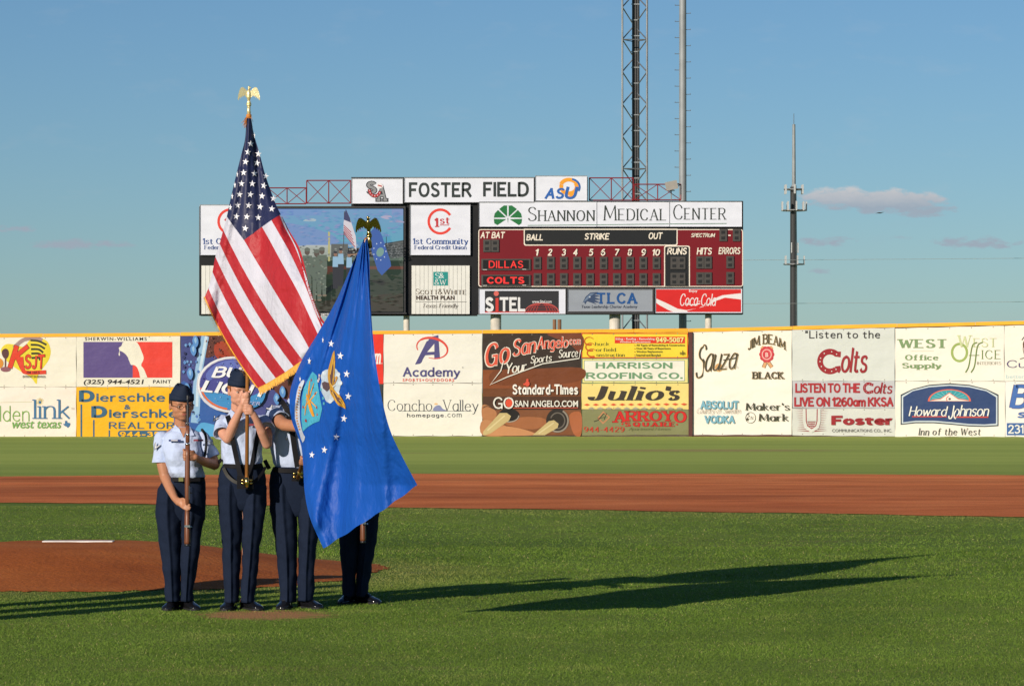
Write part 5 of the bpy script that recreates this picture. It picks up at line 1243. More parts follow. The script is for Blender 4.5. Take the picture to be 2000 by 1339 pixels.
    def torso(s, tab, sleeves, dy=0, seed=0, wr=.007):
        m = MB(); s.cloth_loft(m, tab, dy, wr=wr*1.5, seed=seed, ex=2.5, ws=(12, 12, 6), step=2, n=110)
        for (a, ra, b_, rb) in sleeves:
            A, B = s.q(*a), s.q(*b_); d = B - A; Q = d.to_track_quat('Z', 'Y'); rings = []
            for i in range(15):
                t = i / 14; c = A.lerp(B, t); rr = ra + (rb - ra)*t; rg = []
                for j in range(36):
                    th = 2*math.pi*j/36; v = Q @ Vector((rr*math.cos(th), rr*.92*math.sin(th), 0)); p = c + v
                    w = noise.noise(Vector((p.x*14+seed, p.y*14, p.z*14))); w += .6*noise.noise(Vector((p.x*30+seed, p.y*30, p.z*22))); rg.append(p + v.normalized()*w*.007)
                rings.append(rg)
            # rounded shoulder cap
            capr = [[A + (p - A)*k_ - d.normalized()*ra*z_ for p in rings[0]] for z_, k_ in ((1.0, .3), (.88, .6), (.62, .84), (.3, .96))]
            # hem turned in
            hem = [[B + (p - B)*k_ - d.normalized()*z_ for p in rings[-1]] for k_, z_ in ((1.03, -.004), (.95, -.003), (.93, .03))]
            m.loft(capr + rings + hem)
            sgn = 1 if A.x < s.root.location.x else -1
            m.cap(A + Vector((0, 0, -.006)), ra*.97, A + Vector((sgn*.062, 0, .010)), ra*.80, n=28)
        return m.build('shirt', M_SHIRT if not hasattr(s, 'sm') else s.sm, s.root, True)
    def collar(s, px, py, dy, w=26, vdx=4, depth=16, spread=1.0):
        for sg in (-1, 1):
            a = [s.q(px + sg*w*.44, py - 7, dy + .045), s.q(px + sg*w*.62, py + 3, dy + .01), s.q(px + sg*w*.72*spread + vdx*.4, py + depth*.75, dy - .022), s.q(px + vdx + sg*1.5, py + depth, dy - .034), s.q(px + sg*w*.2 + vdx*.3, py + 1, dy - .018)]
            m = MB(); m.extrude(a, (0, .008, .0)); m.build('collar', M_SHIRT, s.root)
def rifle(px, ybutt, D, label, ytop=772, lean=1.2):
    k = D / F; root = empty('rifle', P(px, ybutt, D), label, 'rifle')
    X = lambda y: px + lean * (ybutt - y) / 290
    def Q(dx, y, f): return P(X(y) + dx, y, D - f)
    secs = [(1062, 5.6, .060), (1058, 5.9, .062), (1035, 5.7, .055), (1010, 5.4, .045), (992, 4.6, .030), (980, 4.3, .026), (968, 4.8, .030), (950, 5.2, .034), (920, 5.2, .031), (890, 5.0, .028), (868, 4.7, .026)]
    off = ybutt - 1062
    def ov(y, hw, hd, n=16, f0=0): return [Q(hw*math.copysign(abs(math.cos(t))**.7, math.cos(t)), y, f0 + hd*math.copysign(abs(math.sin(t))**.7, math.sin(t))) for t in [2*math.pi*i/n for i in range(n)]]
    m = MB(); m.loft([ov(y + off, hw, hd, f0=-.02 if y > 990 else 0) for y, hw, hd in secs]); m.build('stock', M_STOCK, root, True)
    m = MB(); m.loft([ov(y + off, hw, .020) for y, hw in ((864, 4.1), (850, 4.2), (830, 3.8))]); m.build('handguard', M_STOCK, root, True)
    m = MB(); m.tube(Q(0, 868 + off, 0), Q(0, 776 + off, 0), .0085, .0075, 12); m.build('barrel', M_GUNM, root, True)
    m = MB(); m.tube(Q(0, 830 + off, .022), Q(0, 790 + off, .022), .0095, n=10); m.box(tuple(Q(-.6, 786 + off, .04)), tuple(Q(.6, 778 + off, -.0))); m.tube(Q(0, 780+off, 0), Q(0, 772+off, 0), .010, n=10); m.build('gas_cylinder', M_GUNM, root, False)
    for y in (867, 848, 826):
        m = MB(); m.loft([ov(y + off + 1.6, 5.1 if y > 860 else 4.4, .031), ov(y + off - 1.6, 5.1 if y > 860 else 4.4, .031)]); m.build('barrel_band', M_STEEL, root, True)
    m = MB(); m.box(tuple(Q(2.2, 975 + off, .036)), tuple(Q(5.6, 948 + off, -.0))); m.tube(Q(5, 962 + off, .02), Q(8.4, 962 + off, .03), .005, n=8); m.build('receiver', M_GUNM, root)
    m = MB(); m.tube(Q(2, 1030 + off, .02), Q(9, 1028 + off, .035), .006, n=8); m.box(tuple(Q(-5.4, 1029 + off, .062)), tuple(Q(5.6, 1025 + off, .058))); m.build('sling_swivel', M_STEEL, root)
    m = MB(); m.loft([ov(1066 + off, 5.5, .060, f0=-.02), ov(1062 + off, 5.8, .063, f0=-.02)]); m.build('butt_plate', M_GUNM, root, True)
    return root

SK1 = mat('tanned_skin', (.42, .19, .105), .5, var=.06, scale=20, sss=.12); SK2 = mat('fair_skin', (.56, .28, .19), .5, var=.07, scale=20, sss=.12)
HR1 = mat('brown_hair', (.075, .032, .015), .55, var=.3, scale=60, stretch=(1, 1, .1)); HR2 = mat('ginger_hair', (.30, .11, .035), .55, var=.3, scale=60, stretch=(1, 1, .1))
LP1 = mat('lip_skin', (.40, .13, .10), .45, var=0)

def common_body(f, neck, sh_l, sh_r, wy, fl, fr, cx, hip_w=.13):
    """neck, trunk core and legs inside the clothes, all one mesh with arms"""
    b = f.body; q = f.q
    b.cap(q(neck[0], neck[1], neck[2]), .050, q(neck[0] + neck[3], neck[1] + 26, neck[2] + .02), .058)
    b.ell(q(cx, neck[1] + 42, .02), (.14, .075, .10)); b.ell(q(cx, wy - 30, .02), (.12, .08, .18)); b.ell(q(cx, wy + 20, .02), (hip_w, .09, .12))
    b.cap(q(sh_l[0] + 10, sh_l[1] + 3, 0), .032, q(sh_r[0] - 10, sh_r[1] + 3, 0), .032)
    for (x, y) in (fl, fr): b.cap(q(x*.6 + cx*.4, wy + 40, .02), .065, q(x, 1060, .01), .048); b.cap(q(x, 1060, .01), .048, q(x, y - 20, .03), .036)

# ---- woman with glasses and rifle
f = Fig(25.0, 352, 'woman in light blue shirt and flight cap with glasses, holding a rifle upright', SK1); f.lip = LP1; b = f.body; q = f.q
f.head(354.6, 792, -.02, 20, 5, 1.0, 1.13, HR1)
common_body(f, (354, 815, .0, 0), (316, 856), (397, 856), 932, (337, 1178), (364, 1178), 354)
# her right arm hangs, hand flat on the stock
b.chain([(q(316, 861, .0), .044), (q(318, 905, -.02), .048), (q(322, 930, -.03), .040), (q(333, 955, -.12), .036), (q(342, 973, -.19), .027)])
b.chain([(q(342, 973, -.19), .026), (q(349, 980, -.225), .028), (q(355, 984, -.25), .022)]); b.chain([(q(346, 975, -.21), .02), (q(355, 978, -.25), .018)])
for k, (x0, y0, x1, y1, x2, y2) in enumerate(((356, 977, 363, 981, 370.5, 985.5), (356, 980.5, 363, 985.5, 371.5, 990.5), (354.5, 984, 361.5, 989.5, 370, 994), (352.5, 987, 359, 992, 366, 996))):
    b.chain([(q(x0, y0, -.25), .0105), (q(x1, y1, -.292), .0095), (q(x2, y2, -.30), .0078)])
b.chain([(q(351, 975, -.235), .012), (q(358, 973.5, -.27), .010), (q(363, 976, -.29), .0085)])
# her left arm folded forward, fist round the rifle
b.chain([(q(398, 861, .0), .044), (q(413, 893, .0), .046), (q(419, 906, -.01), .042), (q(402, 902, -.15), .036), (q(389, 897, -.22), .027), (q(381, 892, -.262), .025)])
f.hand_fist(q(366.3, 889.5, -.262), (0.02, 0, 1), (1, .12, 0), 1.0, r=.024)
body = remesh(b, 'body', SK1, f.root, .0055, 3)
f.torso([(833, 345, 366, .065, .02), (838, 334, 378, .085, .01), (845, 322, 390, .105, .0), (853, 316, 396, .118, 0), (864, 318, 395, .132, -.005), (880, 319, 396, .150, -.02), (895, 320, 395, .150, -.02), (910, 324, 394, .142, -.01), (922, 328, 397, .145, -.015), (930, 335, 400, .140, -.01), (934, 338, 399, .125, 0)],
        [((316, 857, 0), .058, (316, 902, -.01), .070), ((397, 857, 0), .058, (414, 892, -.01), .066)], seed=1, wr=.009)
f.collar(355.5, 836, -.088, 31, 4, 18)
m = MB(); m.extrude([q(348, 834, -.088), q(358.5, 854, -.129), q(365, 834, -.088)], (0, .006, 0)); m.build('neckline', SK1, f.root)
bl = f.strap([(336, 935.5, -.128), (354, 936, -.142), (370, 936, -.142), (400, 935, -.11)], .030, name='belt'); m = MB(); a = q(349, 939.5, -.150); c = q(358, 931.5, -.156); m.box((a.x, c.y, a.z), (c.x, a.y, c.z)); m.build('buckle', mat('dull_brass', (.28, .27, .10), .35, .8), bl)
f.trousers([(933, 333, 399, .125, .01), (940, 318, 401, .132, .015), (955, 308, 402, .130, .02), (975, 306, 401, .120, .02), (1000, 310, 396, .095, .02), (1016, 316, 390, .07, .02)],
           [(950, 312, 353, .105, .015), (975, 305, 353, .118, .01), (1010, 303, 355, .115, .01), (1040, 309, 353.5, .105, .0), (1090, 316, 353, .088, .0), (1130, 320, 352.5, .08, .01), (1160, 323, 352, .078, .01), (1173, 324, 352, .082, .01)],
           [(950, 353, 400, .105, .015), (975, 353, 402, .118, .01), (1010, 352, 401, .115, .01), (1034, 353, 393, .10, .0), (1060, 353, 391, .09, .0), (1090, 353, 387, .088, .0), (1130, 353, 381, .08, .01), (1160, 353.5, 377, .078, .01), (1173, 353, 377, .080, .01)], seed=2)
f.shoe(338, 1192, .02, -12, w=.95); f.shoe(367, 1192, .02, 28, w=.95)
# glasses
gl = MB()
for sg in (-1, 1):
    pts = [f.L(sg*.031 + .0215*math.cos(t), .1 - .004*abs(math.cos(t)), -.002 + .0135*math.sin(t)) for t in [2*math.pi*i/16 for i in range(16)]]
    for a, c in zip(pts, pts[1:] + pts[:1]): gl.tube(a, c, .0016, n=5)
    gl.tube(f.L(sg*.0525, .096, .002), f.L(sg*.080, .0, .004), .002, n=5)
gl.tube(f.L(-.010, .102, .002), f.L(.010, .102, .002), .0018, n=5); gl.build('glasses', mat('dark_glasses_frame', (.02, .012, .01), .3, .3), f.root)
# badges, cord, bracelet, chevrons, ring
m = MB(); a = q(330, 861.5, -.146); c = q(353, 857.8, -.150); m.box((a.x, c.y-.012, a.z), (c.x, a.y, c.z)); nt = m.build('name_tag', mat('name_tag_blue', (.02, .035, .16), .4), f.root); m = MB(); a = q(334, 860.5, -.163); c = q(347, 858.8, -.166); m.box((a.x, c.y, a.z), (c.x, a.y, c.z)); m.build('name_strip', M_WHT, nt)
m = MB(); a = q(378, 861.0, -.146); c = q(397, 857.6, -.150); m.box((a.x, c.y, a.z), (c.x, a.y, c.z)); m.build('ribbon_bar', mat('ribbon_red', (.22, .03, .05), .7), f.root)
m = MB(); pts = catmull([q(394, 838, -.07), q(401, 848, -.11), q(403, 862, -.14), q(402, 876, -.15), q(400, 890, -.14)], 8)
for i, (a, c) in enumerate(zip(pts, pts[1:])): m.tube(a, c, .009 + .002*(i % 2), n=8)
m.build('shoulder_cord', M_BLACKP, f.root)
m = MB(); c0 = q(384.5, 894.5, -.245)
for i in range(16):
    t = 2*math.pi*i/16; t2 = 2*math.pi*(i+1)/16; g_ = lambda t: c0 + Vector((.004*math.cos(t), .026*math.cos(t), .028*math.sin(t))); m.tube(g_(t), g_(t2), .003, n=5)
m.build('bracelet', M_STEEL, f.root)
def chevron(f, pts, parent=None):
    m = MB(); m.extrude([q_ for q_ in pts], (0, .004, 0)); return m.build('rank_badge', M_BLACKP, f.root)
def chev(f, cx, cy, dy, w, h, tilt):
    R = Matrix.Rotation(math.radians(tilt), 3, 'Y'); c = f.q(cx, cy, dy)
    T = lambda x, z, o=0: c + R @ Vector((x, -o, z))
    m = MB(); m.extrude([T(-w, h*.5), T(0, -h), T(w, h*.5), T(w*.9, h), T(0, h*.1), T(-w*.9, h)], (0, .004, 0)); o = m.build('rank_badge', M_BLACKP, f.root)
    for k in (0, .42): m = MB(); m.extrude([T(-w*.85, h*(.62 - k*.0) - k*0.0 + k*.3*h, .002), T(0, -h*.75 + k*h, .002), T(w*.85, h*.62 + k*.3*h, .002), T(w*.85, h*.8 + k*.3*h, .002), T(0, -h*.5 + k*h, .002), T(-w*.85, h*.8 + k*.3*h, .002)], (0, .002, 0)); m.build('stripe', M_WHT, o)
    m = MB(); m.ell(T(0, -h*.1, .003), (.006, .002, .006), None, 8, 6); m.build('badge_star', M_WHT, o)
chev(f, 305.2, 872, -.075, .022, .030, 28); chev(f, 414, 864, -.05, .016, .028, -30)
rifle(365.6, 1062, 24.715, 'wooden stocked rifle held upright by the woman with glasses')

# ---- airman with the striped flag
f = Fig(25.0, 474, 'ginger haired airman gripping the striped flag pole with both hands before the face', SK2); f.lip = LP1; b = f.body; q = f.q
f.head(466.5, 763.5, -.03, 22, 6, 1.0, 1.0, HR2)
common_body(f, (464, 790, .0, 2), (438, 824), (515, 824), 903, (454, 1178), (484, 1178), 474)
b.chain([(q(433, 829, 0), .044), (q(437, 846, -.09), .044), (q(445, 856, -.135), .040), (q(456, 829, -.19), .038), (q(468, 803, -.235), .028), (q(474, 791, -.25), .027)])
b.chain([(q(517, 829, 0), .044), (q(521, 850, -.09), .044), (q(521.5, 866, -.12), .040), (q(511, 842, -.19), .036), (q(500, 818, -.235), .027), (q(494, 808, -.25), .026)])
f.hand_fist(q(482.3, 777, -.255), (.0, 0, 1), (-.96, .1, -.1), 1.04, r=.0145)
b.ell(q(476, 785, -.262), (.026, .026, .040), Matrix.Rotation(.4, 3, 'Y')); b.ell(q(481, 771, -.283), (.024, .013, .028), Matrix.Rotation(.5, 3, 'Y'))
f.hand_fist(q(482.3, 799.5, -.255), (.0, 0, 1), (.96, .1, -.1), 1.0, r=.0145); b.ell(q(489, 800, -.265), (.024, .025, .040), Matrix.Rotation(-.3, 3, 'Y'))
remesh(b, 'body', SK2, f.root, .0055, 3)
f.torso([(803, 455, 480, .068, .02), (808, 446, 492, .088, .01), (814, 438, 503, .105, 0), (822, 432, 513, .118, 0), (835, 432, 515, .128, 0), (855, 432, 514, .130, 0), (880, 433, 513, .125, 0), (895, 434, 513, .122, 0), (905, 436, 512, .118, 0), (909, 440, 510, .11, 0)],
        [((434, 824, 0), .057, (434.5, 846, -.10), .070), ((516, 824, 0), .057, (520.5, 838, -.10), .070)], seed=12, wr=.008)
f.collar(464, 806, -.088, 31, 8, 19)
m = MB(); m.extrude([q(457, 800, -.082), q(471, 825, -.131), q(475, 800, -.082)], (0, .006, 0)); m.build('neckline', SK2, f.root)
bl = f.strap([(437, 909, -.085), (455, 910, -.12), (480, 911, -.128), (498, 910, -.12), (512, 908, -.08)], .032, name='belt')
f.trousers([(906, 436, 512, .115, .0), (915, 431, 516, .125, .005), (935, 426, 520, .128, .01), (960, 427, 519, .118, .01), (985, 432, 514, .095, .01), (996, 437, 509, .07, .01)],
           [(950, 425.5, 474, .11, 0), (990, 426, 474, .112, 0), (1030, 431, 473, .10, 0), (1080, 434, 470, .086, 0), (1130, 437, 468, .082, .01), (1165, 438.5, 467, .082, .01), (1175, 438, 467.5, .086, .01)],
           [(950, 473, 521, .11, 0), (990, 473, 519, .112, 0), (1030, 474, 514, .10, 0), (1080, 474, 507, .086, 0), (1130, 472, 501, .082, .01), (1165, 471, 497, .08, .01), (1175, 471, 497, .084, .01)], seed=22)
f.shoe(450, 1194, .02, -10); f.shoe(486, 1193, .02, 34)
f.strap([(444, 811, -.08), (449, 828, -.14), (455, 862, -.150), (463, 900, -.150), (470, 932, -.20)], .036, name='harness_strap')
f.strap([(500, 812, -.07), (505, 835, -.14), (501, 862, -.150), (494, 900, -.150), (488, 932, -.20)], .036, name='harness_strap')
f.strap([(436, 913, -.11), (444, 928, -.145), (455, 938, -.165), (466, 943, -.19)], .024, name='waist_strap', m_=mat('grey_leather', (.035, .034, .03), .55, spec=.15)); f.strap([(492, 942, -.19), (503, 934, -.165), (514, 920, -.13), (519, 911, -.09)], .020, name='waist_strap')  # first waist strap is a paler grey than the other leather
f.strap([(517, 898, -.04), (521, 906, -.04), (526, 915, -.03)], .030, name='strap_end'); f.strap([(433, 896, -.05), (424, 906, -.03), (416, 916, -.01)], .026, name='strap_end')
m = MB(); a = q(463.5, 954, -.185); c = q(494.5, 928.5, -.215); m.box((a.x, c.y, a.z), (c.x, a.y, c.z)); so_ = m.build('flag_socket', M_LEATH, f.root)
m = MB(); m.tube(q(482, 951, -.245), q(482, 931, -.245), .017, .019, 14)
for sg in (-1, 1):
    for yy_ in (937, 943): m.ell(q(482 + sg*8, yy_, -.222), (.014, .008, .009), None, 10, 8)
m.build('socket_cup', M_BRASS, so_, True)
m = MB(); a = q(486, 831.2, -.150); c = q(496, 827, -.154); m.box((a.x, c.y, a.z), (c.x, a.y, c.z)); m.build('ribbon_bar', mat('ribbon_red', (0, 0, 0)), f.root)
chev(f, 419.5, 818, -.06, .018, .028, 35)

# ---- airman with the blue flag
f = Fig(25.15, 580, 'airman standing behind the blue flag, one bare forearm reaching across to its pole', SK1); f.lip = LP1; b = f.body; q = f.q
f.head(584, 744, -.02, 24, 2, 1.02, 1.0, HR1)
common_body(f, (580, 772, .0, 0), (537, 806), (630, 806), 908, (561, 1176), (603, 1176), 584)
b.chain([(q(535, 811, 0), .044), (q(547, 823, -.20), .052), (q(556, 829, -.30), .048), (q(583, 833, -.42), .040), (q(600, 834, -.50), .030)])
PB = lambda t: P(582, 933, 24.86).lerp(P(716, 466, 22.98), t)
hp = PB(.205); b.chain([(q(600, 834, -.50), .029), (hp + Vector((-.05, .04, .0)), .028)])
f.hand_fist(hp, (PB(1) - PB(0)), (-.9, .35, .2), 1.05, r=.0145)
b.chain([(q(630, 811, 0), .044), (q(640, 860, -.02), .048), (q(638, 885, -.06), .042), (q(610, 890, -.22), .036), (q(596, 893, -.28), .028)]); f.hand_fist(PB(.075), (PB(1) - PB(0)), (.9, -.1, -.1), 1.05, r=.0145)
b.chain([(q(596, 893, -.28), .027), (PB(.075) + Vector((.035, 0, 0)), .027)])
remesh(b, 'body', SK1, f.root, .0055, 3)
f.torso([(780, 568, 598, .07, .02), (786, 557, 609, .09, .01), (793, 545, 622, .108, 0), (802, 536, 631, .122, 0), (815, 532, 636, .132, 0), (840, 530, 637, .136, 0), (865, 528, 634, .134, 0), (885, 529, 630, .130, 0), (905, 534, 628, .125, 0), (913, 538, 626, .118, 0)],
        [((535, 806, 0), .064, (549, 821, -.17), .074), ((631, 806, 0), .062, (638, 842, -.02), .068)], seed=31, wr=.008)
f.collar(576, 784, -.085, 28, 4, 15)
bl = f.strap([(533, 916, -.09), (550, 918, -.125), (580, 919, -.138), (605, 918, -.13), (627, 915, -.09)], .034, name='belt')
f.trousers([(911, 534, 628, .12, 0), (922, 529, 632, .13, .005), (945, 526, 634, .128, .01), (970, 529, 630, .115, .01), (998, 536, 620, .09, .01), (1008, 541, 615, .07, .01)],
           [(950, 526, 578, .11, 0), (1000, 528, 580, .112, 0), (1040, 535, 580, .105, 0), (1080, 541, 580, .092, 0), (1130, 545, 579, .084, .01), (1165, 547, 577, .084, .01), (1175, 546, 577, .088, .01)],
           [(950, 578, 632, .11, 0), (1000, 580, 630, .112, 0), (1040, 583, 623, .105, 0), (1080, 585, 617, .092, 0), (1110, 583, 615, .088, .01), (1150, 582, 614, .084, .01), (1172, 581, 614, .088, .01)], seed=41)
f.shoe(559, 1191, .0, -8, w=1.05); f.shoe(600, 1189, .02, 38, w=1.05)
f.strap([(544, 778, -.03), (552, 786, -.12), (562, 805, -.155), (570, 840, -.155), (576, 880, -.155), (581, 912, -.16)], .040, name='harness_strap')
f.strap([(622, 786, -.03), (616, 800, -.13), (606, 840, -.155), (594, 912, -.16)], .040, name='harness_strap')
m = MB(); a = q(570, 939, -.185); c = q(594, 915, -.215); m.box((a.x, c.y, a.z), (c.x, a.y, c.z)); so_ = m.build('flag_socket', M_LEATH, f.root)
m = MB(); m.tube(P(582, 936, 24.9), PB(.03), .017, .019, 14)
for sg in (-1, 1):
    for yy_ in (924, 931): m.ell(q(582 + sg*7, yy_, -.222), (.013, .008, .009), None, 10, 8)
m.build('socket_cup', M_BRASS, so_, True)
chev(f, 527.5, 797, -.072, .030, .020, -28)
m = MB(); m.ell(q(559.5, 854.5, -.138), (.005, .005, .018), None, 8, 6); m.build('pen_clip', M_STEEL, f.root)

# ---- fourth airman, mostly behind the blue flag; soldiers waiting out of frame use the same figure
def simple_figure(D0, cx, label, dyy=0, shirt=None, trous=None, body_skin=SK1, group=None, loc=None):
    f = Fig(D0, cx, label, body_skin, group=group); f.lip = LP1; b = f.body; q0 = f.q
    X = lambda x: cx + (x - 703)
    q = lambda x, y, d=0: f.q(X(x), y, d)
    if shirt: f.sm = shirt
    if trous: f.tm = trous
    f.head(X(700), 757, -.02, 10, 2, 1.0, 1.0, HR1)
    common_body(f, (X(699), 785, .0, 0), (X(662), 820), (X(738), 820), 905, (X(681), 1166), (X(706), 1166), X(700))
    b.chain([(q(661, 827, 0), .044), (q(659, 872, .01), .046), (q(660, 900, -.01), .038), (q(668, 935, -.10), .030), (q(678, 965, -.15), .026)])
    b.chain([(q(740, 827, 0), .044), (q(746, 868, .01), .046), (q(742, 884, -.02), .040), (q(724, 882, -.20), .030), (q(716, 880, -.25), .026)])
    for hx, hy, hd, sd in ((708.7, 972, -.235, -1), (708.7, 880, -.25, 1)):
        c = q(hx, hy, hd); b.ell(c + Vector((sd*.035, 0, 0)), (.03, .026, .040)); 
        for k in range(4): b.chain([(c + Vector((sd*.03, -.02, .03 - k*.02)), .010), (c + Vector((sd*.005, -.040, .03 - k*.02)), .0095), (c + Vector((-sd*.022, -.030, .028 - k*.02)), .008)])
    b.chain([(q(678, 965, -.15), .026), (q(700, 972, -.22), .024)])
    remesh(b, 'body', body_skin, f.root, .0065, 3)
    f.torso([(797, X(687), X(713), .068, .02), (803, X(676), X(724), .088, .01), (810, X(666), X(734), .105, 0), (818, X(660), X(740), .118, 0), (835, X(659), X(741), .128, 0), (870, X(660), X(740), .128, 0), (900, X(662), X(738), .122, 0), (908, X(664), X(736), .118, 0)],
            [((X(661), 821, 0), .056, (X(658), 866, 0), .064), ((X(740), 821, 0), .056, (X(746), 864, 0), .064)], seed=51)
    f.trousers([(905, X(664), X(736), .115, 0), (925, X(659), X(742), .13, .01), (960, X(658), X(743), .12, .01), (1002, X(668), X(731), .07, .01)],
               [(950, X(657), X(700), .11, 0), (1000, X(658), X(700.5), .11, 0), (1050, X(662), X(700.5), .10, 0), (1090, X(665), X(699), .09, 0), (1140, X(669), X(696), .082, .01), (1164, X(669.5), X(693), .084, .01)],
               [(950, X(700), X(744), .11, 0), (1000, X(700), X(741), .11, 0), (1050, X(699), X(735), .10, 0), (1090, X(697), X(729), .09, 0), (1140, X(695), X(720), .082, .01), (1164, X(694), X(718), .084, .01)], seed=61)
    f.strap([(X(664), 908, -.09), (X(680), 910, -.12), (X(700), 911, -.128), (X(720), 910, -.12), (X(736), 908, -.09)], .032, name='belt')
    f.shoe(X(680), 1180, .0, -12); f.shoe(X(712), 1178, .0, 42)
    return f
simple_figure(25.75, 703, 'airman hidden behind the blue flag except dark trousers, shoes and a rifle butt')
rifle(709, 1056, 25.50, 'rifle whose wooden butt shows below the blue flag', lean=0)
# three soldiers in camouflage waiting left of the frame
M_CAMO = mat('camouflage_cloth', (.20, .22, .16), .85, var=.5, scale=9)
for k, (x, y) in enumerate(((-4.60, 24.5), (-4.62, 23.6), (-4.66, 22.75))):
    root = None
    if k == 0:
        f3 = simple_figure(25.75, 700, 'soldier in camouflage standing nearest to the dirt mound', shirt=M_CAMO, trous=M_CAMO, group='soldiers in camouflage waiting beside the mound')
        base = LOC[f3.root.name]; f3.root.location = (x, y, 0); src = f3.root
    else:
        r = src.copy(); COL.objects.link(r); r.location = (x, y, 0)
        r['label'] = ('soldier in camouflage between two other soldiers', 'soldier in camouflage farthest from the dirt mound')[k-1]
        for ch in [o for o in COL.objects if o.parent == src]:
            c = ch.copy(); COL.objects.link(c); c.parent = r
            for g_ in [o for o in COL.objects if o.parent == ch]: e = g_.copy(); COL.objects.link(e); e.parent = c
# ------------------------------------------------------------------ poles, eagles, flags
M_GOLD = mat('polished_gold', (.95, .80, .42), .3, .55, var=.1, scale=60, bump=.002, bscale=120, spec=.8); M_SHADEGOLD = mat('shaded_gold', (.55, .40, .16), .22, 1.0, var=.1, scale=60)  # second gold is a darker copy, shade put into its colour
def eagle(parent, c, k, m_, yaw=0, tilt=0):
    """spread winged eagle finial, c = middle of the body, k = metres per drawing unit"""
    R = Matrix.Rotation(yaw, 3, 'Z') @ Matrix.Rotation(tilt, 3, 'X'); T = lambda x, z, y=0: c + R @ (Vector((x, y, -z)) * k)
    m = MB(); m.ell(T(0, 0), (4.6*k, 4.6*k, 12*k), R, 14, 10); m.ell(T(.5, -15.5), (2.6*k, 2.8*k, 3.2*k), R, 12, 8); m.tube(T(.5, -11), T(.5, -15), 2.6*k, 2.1*k); m.tube(T(2, -15.5, -1), T(5.2, -14.4, -1), 1.2*k, .3*k, 8)
    m.loft([[T(x, 10, y) for x, y in ((-2.5, -2), (2.5, -2), (2.5, 2), (-2.5, 2))], [T(x, 19, y) for x, y in ((-5, -1), (5, -1), (5, 1), (-5, 1))]]); b = m.build('eagle', m_, parent, True)
    for sg in (-1, 1):
        w = [(2, -7), (7, -12), (12, -16), (16, -15), (19, -9), (21.5, 0), (22.5, 9), (20.5, 11), (19, 5), (17.5, 8), (16, 3), (14, 6), (12.5, 1), (10.5, 4), (8.5, 0), (6, 4), (3, 5)]
        m = MB(); fr = [T(sg*x, z, -1.6 - x*.12) for x, z in w]; m.extrude(fr, R @ Vector((0, 2.6*k, 0))); m.build('wing', m_, b)
    m = MB(); m.ell(T(0, 20), (5*k, 5*k, 3.4*k), None, 14, 8); m.tube(T(0, 21), T(0, 42), 3.4*k, 3.9*k, 14); m.build('ferrule', m_, b, True)
p0, p1 = P(482, 950, 24.755), P(486.3, 228, 24.78)
fp = empty('flagpole', p0, 'upright varnished pole topped with a bright gold eagle, carrying the striped flag', 'flagpole')
m = MB(); m.tube(p0, p1, .0145, .0135, 16); m.build('pole', M_POLEW, fp, True)
eagle(fp, P(486, 186, 24.78), .0037, M_GOLD, .12)
q0, q1 = PB(0), PB(1)
fp2 = empty('flagpole', q0, 'forward leaning pole topped with a gold eagle coloured as in shade, carrying the blue flag', 'flagpole')
m = MB(); m.tube(q0, q1, .0145, .0135, 16); m.build('pole', M_POLEW, fp2, True)
eagle(fp2, P(719.5, 441, 22.86), .0040, M_SHADEGOLD, -.1, math.radians(30))

# striped flag: boundaries between the stripes, traced as the cloth hangs
FD = 24.74
def fdepth(x, y):
    r = max(0.0, min(1.0, (y - 235) / 200)); th = (x - 487) / max(30.0, (y - 190))
    d = -.018 * math.sin(th * 34 + y*.004) - .030 * math.sin(th * 15 + 1.0 + y * .006) - .011*math.sin(th*62 + y*.012 + math.sin(y*.03)*.5)
    d += .006 * noise.noise(Vector((x*.05, y*.02, 0))) + .006 * noise.noise(Vector((x*.16, y*.07, 3)))
    # silhouettes curl back
    xl = interp(y, [(232, 482), (270, 479), (300, 472), (340, 462), (390, 450), (423, 443), (500, 421), (583, 399), (640, 430), (757, 504)]); xr = interp(y, [(232, 491), (262, 497), (290, 505), (330, 515), (370, 528), (423, 552), (495, 584), (565, 598), (627, 619), (660, 640), (700, 600)])
    el_, er_ = x - xl, xr - x
    hx = max(0.0, min(1.0, el_ / max(10.0, xr - xl))); d -= .95*r*min(1, max(0, (y-300)/250))*max(-.15, (x-455)/190)
    d += .07 * max(0, 1 - max(0, er_) / 22)**2
    if y < 560: d += .05 * max(0, 1 - max(0, el_) / 16)**2
    if y < 330: d += .02
    return -(.035 + .02*r) + d * (.35 + .65*r)
def FP(x, y, off=0): return P(x, y, FD + fdepth(x, y) - off)
def bez(a, b_, bow, n, ext=None):
    a, b_ = Vector(a), Vector(b_); d = b_ - a; nn = Vector((d.y, -d.x)).normalized()
    return [(a + d*t + nn*bow*4*t*(1-t)) for t in [i/n for i in range(n+1)]]
NS = 72
curves = [
 bez((400, 579), (504, 756.8), -7, NS),            # hem
 bez((407, 563), (519.5, 749), -8, NS), bez((415, 531), (538.6, 737.8), -8, NS), bez((420.5, 501), (556.8, 726.5), -8, NS), bez((429, 476), (573, 715), -8, NS),
 bez((436, 449), (591, 703), -8, NS), bez((443, 423), (610, 690), -9, NS)]
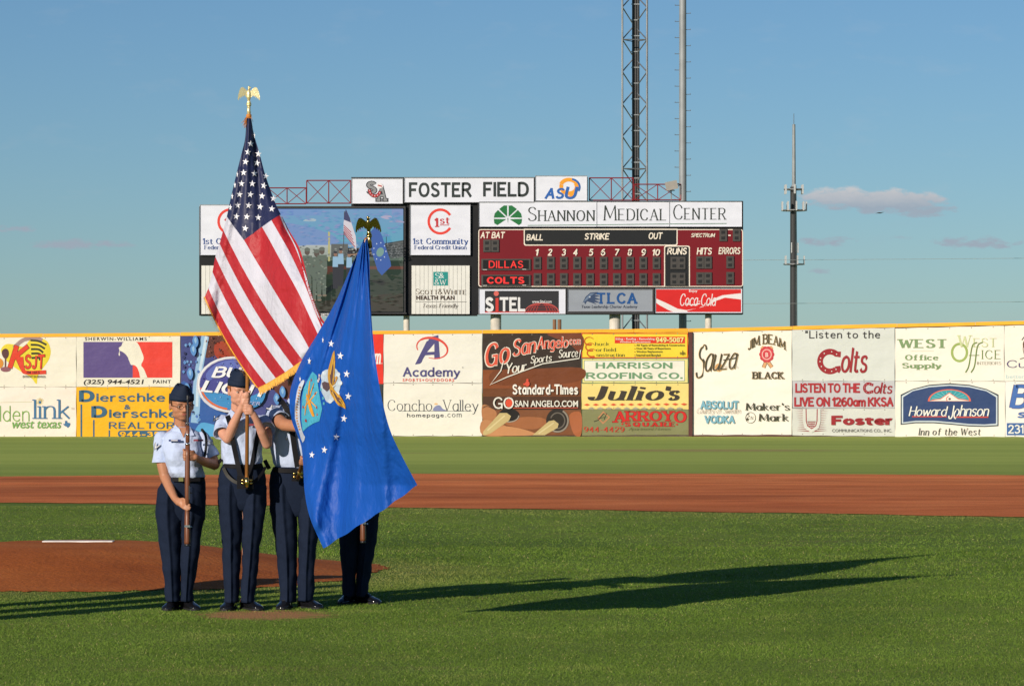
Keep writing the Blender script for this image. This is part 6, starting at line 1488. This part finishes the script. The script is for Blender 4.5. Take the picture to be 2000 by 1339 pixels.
# the boundary along the canton bends at its tip
def poly_curve(pts, n):
    p = catmull([Vector((a, b_, 0)) for a, b_ in pts], 12); L = [0]
    for a, b_ in zip(p, p[1:]): L.append(L[-1] + (b_ - a).length)
    out = []
    for i in range(n+1):
        t = L[-1]*i/n; k = max(j for j in range(len(L)) if L[j] <= t + 1e-9); k = min(k, len(p)-2); u = (t - L[k]) / max(1e-9, L[k+1]-L[k]); v = p[k].lerp(p[k+1], u); out.append(Vector((v.x, v.y)))
    return out
c67 = poly_curve([(443, 423), (458, 444), (476.5, 468.8), (496, 502), (527, 553), (563, 612), (590, 655), (609, 690)], NS)
curves[6] = c67
tipstart = min(range(NS+1), key=lambda i: (c67[i] - Vector((476.5, 468.8))).length)
c67b = poly_curve([(476.5, 468.8), (496, 502), (527, 553), (563, 612), (590, 655), (609, 690)], NS)
more = [c67b, poly_curve([(511.7, 443), (527, 470), (552, 516), (582, 570), (608, 625), (631, 674)], NS), poly_curve([(530, 430), (545, 456), (568, 497), (597, 560), (616, 610), (637, 662)], NS),
        poly_curve([(546, 419.5), (556, 444), (576, 482), (598, 540), (613, 590), (634, 645)], NS), poly_curve([(551, 424), (562, 450), (583, 493), (600, 560), (618, 612), (637, 640)], NS)]
M_FRED = mat('flag_red', (.43, .020, .028), .55, var=.05, scale=6, bump=.018, bscale=15, stretch=(1, 1, .8), sss=.0); M_FWHT = mat('flag_white', (.60, .60, .69), .6, var=.03, scale=6, bump=.018, bscale=15, stretch=(1, 1, .8)); M_FNAVY = mat('flag_navy', (.013, .018, .066), .55, var=.08, scale=8, bump=.005, bscale=26)
M_FRINGE = mat('gold_fringe', (.66, .34, .035), .55, var=.3, scale=60, stretch=(1, 1, .3))
M_STARW = mat('star_white', (.82, .82, .86), .6, var=.02)
def translucent(m, amt):
    nt = m.node_tree; b = nt.nodes['Principled BSDF']; out = [n for n in nt.nodes if n.type == 'OUTPUT_MATERIAL'][0]
    t = nt.nodes.new('ShaderNodeBsdfTranslucent'); mx = nt.nodes.new('ShaderNodeMixShader'); mx.inputs[0].default_value = amt
    src = b.inputs['Base Color']
    if src.is_linked: nt.links.new(src.links[0].from_socket, t.inputs[0])
    else: t.inputs[0].default_value = src.default_value
    nt.links.new(b.outputs[0], mx.inputs[1]); nt.links.new(t.outputs[0], mx.inputs[2]); nt.links.new(mx.outputs[0], out.inputs[0])
for m_ in (M_FRED, M_FWHT): translucent(m_, .12)
fl = empty('striped_flag', P(486, 300, FD), 'red and white striped flag with starred navy canton and gold fringe, hanging straight down', 'flag')
def strip(c0, c1, m_, name, sub=5, off=0):
    vs = []; n = len(c0)
    for i in range(n):
        for j in range(sub + 1):
            p = c0[i].lerp(c1[i], j/sub); vs.append(FP(p.x, p.y, off))
    front = len(vs); vs += [v + Vector((0, .0015, 0)) for v in vs]; w = sub + 1
    fs = [(i*w+j, i*w+j+1, (i+1)*w+j+1, (i+1)*w+j) for i in range(n-1) for j in range(sub)]
    fs += [tuple(front + k for k in f[::-1]) for f in fs]
    return mk(name, vs, fs, m_, fl, smooth=True)
for k in range(6): strip(curves[k], curves[k+1], M_FRED if k % 2 == 0 else M_FWHT, 'stripe')
for k in range(4): strip(more[k], more[k+1], M_FRED if k % 2 == 0 else M_FWHT, 'stripe')
# outermost, dark folded red stripe that turns away at the right edge
strip([Vector((p.x - .6, p.y + .2)) for p in more[4]], [Vector((p.x + 4.5*min(1, i/20), p.y - 1.2)) for i, p in enumerate(more[4])], M_FRED, 'stripe', 2, -.012)
# canton
top_l = [(486, 231), (482, 233), (480.5, 250), (479, 270), (472, 300), (462, 340), (450, 390), (443, 423)]
lf = poly_curve([(482, 231), (480.5, 250), (478, 275), (471, 303), (461, 343), (450, 390), (443, 423)], 60)
rt = poly_curve([(490, 231), (493, 248), (498, 270), (507, 300), (517, 338), (530, 376), (540, 402), (548.5, 419)], 60)
bot_l = poly_curve([(443, 423), (458, 444), (476.5, 468.8)], 20); bot_r = poly_curve([(548.5, 419), (530, 430), (511.7, 443), (476.5, 468.8)], 20)
strip(lf + bot_l[1:], rt + bot_r[1:], M_FNAVY, 'canton', 24)
stars = [(358,427),(340,480),(407,492),(325,542),(398,550),(312,611),(382,616),(454,634),(299,681),(368,681),(442,694),(287,750),(356,750),(430,760),(503,776),(275,819),(345,820),(418,828),(493,841),(266,890),(333,892),(406,897),(323,966),(228,832,.5),(240,762,.35),(257,690,.35),(272,622,.25),(381,375,.3),(538,848,.0)]
rs = random.Random(3)
for st in stars:
    u, v = st[:2]; kx = st[2] if len(st) > 2 else .95
    if kx == 0: continue
    cx, cy = 380 + u/3.264, 150 + v/3.264; rr_ = 7.0; rot = rs.uniform(-.12, .12) + .1; n = 10; pts = []
    for i in range(n): r = rr_ if i % 2 == 0 else rr_*.40; a = rot + math.pi*i/5; pts.append(FP(cx + kx*r*math.sin(a), cy - r*math.cos(a), .008))
    c = FP(cx, cy, .010); vs = pts + [c] + [p + Vector((0, .002, 0)) for p in pts]
    fs = [(i, (i+1) % n, n) for i in range(n)] + [(i, i+n+1, (i+1) % n + n+1, (i+1) % n) for i in range(n)]
    mk('star', vs, fs, M_STARW, fl)
# fringe: a header band and loose threads along the two free edges
edge = [p for p in curves[0]]; fly = poly_curve([(504, 756.8), (519.5, 749), (538.6, 737.8), (556.8, 726.5), (573, 715), (591, 703), (610, 690), (631, 674)], 60)
for path, dn, lng in ((edge, Vector((-.86, .42)), 9.0), (fly, Vector((.30, .95)), 13.0)):
    strip(path, [p + dn*2.6 for p in path], M_FRINGE, 'fringe_band', 1)
    m = MB(); rf = random.Random(5)
    for i in range(len(path) - 1):
        for s_ in range(7):
            p = path[i].lerp(path[i+1], (s_ + rf.random())/7); t0 = min(1, i/6) if path is edge else 1
            l = lng * rf.uniform(.8, 1.1) * (.5 + .5*t0); dd = dn + Vector((rf.uniform(-.12, .12), rf.uniform(-.08, .12)))
            a = FP(p.x + dn.x*2, p.y + dn.y*2, .004*rf.random()); c = FP(p.x + dd.x*l, p.y + dd.y*l, .008*rf.uniform(-1, 1)); w = Vector((.0024, 0, .0012)); m.add([a - w, a + w, c + w*.7, c - w*.7, ], [(0, 1, 2, 3)])
    o = m.build('fringe', M_FRINGE, fl); o['kind'] = 'stuff'
m = MB(); rf = random.Random(9)
for i in range(60):
    a = P(486 + rf.uniform(-4, 4), 226 + rf.uniform(-2, 4), 24.75); m.tube(a, a + Vector((rf.uniform(-.03, .03) - .012, rf.uniform(-.01, .01), -rf.uniform(.02, .085))), .0016, n=3)
m.tube(P(486, 229, 24.76), P(486, 224, 24.76), .020, n=12)
o = m.build('cord_tassel', mat('orange_cord', (.55, .20, .03), .7, var=.2), fl); o['kind'] = 'stuff'

# ---- blue flag
def BDp(x, y):
    """distance of the blue cloth: hangs free near the camera, left edge folds back towards its pole"""
    t = max(0.0, min(1.0, (y - 470) / 600)); s_ = (x - 716) / 150
    hx = (x - interp(y, Lx)) / max(12.0, interp(y, Rx) - interp(y, Lx)); hx = max(0.0, min(1.0, hx))
    d = 23.0 + .05*t + min(1, t*2.2) * (1.15*(1 - hx)**1.2*(1 - .75*t*t) - .42*hx*hx*(1 - .35*t))
    th = (x - 713) / max(26, y - 440)
    d += (.014 + .046*t) * math.sin(th*26 + y*.0035 + .6) + (.011 + .022*t)*math.sin(th*52 - y*.006 + math.sin(y*.02)*.4) + (.004 + .005*t)*math.sin(th*105 + y*.01) + .018*math.sin(th*70 + 2)*(1-t) + .010*abs(math.sin(th*19 + .4))*(1 - .4*t) + .022*t*noise.noise(Vector((x*.013, y*.008, 7))) + .009*noise.noise(Vector((x*.07, y*.03, 9)))*t + .004*noise.noise(Vector((x*.2, y*.12, 5)))*t
    ty = max(0, (y - 900)/170); d += .03*ty*noise.noise(Vector((x*.03 + y*.02, y*.03, 1)))
    xl = interp(y, Lx); 
    d += .06 * max(0, 1 - max(0, x - xl)/14)**2
    return d - .06
Lx = [(465, 712), (480, 703), (530, 682), (590, 655), (655, 620), (700, 590), (750, 570), (790, 566), (820, 570), (868, 588), (900, 592), (960, 595), (1010, 605), (1070, 632)]
Rx = [(465, 721), (500, 721.5), (560, 722.5), (640, 727), (715, 735), (788, 748), (845, 764), (898, 789), (947, 815), (1070, 815)]
def BP(x, y, off=0): return P(x, y, BDp(x, y) - off)
Lc = poly_curve([(711, 466), (703, 484), (682, 530), (655, 590), (620, 652), (590, 702), (570, 750), (565.5, 788), (571, 825), (587, 866), (592, 905), (595, 960), (606, 1012), (631.5, 1070)], 150)
Rc = poly_curve([(721, 466), (721.5, 500), (722.5, 560), (727, 640), (735, 715), (748, 788), (764, 845), (789, 898), (815, 947)], 150)
M_BLUE = mat('blue_silk', (.006, .082, .42), .55, var=.05, scale=4, bump=.016, bscale=16, stretch=(1, 1, .5), spec=.3); translucent(M_BLUE, .10)
vs = []; SUBX = 110
for i in range(len(Lc)):
    for j in range(SUBX+1):
        w = j/SUBX; p = Lc[i].lerp(Rc[i], w); sag = 12*math.sin(math.pi*w)*max(0, i/150 - .6)/.4 * (.35 if w < .5 else .5)
        sc2 = 1.1*math.sin(w*31)*max(0, i/150 - .85)/.15
        vs.append(BP(p.x, p.y + sag*.6 + sc2))
n0 = len(vs); W1 = SUBX+1; vs += [v + Vector((0, .0015, 0)) for v in vs]
fs = [(i*W1+j, i*W1+j+1, (i+1)*W1+j+1, (i+1)*W1+j) for i in range(len(Lc)-1) for j in range(SUBX)]; fs += [tuple(n0+k for k in f[::-1]) for f in fs]
bf = mk('blue_flag', vs, fs, M_BLUE, None, smooth=True, loc=P(716, 600, 23.0)); tag(bf, 'bright blue flag with white stars, eagle and shield, dipped forward on its pole', 'flag')
M_EMB = {}
def emb(pts, col, name, parent=None, off=.006, smooth=False, sub=4, reg=REG2):
    """embroidered piece: a fan of small facets that follows the cloth"""
    pts = [(reg[0] + a/reg[2], reg[1] + b_/reg[2]) for a, b_ in pts]
    if smooth: pts = [(p.x, p.y) for p in catmull([Vector((a, b_, 0)) for a, b_ in pts], sub, True)]
    bm = bmesh.new(); v = [bm.verts.new((a, b_, 0)) for a, b_ in pts]; bm.faces.new(v); bmesh.ops.triangulate(bm, faces=bm.faces[:])
    for _ in range(2):
        long_ = [e for e in bm.edges if e.calc_length() > 6]
        if long_: bmesh.ops.subdivide_edges(bm, edges=long_, cuts=1, use_grid_fill=False); bmesh.ops.triangulate(bm, faces=bm.faces[:])
    bm.verts.ensure_lookup_table(); bm.verts.index_update()
    V = [BP(x.co.x, x.co.y, off) for x in bm.verts]; Fc = [tuple(y.index for y in x.verts) for x in bm.faces]; bm.free()
    return mk(name, V, Fc, mat('thread_%02x%02x%02x' % col, C(*col), .6, var=.15, scale=40), parent or bf)
for cx, cy, r, kx in ((646.7, 671, 7.6, .8), (664.6, 694.6, 8, .85), (677, 730, 8, .85), (680, 773.5, 8, .85), (671.8, 817, 8, .85), (657, 853, 7.4, .85), (633.5, 878, 7.8, .8), (609, 887.7, 7.2, .8), (604, 704.8, 7.6, .5), (630.5, 664, 6.5, .3), (586, 740, 6, .35)):
    pts = []
    for i in range(10): rr_ = r if i % 2 == 0 else r*.4; a = math.pi*i/5 + .12; pts.append(BP(cx + kx*rr_*math.sin(a), cy - rr_*math.cos(a), .010))
    c = BP(cx, cy, .012); mk('star', pts + [c], [(i, (i+1) % 10, 10) for i in range(10)], mat('star_thread', (.68, .70, .78), .6, var=.03), bf)
cl = emb([(1440, 430), (1500, 425), (1530, 470), (1550, 540), (1545, 600), (1530, 650), (1500, 700), (1465, 740), (1420, 735), (1395, 690), (1370, 640), (1362, 590), (1372, 540), (1365, 490), (1395, 445)], (196, 212, 226), 'cloud', smooth=True, off=.006)
for u, v in ((1525, 480), (1545, 560), (1520, 660), (1450, 728), (1395, 470)): emb([(u + 20*math.cos(t), v + 22*math.sin(t)) for t in [2*math.pi*i/9 for i in range(9)]], (216, 228, 238), 'cloud_puff', cl, .008)
W1c = (214, 158, 48); W2c = (110, 78, 70)
e = emb([(1490, 255), (1474, 285), (1462, 330), (1446, 385), (1432, 440), (1428, 500), (1436, 560), (1440, 610), (1470, 640), (1482, 590), (1490, 520), (1493, 470), (1497, 400), (1496, 320)], W1c, 'embroidered_eagle', off=.011)
emb([(1478, 380), (1462, 430), (1450, 490), (1455, 560), (1470, 600), (1474, 520), (1484, 440)], W2c, 'wing_feathers', e, .015)
emb([(1440, 600), (1455, 660), (1480, 700), (1508, 745), (1530, 770), (1560, 782), (1596, 802), (1590, 762), (1570, 720), (1545, 680), (1510, 648), (1480, 612)], W1c, 'eagle_wing', e, .012)
emb([(1452, 620), (1475, 670), (1510, 720), (1535, 745), (1560, 758), (1545, 710), (1505, 660)], W2c, 'wing_feathers', e, .015)
for (a, c) in (((1500, 650), (1590, 795)), ((1470, 640), (1520, 745)), ((1486, 300), (1452, 480)), ((1494, 360), (1476, 560)), ((1452, 560), (1482, 610))):
    d_ = Vector(c) - Vector(a); nn = Vector((-d_.y, d_.x)).normalized()*3; emb([(a[0]-nn.x, a[1]-nn.y), (a[0]+nn.x, a[1]+nn.y), (c[0]+nn.x, c[1]+nn.y), (c[0]-nn.x, c[1]-nn.y)], (244, 196, 84), 'feather_line', e, .017)
emb([(1372, 560), (1400, 545), (1440, 560), (1450, 610), (1420, 640), (1385, 610)], (96, 74, 78), 'eagle_body', e, .014); emb([(1496, 505), (1512, 495), (1520, 510), (1512, 535), (1498, 560), (1490, 575), (1486, 565), (1500, 535)], (206, 150, 70), 'eagle_head', e, .014); emb([(1470, 590), (1500, 570), (1506, 580), (1476, 602)], (216, 216, 210), 'olive_sprig', e, .014)
sh = emb([(1288, 455), (1305, 470), (1328, 492), (1338, 580), (1356, 690), (1376, 800), (1364, 860), (1350, 915), (1320, 925), (1290, 938), (1240, 970), (1196, 1012), (1184, 900), (1184, 820), (1190, 700), (1205, 610), (1240, 540), (1270, 480)], (76, 176, 206), 'shield', off=.008)
rb = random.Random(2)
for a, c, w in (((1262, 540), (1245, 700), 16), ((1220, 640), (1300, 870), 24), ((1300, 560), (1235, 760), 10), ((1210, 790), (1330, 640), 12), ((1240, 700), (1330, 790), 12), ((1250, 760), (1290, 870), 20), ((1232, 720), (1215, 860), 9), ((1205, 700), (1260, 730), 12)):
    d_ = Vector(c) - Vector(a); nn = Vector((-d_.y, d_.x)).normalized()*w/2; emb([(a[0]-nn.x*.4, a[1]-nn.y*.4), (a[0]+nn.x*.4, a[1]+nn.y*.4), (a[0]+d_.x*.5+nn.x, a[1]+d_.y*.5+nn.y), (c[0]+nn.x*.5, c[1]+nn.y*.5), (c[0]-nn.x*.5, c[1]-nn.y*.5), (a[0]+d_.x*.5-nn.x, a[1]+d_.y*.5-nn.y)], (232, 160, 44), 'lightning_bolt', sh, .012 + rb.random()*.003)
for u, v in ((1276, 530), (1310, 655), (1325, 785), (1228, 910), (1330, 850), (1198, 780), (1222, 905)): emb([(u, v-16), (u+7, v+12), (u-7, v+12)], (176, 44, 50), 'arrow_head', sh, .016)
emb([(1185, 540), (1200, 530), (1212, 536), (1208, 560), (1196, 590), (1178, 640), (1170, 700), (1168, 790), (1170, 900), (1180, 960), (1192, 1010), (1205, 1040), (1218, 1060), (1212, 1090), (1196, 1115), (1180, 1080), (1160, 1010), (1140, 950), (1124, 890), (1122, 800), (1130, 720), (1142, 640), (1160, 580)], (196, 204, 220), 'scroll', off=.008)
for k in range(16):
    v = 600 + k*26; u = interp(v, [(600, 1168), (720, 1146), (820, 1138), (900, 1142), (1000, 1168)]); emb([(u-6, v-8), (u+7, v-6), (u+6, v+8), (u-7, v+6)], (206, 140, 70), 'scroll_letter', bf, .013)
for u, v in ((1350, 490), (1348, 520), (1340, 540), (1366, 620), (1385, 700), (1392, 750)): emb([(u-7, v-14), (u+8, v-10), (u+7, v+14), (u-8, v+12)], (200, 186, 196) if v < 600 else (90, 180, 200), 'crest_wreath', bf, .01)
# ------------------------------------------------------------------ standing grass blades on the nearer field
def grass_blades():
    rng = np.random.default_rng(11)
    V = []; 
    bands = [(17.6, 21, 5200, .0026, .011), (21, 25, 4400, .0028, .011), (25, 29, 2900, .0036, .012), (29, 35, 1250, .0052, .015), (35, 47.5, 520, .0075, .011)]
    allp = []
    for y0, y1, dens, w, h in bands:
        xm = y1 * .162 + .3; n = int(dens * (y1 - y0) * 2 * xm)
        x = rng.uniform(-xm, xm, n); y = rng.uniform(y0, y1, n)
        k = np.abs(x) < y * .158 + .2; x, y = x[k], y[k]
        allp.append((x, y, np.full(len(x), w), np.full(len(x), h)))
    x, y, w, h = [np.concatenate(a) for a in zip(*allp)]
    # keep off the dirt
    dx, dy = x - MC[0], y - MC[1]; th = np.arctan2(dy, dx); r = np.hypot(dx, dy)
    tabt = np.linspace(-math.pi, math.pi, 721); tabr = np.array([dirt_r(t) for t in tabt]); rr = np.interp(th, tabt, tabr)
    edge = rr - .06 + .16 * rng.random(len(x)) ** 2
    keep = r > edge
    ne = 46.2 - .40*x - .005*x*x + .10*np.sin(x*1.9) + .06*np.sin(x*5.3+1)
    keep &= y < ne - .05
    wd = np.hypot((x - WORN[0]) / .52, (y - WORN[1]) / .56) + .25*np.sin(x*9 + np.sin(y*7)*2)*np.sin(y*11); keep &= rng.random(len(x)) < np.clip((wd - .6) * 1.6, .04, 1)
    # thin patches
    pn = np.sin(x*2.1 + np.sin(y*1.3)*2) * np.sin(y*1.7 + np.sin(x*1.9)) ; keep &= rng.random(len(x)) < .86 + .14*pn
    x, y, w, h = x[keep], y[keep], w[keep], h[keep]
    dx, dy = x - MC[0], (y - MC[1]) / 1.12; r = np.hypot(dx, dy); t = np.clip(1 - (r - .7)/2.5, 0, 1); z = .26*t*t*(3-2*t)*(.75+.25*t)
    n = len(x); a = rng.uniform(0, 2*math.pi, n); hh = h * rng.uniform(.55, 1.25, n) * (1 + .25*np.sin(x*3.1)*np.sin(y*2.3)); lean = rng.normal(0, .8, (n, 2)) * hh[:, None]
    ww = w * rng.uniform(.7, 1.2, n)
    P0 = np.stack([x - ww*np.cos(a), y - ww*np.sin(a), z - .002], 1); P1 = np.stack([x + ww*np.cos(a), y + ww*np.sin(a), z - .002], 1); P2 = np.stack([x + lean[:, 0], y + lean[:, 1], z + hh], 1)
    v = np.stack([P0, P1, P2], 1).reshape(-1, 3).astype(np.float32)
    me = bpy.data.meshes.new('grass'); me.vertices.add(3*n); me.vertices.foreach_set('co', v.ravel()); me.loops.add(3*n); me.loops.foreach_set('vertex_index', np.arange(3*n, dtype=np.int32))
    me.polygons.add(n); me.polygons.foreach_set('loop_start', np.arange(0, 3*n, 3, dtype=np.int32)); me.polygons.foreach_set('loop_total', np.full(n, 3, dtype=np.int32))
    me.update(calc_edges=True)
    m = bpy.data.materials.new('grass_blades'); m.use_nodes = True; nt = m.node_tree; b = nt.nodes['Principled BSDF']; b.inputs['Roughness'].default_value = .7; b.inputs['Specular IOR Level'].default_value = .2
    g = nt.nodes.new('ShaderNodeNewGeometry'); r_ = nt.nodes.new('ShaderNodeValToRGB'); e = r_.color_ramp.elements
    while len(e) < 5: e.new(.5)
    for i, (p_, c_) in enumerate(((0, (.105, .185, .021)), (.35, (.135, .23, .028)), (.75, (.165, .26, .034)), (.97, (.22, .29, .055)), (.99, (.5, .42, .18)))): e[i].position = p_; e[i].color = (*c_, 1)
    nt.links.new(g.outputs['Random Per Island'], r_.inputs[0])
    t_ = nt.nodes.new('ShaderNodeTexCoord'); no = nt.nodes.new('ShaderNodeTexNoise'); no.inputs['Scale'].default_value = .55; no.inputs['Detail'].default_value = 5; nt.links.new(t_.outputs['Object'], no.inputs['Vector'])
    mr = nt.nodes.new('ShaderNodeMapRange'); mr.inputs[1].default_value = .3; mr.inputs[2].default_value = .7; mr.inputs[3].default_value = .78; mr.inputs[4].default_value = 1.3; nt.links.new(no.outputs[0], mr.inputs[0])
    sc = nt.nodes.new('ShaderNodeVectorMath'); sc.operation = 'SCALE'; nt.links.new(r_.outputs[0], sc.inputs[0]); nt.links.new(mr.outputs[0], sc.inputs['Scale']); dn = nt.nodes.new('ShaderNodeTexNoise'); dn.inputs['Scale'].default_value = 1.1; dn.inputs['Detail'].default_value = 7; dn.inputs['Roughness'].default_value = .65; nt.links.new(t_.outputs['Object'], dn.inputs['Vector'])
    dr = nt.nodes.new('ShaderNodeMapRange'); dr.inputs[1].default_value = .56; dr.inputs[2].default_value = .74; dr.inputs[3].default_value = 0; dr.inputs[4].default_value = .5; nt.links.new(dn.outputs[0], dr.inputs[0])
    def mth(op, a, c):
        q_ = nt.nodes.new('ShaderNodeMath'); q_.operation = op
        for i_, v_ in enumerate((a, c)):
            if isinstance(v_, (int, float)): q_.inputs[i_].default_value = v_
            else: nt.links.new(v_, q_.inputs[i_])
        return q_.outputs[0]
    ds = nt.nodes.new('ShaderNodeVectorMath'); ds.operation = 'DISTANCE'; ds.inputs[1].default_value = (MC[0], MC[1], 0); nt.links.new(t_.outputs['Object'], ds.inputs[0])
    sx_ = nt.nodes.new('ShaderNodeSeparateXYZ'); nt.links.new(t_.outputs['Object'], sx_.inputs[0])
    ring_ = mth('MAXIMUM', mth('SUBTRACT', 1.0, mth('DIVIDE', mth('ABSOLUTE', mth('SUBTRACT', ds.outputs['Value'], 3.0), 0), 1.1)), 0)
    edge_ = mth('MINIMUM', mth('MAXIMUM', mth('MULTIPLY', mth('SUBTRACT', mth('ADD', sx_.outputs[1], mth('MULTIPLY', sx_.outputs[0], .4)), 43.2), .35), 0), 1.0)
    worn_ = mth('MULTIPLY', mth('MAXIMUM', ring_, edge_), mth('MULTIPLY', dn.outputs[0], 1.15)); fac_ = mth('MAXIMUM', dr.outputs[0], worn_)
    dm = nt.nodes.new('ShaderNodeMix'); dm.data_type = 'RGBA'; dm.inputs[7].default_value = (.38, .33, .12, 1); nt.links.new(fac_, dm.inputs[0]); nt.links.new(sc.outputs[0], dm.inputs[6]); nt.links.new(dm.outputs[2], b.inputs['Base Color'])
    tr = nt.nodes.new('ShaderNodeBsdfTranslucent'); nt.links.new(sc.outputs[0], tr.inputs[0]); mx = nt.nodes.new('ShaderNodeMixShader'); mx.inputs[0].default_value = .3; out = [q_ for q_ in nt.nodes if q_.type == 'OUTPUT_MATERIAL'][0]
    nt.links.new(b.outputs[0], mx.inputs[1]); nt.links.new(tr.outputs[0], mx.inputs[2]); nt.links.new(mx.outputs[0], out.inputs[0])
    me.materials.append(m); o = bpy.data.objects.new('grass', me); COL.objects.link(o); tag(o, 'short mown green grass covering the near field', 'grass', kind='stuff')
    print('blades', n)
grass_blades()
